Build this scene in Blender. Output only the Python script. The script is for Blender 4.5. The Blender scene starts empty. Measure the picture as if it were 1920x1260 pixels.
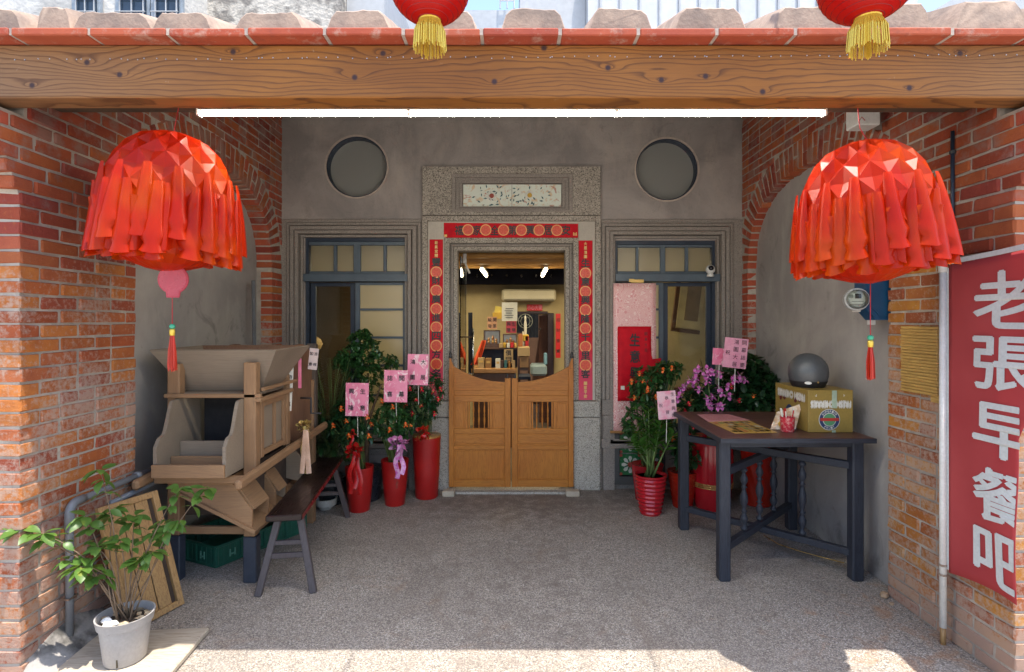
import bpy, bmesh, math, random
from mathutils import Vector, Matrix, noise as mnoise
R = math.radians
PI = math.pi
rnd = random.Random(7)
scene = bpy.context.scene
COL = scene.collection

# ------------------------------------------------------------------ camera, world, sun, exposure
FPX, HZ, CAMZ = 1030.0, 600.0, 1.70          # focal length in photo pixels, horizon row, eye height
cam_data = bpy.data.cameras.new('camera')
cam = bpy.data.objects.new('camera', cam_data)
COL.objects.link(cam)
cam.location = (0, 0, CAMZ)
cam.rotation_euler = (R(90), 0, 0)
cam_data.sensor_width = 36.0
cam_data.lens = 36.0 * FPX / 1920.0
cam_data.shift_y = -(630.0 - HZ) / 1920.0
cam_data.clip_start = 0.02
cam_data.clip_end = 2000
scene.camera = cam

SUN_DIR = Vector((-0.15, 0.155, -1.0)).normalized()      # the way the light travels
to_sun = -SUN_DIR
elev = math.asin(to_sun.z)
azim = math.atan2(to_sun.x, to_sun.y)
world = bpy.data.worlds.new("World")
scene.world = world
world.use_nodes = True
wn = world.node_tree
wn.nodes.clear()
wo = wn.nodes.new('ShaderNodeOutputWorld')
bg = wn.nodes.new('ShaderNodeBackground')
sky = wn.nodes.new('ShaderNodeTexSky')
sky.sky_type = 'NISHITA'
sky.sun_disc = False
sky.sun_elevation = elev
sky.sun_rotation = azim
sky.dust_density = 1.6
sky.ozone_density = 1.0
sky.air_density = 1.0
bg.inputs['Strength'].default_value = 0.15
wn.links.new(sky.outputs[0], bg.inputs['Color'])
wn.links.new(bg.outputs[0], wo.inputs['Surface'])

sl = bpy.data.lights.new('sun', 'SUN')
sl.energy = 3.0
sl.angle = R(0.53)
sl.color = (1.0, 0.93, 0.82)
sun = bpy.data.objects.new('sun', sl)
COL.objects.link(sun)
sun.rotation_euler = SUN_DIR.to_track_quat('-Z', 'Y').to_euler()
sun.location = (3, -3, 12)

scene.view_settings.view_transform = 'Standard'
scene.view_settings.look = 'None'
scene.view_settings.gamma = 1.0
scene.view_settings.use_curve_mapping = False
scene.view_settings.exposure = 1.62
scene.render.engine = 'CYCLES'
scene.cycles.max_bounces = 10
scene.cycles.diffuse_bounces = 6
scene.cycles.transparent_max_bounces = 12

# ------------------------------------------------------------------ helpers
WORG = {}          # world origin of every object, by name


def P(u, v, D):
    """the place that is D metres ahead and shows at photo pixel (u, v)"""
    return Vector(((u - 960.0) / FPX * D, D, CAMZ - (v - HZ) / FPX * D))


def FX(u, D=5.55):
    return (u - 960.0) / FPX * D


def FZ(v, D=5.55):
    return CAMZ - (v - HZ) / FPX * D


def link(o, parent=None, org=None):
    COL.objects.link(o)
    org = Vector(org) if org is not None else Vector((0, 0, 0))
    WORG[o.name] = org
    if parent is not None:
        o.parent = parent
        o.location = org - WORG[parent.name]
    else:
        o.location = org
    return o


def tag(o, label=None, cat=None, group=None, kind=None):
    if label: o['label'] = label
    if cat: o['category'] = cat
    if group: o['group'] = group
    if kind: o['kind'] = kind
    return o


def thing(name, label, cat, loc, group=None):
    o = bpy.data.objects.new(name, None)
    o.empty_display_size = 0.1
    link(o, None, loc)
    return tag(o, label, cat, group)


def dup(root, loc, rotz=0.0, label=None):
    """copy of a thing with its parts and sub-parts"""
    def cp(o, parent):
        c = o.copy()
        COL.objects.link(c)
        c.parent = parent
        WORG[c.name] = WORG.get(o.name, Vector((0, 0, 0)))
        for ch in list(o.children):
            cp(ch, c)
        return c
    kids = list(root.children)
    r = root.copy()
    COL.objects.link(r)
    r.location = loc
    r.rotation_euler.z = rotz
    WORG[r.name] = Vector(loc)
    for ch in kids:
        cp(ch, r)
    if label: r['label'] = label
    return r


class MB:
    """collects faces in world space and links them as one mesh object"""
    def __init__(s):
        s.v = []; s.f = []; s.m = []; s.cur = 0

    def add(s, vs, fs, mat=None):
        b = len(s.v)
        if mat is not None:
            vs = [mat @ Vector(p) for p in vs]
        s.v += [tuple(p) for p in vs]
        s.f += [tuple(i + b for i in f) for f in fs]
        s.m += [s.cur] * len(fs)
        return s

    def box(s, x0, y0, z0, x1, y1, z1, mat=None):
        vs = [(x0, y0, z0), (x1, y0, z0), (x1, y1, z0), (x0, y1, z0), (x0, y0, z1), (x1, y0, z1), (x1, y1, z1), (x0, y1, z1)]
        return s.add(vs, [(0, 3, 2, 1), (4, 5, 6, 7), (0, 1, 5, 4), (1, 2, 6, 5), (2, 3, 7, 6), (3, 0, 4, 7)], mat)

    def cbox(s, x0, y0, z0, x1, y1, z1, c=0.004, mat=None):
        """box with chamfered edges"""
        c = min(c, abs(x1 - x0) * .45, abs(y1 - y0) * .45, abs(z1 - z0) * .45)
        vs = []
        X = (x0, x1); Y = (y0, y1); Z = (z0, z1)
        sg = (1, -1)
        idx = {}
        for i in (0, 1):
            for j in (0, 1):
                for k in (0, 1):
                    for a in range(3):
                        p = [X[i] + sg[i] * c, Y[j] + sg[j] * c, Z[k] + sg[k] * c]
                        p[a] = (X[i], Y[j], Z[k])[a]
                        idx[(i, j, k, a)] = len(vs); vs.append(tuple(p))
        fs = []
        def q(*l): fs.append(tuple(idx[t] for t in l))
        for a in range(3):
            o1, o2 = [(1, 2), (0, 2), (0, 1)][a]
            for e in (0, 1):
                cs = []
                for (p1, p2) in ((0, 0), (1, 0), (1, 1), (0, 1)):
                    t = [0, 0, 0]; t[a] = e; t[o1] = p1; t[o2] = p2
                    cs.append((t[0], t[1], t[2], a))
                flip = (e == 0) ^ (a == 1)
                if flip: cs = cs[::-1]
                q(*cs)
        for a in range(3):                       # edges parallel to axis a
            o1, o2 = [(1, 2), (0, 2), (0, 1)][a]
            for p1 in (0, 1):
                for p2 in (0, 1):
                    t0 = [0, 0, 0]; t0[o1] = p1; t0[o2] = p2; t1 = list(t0); t1[a] = 1
                    q((*t0, o1), (*t1, o1), (*t1, o2), (*t0, o2))
        for i in (0, 1):
            for j in (0, 1):
                for k in (0, 1):
                    q((i, j, k, 0), (i, j, k, 1), (i, j, k, 2))
        return s.add(vs, fs, mat)

    def bar(s, p0, p1, w, h, up=(0, 0, 1), c=0.003):
        """chamfered bar from p0 to p1, w across, h along 'up'"""
        p0 = Vector(p0); p1 = Vector(p1)
        d = p1 - p0; L = d.length; d.normalize()
        up = Vector(up)
        sd = d.cross(up)
        if sd.length < 1e-4: sd = d.cross(Vector((0, 1, 0)))
        sd.normalize(); u2 = sd.cross(d).normalized()
        m = Matrix(((d.x, sd.x, u2.x, p0.x), (d.y, sd.y, u2.y, p0.y), (d.z, sd.z, u2.z, p0.z), (0, 0, 0, 1)))
        return s.cbox(0, -w / 2, -h / 2, L, w / 2, h / 2, c, m)

    def tube(s, pts, r, n=8, cap=True):
        pts = [Vector(p) for p in pts]
        rs = r if isinstance(r, (list, tuple)) else [r] * len(pts)
        b = len(s.v); prev = None; vs = []
        for i, p in enumerate(pts):
            d = (pts[min(i + 1, len(pts) - 1)] - pts[max(i - 1, 0)]).normalized()
            if prev is None:
                a = d.cross(Vector((0, 0, 1)))
                if a.length < 1e-3: a = d.cross(Vector((1, 0, 0)))
            else:
                a = prev - d * prev.dot(d)
            a.normalize(); prev = a
            c = d.cross(a)
            for k in range(n):
                t = 2 * PI * k / n
                vs.append(p + (a * math.cos(t) + c * math.sin(t)) * rs[i])
        fs = []
        for i in range(len(pts) - 1):
            for k in range(n):
                k2 = (k + 1) % n
                fs.append((i * n + k, i * n + k2, (i + 1) * n + k2, (i + 1) * n + k))
        if cap:
            fs.append(tuple(range(n))[::-1])
            fs.append(tuple((len(pts) - 1) * n + k for k in range(n)))
        return s.add(vs, fs)

    def lathe(s, prof, c=(0, 0, 0), n=24, mat=None, ripple=None):
        """prof: (r, z) list from bottom to top around the z axis"""
        vs = []; fs = []
        for (r, z) in prof:
            for k in range(n):
                t = 2 * PI * k / n
                rr = r * (ripple(t, z) if ripple else 1.0)
                vs.append(Vector((c[0] + rr * math.cos(t), c[1] + rr * math.sin(t), c[2] + z)))
        for i in range(len(prof) - 1):
            for k in range(n):
                k2 = (k + 1) % n
                fs.append((i * n + k, i * n + k2, (i + 1) * n + k2, (i + 1) * n + k))
        fs.append(tuple(range(n))[::-1])
        fs.append(tuple((len(prof) - 1) * n + k for k in range(n)))
        return s.add(vs, fs, mat)

    def prism(s, poly, a0, a1, fn):
        """poly: (p, q) list; fn(p, q, a) -> point; extruded from a0 to a1"""
        n = len(poly)
        vs = [fn(p, q, a0) for p, q in poly] + [fn(p, q, a1) for p, q in poly]
        fs = [tuple(range(n))[::-1], tuple(range(n, 2 * n))]
        for i in range(n):
            j = (i + 1) % n
            fs.append((i, j, n + j, n + i))
        return s.add(vs, fs)

    def ring(s, outer, inner, a0, a1, fn):
        n = len(outer)
        vs = []
        for a in (a0, a1):
            vs += [fn(p, q, a) for p, q in outer] + [fn(p, q, a) for p, q in inner]
        fs = []
        for i in range(n):
            j = (i + 1) % n
            fs.append((i, j, n + j, n + i))
            fs.append((2 * n + i, 3 * n + i, 3 * n + j, 2 * n + j))
            fs.append((i, 2 * n + i, 2 * n + j, j))
            fs.append((n + i, n + j, 3 * n + j, 3 * n + i))
        return s.add(vs, fs)

    def build(s, name, mat, parent=None, smooth=False, org=None, keep_normals=False):
        me = bpy.data.meshes.new(name)
        vs = [Vector(p) for p in s.v]
        if org is None:
            if vs:
                lo = [min(p[i] for p in vs) for i in range(3)]; hi = [max(p[i] for p in vs) for i in range(3)]
                org = Vector(((lo[0] + hi[0]) / 2, (lo[1] + hi[1]) / 2, lo[2]))
            else: org = Vector((0, 0, 0))
        org = Vector(org)
        me.from_pydata([tuple(p - org) for p in vs], [], s.f)
        mats = mat if isinstance(mat, (list, tuple)) else [mat]
        for m in mats: me.materials.append(m)
        if len(mats) > 1:
            for pl, mi in zip(me.polygons, s.m): pl.material_index = mi
        if not keep_normals:
            bm = bmesh.new(); bm.from_mesh(me)
            bmesh.ops.recalc_face_normals(bm, faces=bm.faces)
            bm.to_mesh(me); bm.free()
        if smooth:
            for pl in me.polygons: pl.use_smooth = True
            if smooth == 'auto':
                try: me.set_sharp_from_angle(angle=R(38))
                except Exception: pass
        me.update()
        o = bpy.data.objects.new(name, me)
        return link(o, parent, org)


def inst(name, me, parent, loc, scale=(1, 1, 1), rot=None, color=None):
    o = bpy.data.objects.new(name, me)
    link(o, parent, loc)
    o.scale = scale
    if rot is not None: o.rotation_euler = rot
    if color is not None: o.color = color
    return o


def curve_mesh(loops, depth):
    cu = bpy.data.curves.new('c', 'CURVE'); cu.dimensions = '2D'; cu.fill_mode = 'BOTH'; cu.extrude = depth / 2
    for lp in loops:
        sp = cu.splines.new('POLY'); sp.points.add(len(lp) - 1); sp.use_cyclic_u = True
        for i, (a, b) in enumerate(lp): sp.points[i].co = (a, b, 0, 1)
    ob = bpy.data.objects.new('c', cu)
    me = bpy.data.meshes.new_from_object(ob)
    vs = [v.co.copy() for v in me.vertices]; fs = [tuple(p.vertices) for p in me.polygons]
    bpy.data.objects.remove(ob); bpy.data.curves.remove(cu); bpy.data.meshes.remove(me)
    return vs, fs


_tc = {}
def glyph(body, bold=0.0, ext=0.0, res=3):
    """mesh of a piece of writing, centred, scaled to height 1 for its own bounding box"""
    k = (body, bold, ext, res)
    if k in _tc: return _tc[k]
    cu = bpy.data.curves.new('t', 'FONT'); cu.body = body; cu.extrude = ext; cu.resolution_u = res
    cu.align_x = 'LEFT'
    ob = bpy.data.objects.new('t', cu)
    me = bpy.data.meshes.new_from_object(ob)
    vs = [v.co.copy() for v in me.vertices]; fs = [tuple(p.vertices) for p in me.polygons]
    bpy.data.objects.remove(ob); bpy.data.curves.remove(cu); bpy.data.meshes.remove(me)
    if not vs:
        _tc[k] = ([], []); return _tc[k]
    x0 = min(p.x for p in vs); x1 = max(p.x for p in vs); y0 = min(p.y for p in vs); y1 = max(p.y for p in vs)
    vs = [Vector(((p.x - (x0 + x1) / 2) / (x1 - x0), (p.y - (y0 + y1) / 2) / (y1 - y0), 0)) for p in vs]
    bxx = bold / max(1, len(body))
    if bold > 0:                                   # heavier strokes: shifted copies, each a hair in front of the last
        v0, f0 = vs, fs; vs, fs = [], []; n = len(v0)
        for q, (dx, dy) in enumerate(((0, 0), (1, 0), (-1, 0), (0, 1), (0, -1))):
            vs += [Vector((p.x * (1 - bxx) + dx * bxx, p.y * (1 - bold) + dy * bold, q * .00012)) for p in v0]
            fs += [tuple(i + q * n for i in f) for f in f0]
    _tc[k] = (vs, fs)
    return _tc[k]


def text(mb, body, c, w, h, ax=(1, 0, 0), ay=(0, 0, 1), bold=0.0, off=0.002, rot=0.0):
    """writing of width w and height h centred at c, flat in the plane of ax, ay"""
    vs, fs = glyph(body, bold)
    ax = Vector(ax).normalized(); ay = Vector(ay).normalized(); az = ax.cross(ay)
    c = Vector(c) + az * off
    cr, sr = math.cos(rot), math.sin(rot)
    out = []
    for p in vs:
        a, b = p.x * w, p.y * h
        a, b = a * cr - b * sr, a * sr + b * cr
        out.append(c + ax * a + ay * b + az * p.z)
    mb.add(out, fs)


def vtext(mb, body, c0, dv, size, ax=(1, 0, 0), ay=(0, 0, 1), bold=0.0, off=0.002, asp=1.0):
    ay = Vector(ay)
    for i, ch in enumerate(body):
        text(mb, ch, Vector(c0) - ay * (dv * i), size * asp, size, ax, ay, bold, off)


# ------------------------------------------------------------------ materials
MATS = {}
class NT:
    def __init__(s, name):
        m = bpy.data.materials.new(name); m.use_nodes = True
        s.m = m; s.t = m.node_tree; s.t.nodes.clear()
        s.out = s.n('ShaderNodeOutputMaterial')
        s.geo = s.n('ShaderNodeNewGeometry')
        s.pos = s.geo.outputs['Position']

    def n(s, t, **k):
        nd = s.t.nodes.new(t)
        for a, b in k.items(): setattr(nd, a, b)
        return nd

    def l(s, a, b): s.t.links.new(a, b)

    def inp(s, nd, key, val):
        if val is None: return
        if hasattr(val, 'links') or isinstance(val, bpy.types.NodeSocket): s.l(val, nd.inputs[key])
        else: nd.inputs[key].default_value = val

    def map(s, vec, scale=(1, 1, 1), loc=(0, 0, 0), rot=(0, 0, 0)):
        nd = s.n('ShaderNodeMapping'); s.l(vec, nd.inputs['Vector'])
        nd.inputs['Scale'].default_value = scale; nd.inputs['Location'].default_value = loc; nd.inputs['Rotation'].default_value = rot
        return nd.outputs[0]

    def noise(s, vec, scale=5, detail=5, rough=0.55, dist=0.0):
        nd = s.n('ShaderNodeTexNoise'); s.l(vec, nd.inputs['Vector'])
        nd.inputs['Scale'].default_value = scale; nd.inputs['Detail'].default_value = detail
        nd.inputs['Roughness'].default_value = rough; nd.inputs['Distortion'].default_value = dist
        return nd.outputs['Fac']

    def voro(s, vec, scale=5, feature='F1', out='Distance'):
        nd = s.n('ShaderNodeTexVoronoi', feature=feature); s.l(vec, nd.inputs['Vector'])
        nd.inputs['Scale'].default_value = scale
        return nd.outputs[out]

    def ramp(s, fac, stops):
        nd = s.n('ShaderNodeValToRGB'); s.l(fac, nd.inputs[0])
        el = nd.color_ramp.elements
        while len(el) > 1: el.remove(el[-1])
        el[0].position = stops[0][0]; el[0].color = c4(stops[0][1])
        for p, c in stops[1:]:
            e = el.new(p); e.color = c4(c)
        return nd.outputs[0]

    def mix(s, fac, a, b, mode='MIX'):
        nd = s.n('ShaderNodeMix', data_type='RGBA', blend_type=mode)
        s.inp(nd, 0, fac)
        for key, val in ((6, a), (7, b)):
            if isinstance(val, bpy.types.NodeSocket): s.l(val, nd.inputs[key])
            else: nd.inputs[key].default_value = c4(val)
        return nd.outputs[2]

    def math(s, op, a, b=None, c=None):
        nd = s.n('ShaderNodeMath', operation=op)
        s.inp(nd, 0, a); s.inp(nd, 1, b); s.inp(nd, 2, c)
        return nd.outputs[0]

    def maprange(s, v, a, b, c=0.0, d=1.0):
        nd = s.n('ShaderNodeMapRange'); s.l(v, nd.inputs[0])
        for i, x in enumerate((a, b, c, d)): nd.inputs[i + 1].default_value = x
        return nd.outputs[0]

    def xyz(s, vec):
        nd = s.n('ShaderNodeSeparateXYZ'); s.l(vec, nd.inputs[0]); return nd.outputs

    def bsdf(s, color, rough=0.6, bump=None, bstr=0.3, bdist=0.002, **k):
        b = s.n('ShaderNodeBsdfPrincipled')
        if isinstance(color, bpy.types.NodeSocket): s.l(color, b.inputs['Base Color'])
        else: b.inputs['Base Color'].default_value = c4(color)
        s.inp(b, 'Roughness', rough)
        for a, v in k.items():
            key = {'metal': 'Metallic', 'spec': 'Specular IOR Level', 'coat': 'Coat Weight', 'sub': 'Subsurface Weight', 'trans': 'Transmission Weight', 'sheen': 'Sheen Weight', 'alpha': 'Alpha'}[a]
            s.inp(b, key, v)
        if bump is not None:
            bn = s.n('ShaderNodeBump'); bn.inputs['Strength'].default_value = bstr; bn.inputs['Distance'].default_value = bdist
            s.l(bump, bn.inputs['Height']); s.l(bn.outputs[0], b.inputs['Normal'])
        s.l(b.outputs[0], s.out.inputs['Surface'])
        s.b = b
        return b


def c4(c):
    return (c[0], c[1], c[2], c[3] if len(c) > 3 else 1.0)


def mul(c, k): return tuple(x * k for x in c[:3])


def M(name, c1, c2=None, scale=6, rough=0.6, bump=0.25, bscale=80, bdist=0.002, lo=.35, hi=.65, rv=0.1, stretch=(1, 1, 1), **k):
    if name in MATS: return MATS[name]
    t = NT(name)
    vec = t.map(t.pos, stretch)
    c2 = c2 or mul(c1, .72)
    a = t.noise(vec, scale, 6)
    col = t.ramp(a, [(lo, c1), (hi, c2)])
    fine = t.noise(vec, bscale, 5)
    col = t.mix(t.maprange(fine, .3, .75, 0, .35), col, mul(c1, .55))
    r = t.maprange(t.noise(vec, scale * 2.3, 4), .3, .7, max(rough - rv, .02), min(rough + rv, 1))
    t.bsdf(col, r, fine, bump, bdist, **k)
    MATS[name] = t.m
    return t.m


def wood(name, c1, c2, axis='x', rough=.6, grain=1.0, dark=None, bump=.35, lin=.45, **k):
    """plain sawn wood, grain along the given axis"""
    if name in MATS: return MATS[name]
    t = NT(name)
    st = {'x': (.55, 9, 9), 'y': (9, .55, 9), 'z': (9, 9, .55)}[axis]
    st2 = {'x': (2.2, 60, 60), 'y': (60, 2.2, 60), 'z': (60, 60, 2.2)}[axis]
    g = t.noise(t.map(t.pos, st), 2.4 * grain, 4, .55, 1.2)
    lines = t.math('SINE', t.math('MULTIPLY', g, 62.0))
    f = t.noise(t.map(t.pos, st2), 3.0, 6, .65)
    big = t.noise(t.pos, 2.2, 3)
    dark = dark or mul(c2, .55)
    col = t.mix(t.maprange(big, .3, .7), c1, c2)
    col = t.mix(t.maprange(lines, .15, 1.0, 0, lin), col, dark)
    col = t.mix(t.maprange(f, .45, .8, 0, .6), col, dark)
    h = t.math('ADD', t.math('MULTIPLY', f, 1.0), t.math('MULTIPLY', lines, -.15))
    t.bsdf(col, t.maprange(f, .3, .7, rough - .08, rough + .12), h, bump, .0015, **k)
    MATS[name] = t.m
    return t.m
# ------------------------------------------------------------------ shared materials
def mk_brick():
    t = NT('brick_clay')
    oi = t.n('ShaderNodeObjectInfo')
    base = oi.outputs['Color']
    z = t.xyz(t.pos)[2]
    n1 = t.noise(t.pos, 9, 6, .6)
    n2 = t.noise(t.pos, 38, 6, .7)
    n3 = t.noise(t.pos, 2.1, 4)
    n4 = t.noise(t.pos, 150, 4, .7)
    col = t.mix(t.maprange(n1, .3, .7, 0, .5), base, (.20, .038, .022))
    col = t.mix(t.maprange(n2, .55, .75, 0, .5), col, (.42, .135, .045))
    # lime bloom: patches of pale mortar smear left on the faces
    zl = t.maprange(z, 0.8, 0.1, 0, .085)
    zm = t.maprange(z, 2.3, 1.7, -.12, .04)
    m = t.math('ADD', t.math('ADD', t.math('MULTIPLY', n2, .55), t.math('MULTIPLY', n3, .5)), t.math('ADD', zl, zm))
    m = t.math('ADD', m, t.math('MULTIPLY', n4, .12))
    msk = t.maprange(m, .59, .70, 0, .62)
    col = t.mix(msk, col, (.42, .335, .275))
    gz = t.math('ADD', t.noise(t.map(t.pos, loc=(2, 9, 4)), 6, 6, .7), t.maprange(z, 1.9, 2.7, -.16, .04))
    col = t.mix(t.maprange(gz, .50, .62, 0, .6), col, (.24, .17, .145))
    dk = t.maprange(t.noise(t.pos, 22, 5, .7), .68, .78, 0, .6)
    col = t.mix(dk, col, (.09, .045, .035))
    t.bsdf(col, .82, t.math('ADD', n2, t.math('MULTIPLY', n4, .6)), .8, .006, spec=.25)
    return t.m
MAT_BRICK = mk_brick()
BRICK_COLS = [(.39, .112, .032), (.44, .15, .034), (.33, .082, .028), (.41, .128, .038), (.29, .068, .034), (.47, .17, .042), (.39, .12, .044)]

def mk_mortar():
    t = NT('lime_mortar')
    n = t.noise(t.pos, 26, 6, .7); b = t.noise(t.pos, 4, 4)
    col = t.mix(t.maprange(b, .35, .65), (.44, .39, .33), (.30, .26, .225))
    col = t.mix(t.maprange(n, .5, .75, 0, .6), col, (.17, .145, .13))
    t.bsdf(col, .92, n, .7, .006, spec=.2)
    return t.m
MAT_MORTAR = mk_mortar()

def mk_cement():
    t = NT('grey_cement_plaster')
    vec = t.map(t.pos, (1, 1, 1.0))
    a = t.noise(vec, 1.6, 7, .6, .6); b = t.noise(t.map(t.pos, (1, 1, .35)), 5, 6, .65); c = t.noise(t.pos, 45, 5, .7)
    col = t.mix(t.maprange(a, .36, .62), (.33, .29, .268), (.215, .192, .183))
    col = t.mix(t.maprange(b, .5, .72, 0, .6), col, (.39, .33, .285))
    col = t.mix(t.maprange(t.noise(t.pos, 3.1, 6, .75, 1.5), .58, .72, 0, .55), col, (.14, .125, .12))
    col = t.mix(t.maprange(c, .55, .75, 0, .25), col, (.1, .09, .08))
    # trowel drag lines
    d = t.noise(t.map(t.pos, (1.5, 1.5, 14), rot=(0, R(12), 0)), 3, 6, .7)
    col = t.mix(t.maprange(d, .58, .7, 0, .22), col, (.34, .31, .27))
    t.bsdf(col, t.maprange(b, .3, .7, .5, .75), t.math('ADD', c, t.math('MULTIPLY', b, 1.3)), .35, .006, spec=.35)
    return t.m
MAT_CEMENT = mk_cement()

def mk_niche():
    t = NT('smooth_grey_render')
    a = t.noise(t.pos, 1.3, 7, .6, .4); b = t.noise(t.map(t.pos, (1, 1, .3)), 6, 6, .65); c = t.noise(t.pos, 50, 5, .7)
    z = t.xyz(t.pos)[2]
    col = t.mix(t.maprange(a, .36, .62), (.38, .35, .325), (.27, .25, .238))
    col = t.mix(t.maprange(b, .5, .75, 0, .5), col, (.45, .42, .385))
    st = t.math('ADD', t.noise(t.pos, 2.6, 6, .7, 1.2), t.maprange(z, .2, .0, 0, .15))
    col = t.mix(t.maprange(st, .58, .72, 0, .55), col, (.10, .094, .09))
    t.bsdf(col, .6, t.math('ADD', c, b), .3, .005, spec=.35)
    return t.m
MAT_NICHE = mk_niche()

def mk_floor():
    t = NT('washed_pebble_floor')
    v = t.voro(t.pos, 150, 'F1', 'Distance')
    vc = t.voro(t.pos, 150, 'F1', 'Color')
    h = t.xyz(vc)[0]
    g = t.n('ShaderNodeHueSaturation')
    stone = t.ramp(h, [(0, (.09, .08, .075)), (.15, (.18, .16, .145)), (.4, (.36, .312, .262)), (.75, (.47, .41, .345)), (.93, (.54, .495, .45)), (1, (.62, .58, .54))])
    col = t.mix(t.maprange(v, .42, .7, 0, .8), stone, (.20, .175, .15))
    big = t.noise(t.pos, 1.2, 5, .6, .5)
    col = t.mix(t.maprange(big, .38, .68, 0, .38), col, (.17, .145, .125))
    rs = t.noise(t.map(t.pos, (1.0, 1.6, 1), loc=(3, 1, 0)), 2.2, 6, .7, 1.0)
    col = t.mix(t.maprange(rs, .60, .75, 0, .5), col, (.32, .19, .11))
    mid = t.noise(t.pos, 9, 5, .6)
    col = t.mix(t.maprange(mid, .5, .75, 0, .35), col, (.42, .385, .35))
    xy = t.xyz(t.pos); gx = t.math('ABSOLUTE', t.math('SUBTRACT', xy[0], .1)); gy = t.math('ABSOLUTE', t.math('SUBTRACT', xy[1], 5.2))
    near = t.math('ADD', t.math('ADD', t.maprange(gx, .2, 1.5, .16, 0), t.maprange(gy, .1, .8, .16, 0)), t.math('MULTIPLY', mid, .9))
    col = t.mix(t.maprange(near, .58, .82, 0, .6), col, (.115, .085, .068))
    trk = t.noise(t.map(t.pos, (1.5, .35, 1), rot=(0, 0, R(25))), 2.2, 6, .7, .8)
    col = t.mix(t.maprange(trk, .56, .68, 0, .4), col, (.20, .155, .12))
    rm = t.math('ADD', t.math('ADD', t.maprange(xy[0], 1.2, 2.2, 0, .17), t.maprange(xy[1], 3.7, 3.0, 0, .12)), t.math('MULTIPLY', t.noise(t.pos, 6, 5, .7, .8), .9))
    col = t.mix(t.maprange(rm, .70, .84, 0, .55), col, (.36, .18, .085))
    dkz = t.noise(t.map(t.pos, loc=(7, 2, 0)), .9, 5, .65, .8)
    col = t.mix(t.maprange(dkz, .55, .7, 0, .42), col, (.13, .112, .10))
    hb = t.math('MULTIPLY', t.maprange(v, 0, .6, 1, 0), 1.0)
    t.bsdf(col, t.maprange(mid, .3, .7, .55, .8), hb, .6, .003, spec=.3)
    return t.m
MAT_FLOOR = mk_floor()

def mk_granite(name, a, b, c, sc=150, blk=(.05, .045, .04)):
    t = NT(name)
    h = t.xyz(t.voro(t.pos, sc, 'F1', 'Color'))[0]
    n = t.noise(t.pos, 3, 5, .6); f = t.noise(t.pos, sc * 1.4, 3, .6)
    col = t.ramp(h, [(0, blk), (.16, mul(b, .6)), (.2, b), (.6, a), (.9, c), (1, c)])
    col = t.mix(t.maprange(n, .4, .7, 0, .35), col, mul(b, .7))
    t.bsdf(col, .75, f, .35, .002, spec=.3)
    return t.m
MAT_GRANITE = mk_granite('speckled_granite', (.33, .29, .245), (.225, .195, .165), (.44, .395, .335))
MAT_GRANITE_PALE = mk_granite('pale_granite', (.42, .385, .33), (.33, .30, .26), (.5, .46, .4), 190, (.12, .11, .1))
MAT_GRANITE_DARK = mk_granite('weathered_moulding_stone', (.275, .24, .212), (.225, .196, .174), (.31, .272, .24), 260, (.14, .12, .108))

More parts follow.
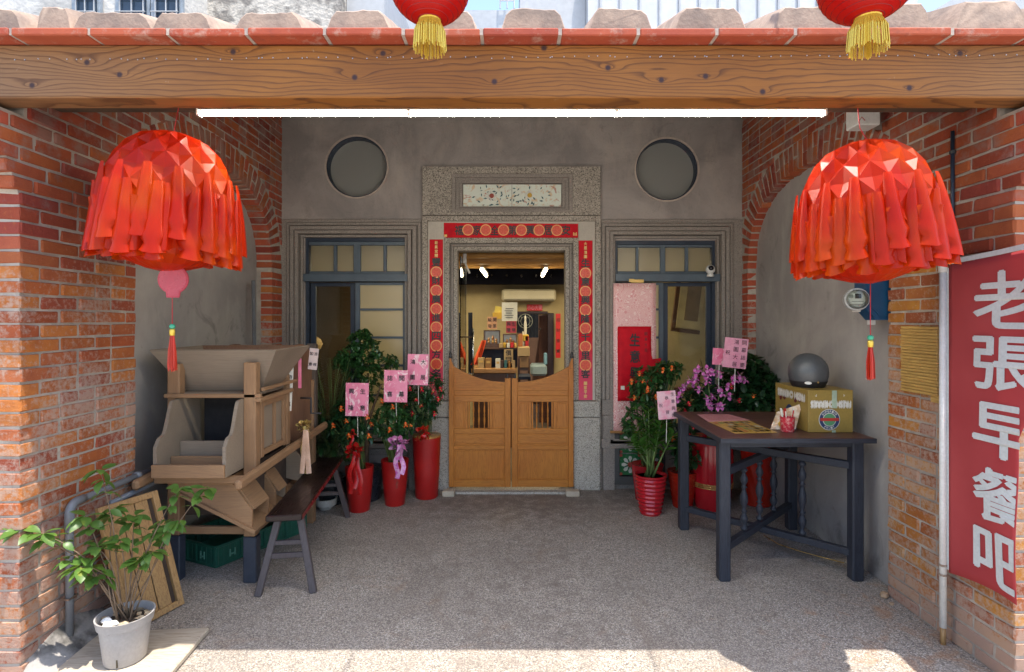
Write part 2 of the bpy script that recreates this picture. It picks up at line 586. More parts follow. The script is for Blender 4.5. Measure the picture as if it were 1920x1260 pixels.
def mk_beam():
    """flat sawn softwood with cathedral grain and dark knots"""
    t = NT('knotty_beam_wood')
    z = t.xyz(t.pos)[2]; x = t.xyz(t.pos)[0]
    knots = [(1140, 127), (1240, 150), (927, 153), (665, 145), (437, 97), (163, 117), (718, 100), (1323, 143), (1565, 80), (1800, 100), (224, 140), (60, 160), (1020, 90), (1705, 165), (1430, 172)]
    kn = None; kf = None
    for (u, v) in knots:
        p = P(u, v, 2.45)
        cv = t.n('ShaderNodeCombineXYZ'); t.l(x, cv.inputs[0]); t.l(z, cv.inputs[1])
        sub = t.n('ShaderNodeVectorMath', operation='SUBTRACT'); t.l(cv.outputs[0], sub.inputs[0]); sub.inputs[1].default_value = (p.x, p.z, 0)
        mp = t.n('ShaderNodeVectorMath', operation='MULTIPLY'); t.l(sub.outputs[0], mp.inputs[0]); mp.inputs[1].default_value = (.30, 1, 1)
        ln = t.n('ShaderNodeVectorMath', operation='LENGTH'); t.l(mp.outputs[0], ln.inputs[0])
        l1 = t.n('ShaderNodeVectorMath', operation='LENGTH'); t.l(sub.outputs[0], l1.inputs[0])
        g = t.math('EXPONENT', t.math('MULTIPLY', ln.outputs['Value'], -38.0))
        kn = g if kn is None else t.math('ADD', kn, g)
        d = t.maprange(l1.outputs['Value'], .017, .008)
        kf = d if kf is None else t.math('MAXIMUM', kf, d)
    n0 = t.noise(t.map(t.pos, (.9, 3, 3.5)), 1.7, 3, .5, .3)
    val = t.math('ADD', t.math('ADD', t.math('MULTIPLY', z, 44), t.math('MULTIPLY', n0, 5.0)), t.math('MULTIPLY', kn, 3.2))
    saw = t.math('FRACT', val)
    ln = t.maprange(saw, .62, .93); l2 = t.maprange(saw, .93, 1.0, 1, 0)
    grain = t.math('MULTIPLY', ln, l2)
    f = t.noise(t.map(t.pos, (1.2, 50, 50)), 3.2, 6, .7)
    big = t.noise(t.map(t.pos, (.6, 1, 1.4)), 2.0, 4)
    col = t.mix(t.maprange(big, .35, .65), (.30, .118, .022), (.21, .078, .015))
    lft = t.maprange(x, -1.2, -2.5)
    col = t.mix(t.math('MULTIPLY', lft, .55), col, (.20, .145, .095))
    rgt = t.maprange(x, 1.7, 2.6, 0, .4)
    col = t.mix(rgt, col, (.20, .135, .075))
    col = t.mix(t.math('MULTIPLY', grain, .72), col, (.06, .02, .008))
    col = t.mix(t.maprange(f, .48, .75, 0, .5), col, (.09, .038, .016))
    sc = t.noise(t.map(t.pos, loc=(1, 0, 0)), 7, 7, .75)
    col = t.mix(t.maprange(sc, .67, .74, 0, .5), col, (.5, .4, .3))
    col = t.mix(kf, col, (.045, .022, .022))
    t.bsdf(col, .62, t.math('ADD', f, t.math('MULTIPLY', grain, -.6)), .4, .002, spec=.35)
    return t.m
MAT_BEAM = mk_beam()

def mk_terracotta():
    t = NT('terracotta_tile')
    n = t.noise(t.pos, 5, 6, .6); f = t.noise(t.pos, 60, 5, .7)
    oi = t.n('ShaderNodeObjectInfo')
    col = t.mix(t.maprange(n, .35, .65), (.36, .075, .035), (.27, .045, .025))
    col = t.mix(.35, col, oi.outputs['Color'])
    s = t.noise(t.pos, 11, 7, .75)
    col = t.mix(t.maprange(s, .53, .68, 0, .65), col, (.44, .31, .25))
    col = t.mix(t.maprange(t.noise(t.map(t.pos, (1, 1, 1), (6, 3, 2)), 8, 6, .7), .56, .68, 0, .6), col, (.13, .045, .035))
    t.bsdf(col, .7, f, .4, .003, spec=.3)
    return t.m
MAT_TERRA = mk_terracotta()
MAT_LIMECAP = M('weathered_lime_plaster', (.36, .265, .205), (.22, .165, .135), scale=9, rough=.9, bump=.5, bscale=60, bdist=.005, lo=.4, hi=.62)
MAT_JOINT = M('pale_joint_mortar', (.46, .38, .32), (.34, .28, .25), scale=14, rough=.9, bump=.6)
MAT_DARK_ROOF = M('dark_ceiling_board', (.10, .06, .035), (.06, .038, .024), scale=4, rough=.8)
MAT_BLUEGREY = M('blue_grey_window_paint', (.085, .115, .145), (.065, .088, .115), scale=9, rough=.42, bump=.15, spec=.5)
MAT_NAVY = M('dark_navy_frame_paint', (.022, .035, .06), (.016, .025, .045), scale=9, rough=.45, bump=.15)
MAT_WHITEPL = M('white_plastic', (.72, .72, .70), (.62, .61, .58), scale=5, rough=.4, bump=.05)

def mk_frost(name, c, tr=.75):
    t = NT(name)
    n = t.noise(t.pos, 140, 2, .5); v = t.voro(t.pos, 120)
    d = t.n('ShaderNodeBsdfDiffuse'); d.inputs[0].default_value = c4(mul(c, .5))
    tl = t.n('ShaderNodeBsdfTranslucent'); tl.inputs[0].default_value = c4(c)
    mx = t.n('ShaderNodeMixShader'); mx.inputs[0].default_value = tr
    t.l(d.outputs[0], mx.inputs[1]); t.l(tl.outputs[0], mx.inputs[2])
    gl = t.n('ShaderNodeBsdfGlossy'); gl.inputs['Roughness'].default_value = .22
    gl.inputs[0].default_value = (.9, .92, .95, 1)
    bn = t.n('ShaderNodeBump'); bn.inputs['Strength'].default_value = .35; bn.inputs['Distance'].default_value = .004
    t.l(v, bn.inputs['Height']); t.l(bn.outputs[0], gl.inputs['Normal'])
    fr = t.n('ShaderNodeFresnel'); fr.inputs[0].default_value = 1.5
    m2 = t.n('ShaderNodeMixShader'); t.l(t.math('ADD', fr.outputs[0], .03), m2.inputs[0])
    t.l(mx.outputs[0], m2.inputs[1]); t.l(gl.outputs[0], m2.inputs[2])
    t.l(m2.outputs[0], t.out.inputs['Surface'])
    return t.m
MAT_FROST = mk_frost('frosted_glass', (.80, .72, .50))
MAT_FROST_GREY = mk_frost('grey_frosted_glass', (.62, .62, .58), .35)

def mk_clear():
    t = NT('clear_glass')
    tr = t.n('ShaderNodeBsdfTransparent'); tr.inputs[0].default_value = (.93, .95, .92, 1)
    gl = t.n('ShaderNodeBsdfGlossy'); gl.inputs['Roughness'].default_value = .03
    fr = t.n('ShaderNodeFresnel'); fr.inputs[0].default_value = 1.5
    m = t.n('ShaderNodeMixShader'); t.l(fr.outputs[0], m.inputs[0]); t.l(tr.outputs[0], m.inputs[1]); t.l(gl.outputs[0], m.inputs[2])
    t.l(m.outputs[0], t.out.inputs['Surface'])
    return t.m
MAT_CLEAR = mk_clear()

def emit(name, col, st):
    t = NT(name)
    e = t.n('ShaderNodeEmission'); e.inputs[0].default_value = c4(col); e.inputs[1].default_value = st
    t.l(e.outputs[0], t.out.inputs['Surface'])
    return t.m

# ------------------------------------------------------------------ the setting: street, floors
WX, D0L, D0R, D1, DF = 2.32, 2.583, 2.529, 3.39, 5.55
MAT_STREET = M('pale_street_concrete', (.46, .42, .36), (.36, .33, .29), scale=3, rough=.85, bump=.4, bscale=120)
m = MB(); m.box(-200, -200, -.20, 200, 2.0, -.055); m.build('street', MAT_STREET); bpy.data.objects['street']['kind'] = 'structure'
m = MB(); m.box(-200, 14, -.25, 200, 400, -.06); m.build('far_ground', MAT_STREET); bpy.data.objects['far_ground']['kind'] = 'structure'
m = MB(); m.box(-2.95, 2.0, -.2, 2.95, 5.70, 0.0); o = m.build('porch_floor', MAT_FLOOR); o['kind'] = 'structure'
MAT_INFLOOR = M('polished_interior_floor', (.20, .16, .12), (.14, .11, .085), scale=3, rough=.35, bump=.1)
m = MB(); m.box(-3.6, 5.70, -.2, 3.6, 12.5, 0.02); o = m.build('interior_floor', MAT_INFLOOR); o['kind'] = 'structure'
m = MB(); m.box(FX(838, 5.45), 5.36, 0.0, FX(1078, 5.45), 5.70, .022); o = m.build('threshold', MAT_GRANITE_PALE); o['kind'] = 'structure'

# ------------------------------------------------------------------ brick pieces
def brick_mesh(seed):
    r = random.Random(seed)
    m = MB(); m.cbox(-.5, -.5, -.5, .5, .5, .5, .045)
    me = bpy.data.meshes.new('brick')
    vs = []
    for p in m.v:
        vs.append((p[0] + r.uniform(-.03, .03), p[1] + r.uniform(-.010, .010), p[2] + r.uniform(-.055, .055)))
    me.from_pydata(vs, [], m.f); me.materials.append(MAT_BRICK); me.update()
    return me
BRICKS = [brick_mesh(i) for i in range(6)]

# the chamfer is relative, so bricks are scaled boxes: x thickness, y length, z height
def arch_z(y, c, a, spring, rise, n=2.4):
    t = abs(y - c) / a
    if t >= 1: return None
    return spring + rise * (1 - t ** n) ** (1 / n)

ROOF0 = (2.60, 2.965); SLOPE = .385
def roof_under(y): return ROOF0[1] + (y - ROOF0[0]) * SLOPE

def side_wall(sgn, dnear, jamb, recess, label):
    """brick side wall with a blind arch; sgn -1 left, +1 right"""
    root = thing('brick_wall', label, 'wall', (sgn * WX, dnear, 0), 'brick side walls of the porch')
    ac = (D1 + jamb) / 2; aa = (jamb - D1) / 2; spring, rise = 2.2, .72
    def near_edge(z):
        if z < 2.28: return dnear
        if z > 2.64: return min(dnear, 2.42)
        return max(2.42, dnear - math.ceil((z - 2.28) / .07) * .038)
    def intr(y):
        r = arch_z(y, ac, aa, spring, rise)
        return r
    ring_w = .235
    def inside_ext(y, z):
        # within the opening or the ring of voussoirs
        if z < spring: return D1 < y < jamb
        t = ((abs(y - ac) / (aa + ring_w)) ** 2.4 + ((z - spring) / (rise + ring_w)) ** 2.4)
        return t < 1
    # mortar core
    arc = [(ac - aa * math.cos(PI * i / 28), 0) for i in range(29)]
    arcp = []
    for i in range(29):
        th = PI * i / 28
        y = ac - aa * math.copysign(abs(math.cos(th)) ** (2 / 2.4), math.cos(th))
        z = spring + rise * abs(math.sin(th)) ** (2 / 2.4)
        arcp.append((y, z))
    poly = [(dnear + .012, 0), (D1 - .014, 0)] + [(ac + (y - ac) * 1.016, spring + (z - spring) * 1.02) for i, (y, z) in enumerate(arcp)] + [(jamb + .015, 0), (DF + .04, 0), (DF + .04, roof_under(DF)), (2.62, roof_under(2.62)), (2.62, 2.67), (2.455, 2.67), (2.455, 2.64), (dnear + .012, 2.28)]
    x_in = sgn * (WX + .007); x_out = sgn * (WX + .22)
    m = MB()
    m.prism(poly, x_in, x_out, lambda p, q, a: (a, p, q))
    # thicken outward behind the recessed niche (front pier)
    m.box(sgn * (WX + .218), dnear + .03, 0, sgn * (WX + .9), 3.2, 2.66)
    m.build('mortar', MAT_MORTAR, root)
    bl = []        # (center, size, weight)
    H = .07
    nz = int((roof_under(DF) - .02) / H)
    for i in range(nz):
        z0 = i * H; zc = z0 + H / 2
        a = near_edge(zc)
        lo, hi = a, DF
        segs = []
        cur = lo; start = None
        yy = lo; step = .01
        while yy < hi:
            top_ok = (zc + H / 2 < (2.665 if yy < 2.62 else roof_under(yy) - .01))
            ok = top_ok and not inside_ext(yy, zc)
            if ok and start is None: start = yy
            if (not ok) and start is not None:
                segs.append((start, yy)); start = None
            yy += step
        if start is not None: segs.append((start, hi))
        L = .24
        rr = random.Random(i * 13 + (5 if sgn > 0 else 1))
        off = (0 if i % 2 == 0 else .12)
        for (s0, s1) in segs:
            y = s0
            first = True
            while y < s1 - .03:
                ln = (L / 2 if (first and i % 2) else L)
                if s0 > dnear + .5 and first: ln = L - ((s0 - off) % L) or L
                if rr.random() < .08 and not first: ln = L / 2
                if ln < .06: ln += L
                e = min(y + ln, s1)
                if s1 - e < .05: e = s1
                first = False
                if e - y > .035:
                    bl.append((Vector((sgn * (WX + .055), (y + e) / 2, zc)), (.11, e - y - .011 - rr.uniform(0, .003), H - .011 - rr.uniform(0, .003)), None))
                y = e
    # soffit-side second skin of the far jamb and ring: voussoirs
    nv = 46
    pts = []
    for k in range(nv * 6 + 1):
        th = PI * k / (nv * 6)
        pts.append((ac - aa * math.copysign(abs(math.cos(th)) ** (2 / 2.4), math.cos(th)), spring + rise * abs(math.sin(th)) ** (2 / 2.4)))
    cum = [0]
    for k in range(1, len(pts)): cum.append(cum[-1] + math.hypot(pts[k][0] - pts[k - 1][0], pts[k][1] - pts[k - 1][1]))
    tot = cum[-1]; nv = int(tot / .069)
    for j in range(nv):
        s = (j + .5) * tot / nv
        k = max(i for i in range(len(cum)) if cum[i] <= s)
        k = min(k, len(pts) - 2)
        f = (s - cum[k]) / max(cum[k + 1] - cum[k], 1e-6)
        y = pts[k][0] + (pts[k + 1][0] - pts[k][0]) * f; z = pts[k][1] + (pts[k + 1][1] - pts[k][1]) * f
        ty, tz = pts[k + 1][0] - pts[k][0], pts[k + 1][1] - pts[k][1]
        l = math.hypot(ty, tz); ty /= l; tz /= l
        ny, nz_ = -tz, ty                       # outward
        ang = math.atan2(tz, ty)
        rr = random.Random(j)
        parts = [(.0, .235)] if j % 2 == 0 else [(.0, .115), (.12, .235)]
        for (r0, r1) in parts:
            rc = (r0 + r1) / 2
            cy, cz = y + ny * rc, z + nz_ * rc
            if cy > DF - .02 or cz > (2.64 if cy < 2.62 else roof_under(cy) - .02): continue
            bl.append((Vector((sgn * (WX + .075), cy, cz)), (.15, tot / nv - .012 - rr.uniform(0, .004), r1 - r0 - .008), ang))
    # far jamb reveal skin (faces the street)
    # pier front face: bricks running away from the corner
    for i in range(38):
        zc = i * H + H / 2
        yb = near_edge(zc) + .055
        x = WX + .11 + .011
        k = 0
        rr = random.Random(i + 99)
        while x < WX + .55:
            ln = .24 if (i % 2 == 0 or k) else .12
            bl.append((Vector((sgn * (x + ln / 2 - .005), yb, zc)), (ln - .011, .11, H - .011 - rr.uniform(0, .003)), 'front'))
            x += ln; k += 1
    # rank by size in the picture; the 295 largest stand alone
    def weight(b):
        c, s, a = b
        u = 960 + c.x / c.y * FPX; v = HZ - (c.z - CAMZ) / c.y * FPX
        if a == 'front':
            if abs(u - 960) > 975: return 0
            return s[0] * s[2] / c.y ** 2 * .4 + (1 if abs(u - 960) < 960 and v > 180 else 0)
        w = s[1] * s[2] / c.y ** 3
        vis = 1 if (abs(u - 960) < 975 and 165 < v < 1280) else 0
        return w + vis * (1 if s[1] * s[2] > .002 else .0)
    bl.sort(key=weight, reverse=True)
    rr = random.Random(3)
    rest = MB()
    for n, (c, s, a) in enumerate(bl):
        col = list(rr.choice(BRICK_COLS))
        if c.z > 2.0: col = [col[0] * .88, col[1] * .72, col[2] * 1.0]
        elif sgn > 0: col = [col[0] * 1.0, col[1] * 1.25, col[2] * .9]
        k = rr.uniform(.85, 1.12)
        col = tuple(x * k for x in col) + (1,)
        jx = rr.uniform(-.003, .003)
        if n < 295 and weight((c, s, a)) > 0:
            cc = c + Vector((jx, 0, 0))
            rot = (a, 0, 0) if isinstance(a, float) else (rr.uniform(-.006, .006), 0, 0)
            inst('brick', BRICKS[n % 6], root, cc, (s[0], s[1], s[2]), rot, col)
        else:
            mt = Matrix.Translation(c) @ (Matrix.Rotation(a, 4, 'X') if isinstance(a, float) else Matrix.Identity(4)) @ Matrix.Diagonal((s[0], s[1], s[2], 1))
            me = BRICKS[n % 6]
            rest.add([v.co for v in me.vertices], [tuple(p.vertices) for p in me.polygons], mt)
    ro = rest.build('bricks', MAT_BRICK, root); ro['kind'] = 'stuff'; ro.color = (.40, .085, .045, 1)
    # recessed plaster of the blind arch
    m = MB()
    xr = sgn * (WX + recess)
    m.box(xr, D1 - .25, 0, xr + sgn * .08, DF + .03, 3.05)
    m.build('niche_plaster', MAT_NICHE, root)
    # thin cement edge along the arch
    return root

left_wall = side_wall(-1, D0L, 5.30, .15, 'left side wall of orange brick with a blind arch, behind the wooden winnowing machine')
right_wall = side_wall(1, D0R, 5.40, .085, 'right side wall of orange brick with a blind arch, behind the square table and red banner')

# ------------------------------------------------------------------ facade wall with its openings
def circ(cx, cz, r, n=48): return [(cx + r * math.cos(2 * PI * i / n), cz + r * math.sin(2 * PI * i / n)) for i in range(n)]
def rectp(u0, v0, u1, v1, D=5.55): return [(FX(u0, D), FZ(v1, D)), (FX(u1, D), FZ(v1, D)), (FX(u1, D), FZ(v0, D)), (FX(u0, D), FZ(v0, D))]
EX = lambda p, q, a: (p, a, q)
CL = (669, 313, 57); CR = (1250, 318, 58)
fac = thing('facade_wall', 'grey cement shop front wall with a granite doorway and two round windows', 'wall', (0, DF, 0))
loops = [[(-3.3, 0), (3.3, 0), (3.3, 4.3), (-3.3, 4.3)],
         rectp(572, 445, 764, 812)[::-1], rectp(1153, 451, 1342, 812)[::-1], rectp(846, 462, 1070, 1000)[::-1],
         circ(FX(CL[0]), FZ(CL[1]), CL[2] / 185.6)[::-1], circ(FX(CR[0]), FZ(CR[1]), CR[2] / 185.6)[::-1]]
loops[3] = [(p, max(q, .0)) for p, q in loops[3]]
vs, fs = curve_mesh([loops[0]] + loops[1:], .16)
m = MB(); m.add([(v.x, DF + .08 - v.z, v.y) for v in vs], fs)
m.build('cement_face', MAT_CEMENT, fac)
# lower zone of coarser stone coloured render, a hair proud, with joint line
for (u0, u1) in ((525, 793), (1125, 1392)):
    m = MB(); wn_ = rectp(548 if u0 < 800 else 1138, 424, 788 if u0 < 800 else 1362, 905)
    m.ring([(FX(u0), 0), (FX(u1), 0), (FX(u1), FZ(414)), (FX(u0), FZ(414))], [(wn_[0][0], .04), (wn_[1][0], .04), wn_[2], wn_[3]], DF - .012, DF + .004, EX)
    m.build('lower_render', MAT_GRANITE_DARK, fac)
    # horizontal string course
    m = MB(); m.cbox(FX(u0), DF - .022, FZ(417), FX(u1), DF + .002, FZ(412), .003); m.build('string_course', MAT_GRANITE_DARK, fac)

def frame_ring(parent, name, u0, v0, u1, v1, w, front, back, mat, D=5.55, openbottom=False):
    """stepped rectangular moulding; outer rect in photo pixels, width w in pixels"""
    m = MB()
    o_ = rectp(u0, v0, u1, v1); i_ = rectp(u0 + w, v0 + w, u1 - w, (v1 - w) if not openbottom else v1 + .01)
    if openbottom:
        m.box(o_[0][0], DF - front, o_[0][1], i_[0][0], DF - back, o_[3][1])
        m.box(i_[1][0], DF - front, o_[0][1], o_[1][0], DF - back, o_[3][1])
        m.box(i_[0][0], DF - front, i_[3][1], i_[1][0], DF - back, o_[3][1])
    else:
        m.ring(o_, i_, DF - front, DF - back, EX)
    o = m.build(name, mat, parent)
    bv = o.modifiers.new('b', 'BEVEL'); bv.width = .004; bv.segments = 1; bv.limit_method = 'ANGLE'
    return o

# window surrounds: stepped stone mouldings
for (u0, v0, u1, v1) in ((540, 418, 790, 835), (1128, 420, 1372, 835)):
    rs = [(0, 5, .035), (5, 3, .012), (8, 7, .06), (15, 3, .02), (18, 6, .075), (24, 3, .01), (27, 4, .035)]
    for (o_, w, fr) in rs:
        ul = u0 + o_ * (.95 if u0 < 800 else .75); ur = u1 - o_ * .95
        frame_ring(fac, 'window_moulding', ul, v0 + o_ * .86, ur, v1 - o_ * .3, w + .4, fr, -.02, MAT_GRANITE_DARK)
    # sill and wainscot panel below
    m = MB(); m.cbox(FX(u0 - 2), DF - .075, FZ(838), FX(u1 + 2), DF, FZ(820), .006); m.build('window_sill', MAT_GRANITE_DARK, fac)
    frame_ring(fac, 'wainscot_frame', u0 + 8, 840, u1 - 8, 904, 12, .035, -.004, MAT_GRANITE_DARK)

# door surround
for (u0, u1) in ((793, 1125),):
    m = MB(); m.ring(rectp(793, 315, 1125, 405), rectp(848, 328, 1073, 399), DF - .055, DF + .002, EX); o = m.build('granite_panel', MAT_GRANITE, fac)
    bv = o.modifiers.new('b', 'BEVEL'); bv.width = .005; bv.segments = 1; bv.limit_method = 'ANGLE'
    st = [((848, 328, 1073, 399), (855, 335, 1066, 394), .05), ((855, 335, 1066, 394), (862, 341, 1059, 390), .028),
          ((862, 341, 1059, 390), (868, 345, 1053, 388.6), .045)]
    for a, b, f in st:
        m = MB(); m.ring(rectp(*a), rectp(*b), DF - f, DF + .002, EX); o = m.build('panel_moulding', MAT_GRANITE_DARK, fac)
        bv = o.modifiers.new('b', 'BEVEL'); bv.width = .003; bv.segments = 1; bv.limit_method = 'ANGLE'
    # outer strip, pale flat band, inner mouldings of the doorway
    frame_ring(fac, 'door_moulding', 793, 406, 1125, 916, 10, .055, -.002, MAT_GRANITE, openbottom=True)
    frame_ring(fac, 'door_band', 803, 416, 1115, 750, 31, .035, -.002, M('pale_limewash', (.50, .455, .39), (.42, .38, .33), scale=5, rough=.85, bump=.2), openbottom=True)
    frame_ring(fac, 'door_moulding', 834, 447, 1084, 750, 10, .05, -.002, MAT_GRANITE, openbottom=True)
    frame_ring(fac, 'door_moulding', 844, 456, 1074, 916, 3, .015, -.12, MAT_GRANITE_DARK, openbottom=True)
    frame_ring(fac, 'door_moulding', 847, 459, 1071, 916, 3.5, .045, -.12, MAT_GRANITE_DARK, openbottom=True)
    frame_ring(fac, 'door_moulding', 850, 462, 1068, 916, 8, .01, -.14, MAT_GRANITE, openbottom=True)
    for (a, b) in ((803, 844), (1074, 1123)):
        m = MB(); m.cbox(FX(a), DF - .075, 0, FX(b), DF + .002, FZ(781), .006); m.build('plinth_block', MAT_GRANITE_PALE, fac)
        m = MB(); m.cbox(FX(a), DF - .072, FZ(780), FX(b), DF + .002, FZ(751), .006); m.build('plinth_block', MAT_GRANITE_PALE, fac)
# dark blocks at the foot of the right window surround
m = MB(); m.cbox(FX(1127), DF - .08, FZ(776), FX(1151), DF, FZ(748), .006); m.build('plinth_block', MAT_GRANITE_DARK, fac)
m = MB(); m.cbox(FX(1129), DF - .07, 0, FX(1151), DF, FZ(777), .006); m.build('plinth_block', MAT_GRANITE_DARK, fac)
m = MB(); m.cbox(FX(768), DF - .07, 0, FX(791), DF, FZ(777), .006); m.build('plinth_block', MAT_GRANITE_DARK, fac)

# painted porcelain panel over the door: two tiles with flowers
MAT_TILEGLAZE = None
def mk_tileglaze():
    t = NT('painted_porcelain')
    n = t.noise(t.pos, 14, 5, .6, 1.2); n2 = t.noise(t.map(t.pos, loc=(4, 0, 2)), 11, 4, .6, 1.5); f = t.noise(t.pos, 60, 4)
    col = t.mix(t.maprange(n, .53, .6, 0, .8), (.62, .66, .58), (.60, .42, .26))
    col = t.mix(t.maprange(n2, .60, .66, 0, .75), col, (.42, .14, .10))
    col = t.mix(t.maprange(f, .6, .7, 0, .3), col, (.25, .33, .30))
    t.bsdf(col, .25, f, .05)
    return t.m
MAT_TILEGLAZE = mk_tileglaze()
P_RED = M('glaze_red', (.36, .07, .05), rough=.3, bump=.05)
P_YEL = M('glaze_yellow', (.6, .36, .05), rough=.3, bump=.05)
P_BLU = M('glaze_blue_green', (.06, .13, .15), rough=.3, bump=.05)
P_WHT = M('glaze_white', (.66, .66, .6), rough=.3, bump=.05)
P_GRN = M('glaze_green', (.03, .16, .06), rough=.3, bump=.05)
rp = random.Random(5)
for (u0, u1, fu, fv, fc) in ((869, 959.3, 922, 368, P_RED), (960.3, 1052, 993, 367, P_YEL)):
    m = MB(); m.box(FX(u0), DF - .018, FZ(388), FX(u1), DF + .004, FZ(347)); tl = m.build('painted_tile', MAT_TILEGLAZE, fac)
    m = MB(); cx, cz = FX(fu), FZ(fv)
    for k in range(7):
        a = k * 2 * PI / 7
        m.prism([(cx + .055 * math.cos(a + d) * s, cz + .05 * math.sin(a + d) * s) for d, s in ((0, .35), (.35, .8), (0, 1.1), (-.35, .8))], DF - .021, DF - .0175, EX)
    m.build('painted_petals', P_WHT, tl)
    m = MB(); m.prism(circ(cx, cz, .024, 12), DF - .0225, DF - .018, EX); m.build('painted_flower_heart', fc, tl)
    m = MB()
    for k in range(26):
        a = rp.uniform(0, 2 * PI); rr_ = rp.uniform(.06, .2)
        lx = cx + rr_ * math.cos(a) * 1.1; lz = cz + rr_ * math.sin(a) * .5
        if not (FX(u0) + .01 < lx < FX(u1) - .01 and FZ(386) < lz < FZ(350)): continue
        b = rp.uniform(0, PI); s = rp.uniform(.012, .022)
        m.prism([(lx + s * math.cos(b), lz + s * math.sin(b)), (lx + .4 * s * math.cos(b + 1.57), lz + .4 * s * math.sin(b + 1.57)), (lx - s * math.cos(b), lz - s * math.sin(b)), (lx - .4 * s * math.cos(b + 1.57), lz - .4 * s * math.sin(b + 1.57))], DF - .0215, DF - .018, EX)
    m.build('painted_leaves', P_BLU, tl)

# ------------------------------------------------------------------ round windows
for (cu, cv, cr), lb in ((CL, 'round frosted porthole window in the wall above the left window'), (CR, 'round frosted porthole window in the wall above the right window')):
    cx, cz = FX(cu), FZ(cv); r = cr / 185.6
    w = thing('round_window', lb, 'window', (cx, DF, cz), 'round windows')
    m = MB(); m.ring(circ(cx, cz, r + .016, 64), circ(cx, cz, r - .001, 64), DF - .012, DF + .02, EX); m.build('outer_rim', MAT_JOINT, w, True).data.set_sharp_from_angle(angle=R(30))
    m = MB(); m.ring(circ(cx, cz, r - .002, 64), circ(cx, cz, r - .012, 64), DF + .0, DF + .14, EX); m.build('frame', MAT_NAVY, w, True).data.set_sharp_from_angle(angle=R(30))
    m = MB(); m.prism(circ(cx, cz, r - .010, 64), DF + .095, DF + .102, EX); m.build('pane', MAT_FROST_GREY, w)

# ------------------------------------------------------------------ windows
def px_box(m, u0, v0, u1, v1, y0, y1, c=.003):
    m.cbox(FX(u0), y0, FZ(v1), FX(u1), y1, FZ(v0), c)

def shop_window(left):
    if left:
        root = thing('window', 'left blue-grey framed window of frosted panes with four small panes on top, behind the bonsai', 'window', (FX(667), DF, FZ(812)))
        U0, U1, V0, um = 570, 765, 444, 667
        tp = [(580, 623), (629, 661), (674, 717), (723, 764 - 4)]
    else:
        root = thing('window', 'right blue-grey framed window beside the pink scroll, its right sash open to the room', 'window', (FX(1248), DF, FZ(812)))
        U0, U1, V0, um = 1152, 1344, 450, 1244
        tp = [(1156, 1194), (1199, 1240), (1249, 1287), (1293, 1334)]
    y0, y1 = DF + .02, DF + .10
    m = MB()
    px_box(m, U0, V0, U0 + 7, 812, y0, y1); px_box(m, U1 - 7, V0, U1, 812, y0, y1)
    px_box(m, U0 + 7, V0, U1 - 7, V0 + 8, y0, y1)
    px_box(m, U0 + 7, 806, U1 - 7, 812, y0, y1)
    m.build('window_frame', MAT_NAVY, root)
    m = MB(); px_box(m, U0 + 1, 514, U1 + 4, 528, DF - .04, y1); m.build('transom_bar', MAT_BLUEGREY, root)
    m = MB(); px_box(m, tp[1][1], V0 + 8, tp[2][0], 514, y0 + .01, y1); px_box(m, U0 + 7, V0 + 8, U1 - 7, 459 if left else 463, y0 + .012, y1)
    px_box(m, tp[0][1], 459, tp[1][0], 508, y0 + .02, y1); px_box(m, tp[2][1], 459, tp[3][0], 508, y0 + .02, y1)
    px_box(m, U0 + 7, 508, U1 - 7, 514, y0 + .015, y1)
    m.build('fanlight_frame', MAT_BLUEGREY, root)
    for (a, b) in tp:
        m = MB(); m.box(FX(a - 1), y0 + .045, FZ(509), FX(b + 1), y0 + .051, FZ(457)); m.build('fanlight_pane', MAT_FROST, root)
    # lower sashes
    if left:
        s1 = (578, 662, False); s2 = (664, 763, True)
    else:
        s1 = (1158, 1246, True); s2 = (1247, 1338, False)
    for (a, b, mun) in (s1, s2):
        m = MB(); yy0, yy1 = (y0 + .015, y0 + .05) if mun else (y0 + .052, y0 + .085)
        fr = 9
        px_box(m, a, 529, a + fr, 806, yy0, yy1); px_box(m, b - fr, 529, b, 806, yy0, yy1)
        px_box(m, a + fr, 529, b - fr, 536 if not mun else 534, yy0, yy1); px_box(m, a + fr, 797, b - fr, 806, yy0, yy1)
        vs_ = [529]
        if mun:
            for v in (580, 633, 686, 742): px_box(m, a + fr, v - 2, b - fr, v + 2, yy0 + .004, yy1)
        s = m.build('sash', MAT_BLUEGREY if mun else MAT_NAVY, root)
        if mun:
            vv = [533, 578, 582, 631, 635, 684, 688, 740, 744, 798]
            for k in range(5):
                m = MB(); m.box(FX(a + fr - 1), yy0 + .012, FZ(vv[2 * k + 1] + .5), FX(b - fr + 1), yy0 + .017, FZ(vv[2 * k] - .5)); m.build('pane', MAT_FROST, s)
        else:
            m = MB(); m.box(FX(a + fr - 1), yy0 + .014, FZ(798), FX(b - fr + 1), yy0 + .018, FZ(534)); m.build('pane', MAT_CLEAR, s)
    return root
shop_window(True); shop_window(False)

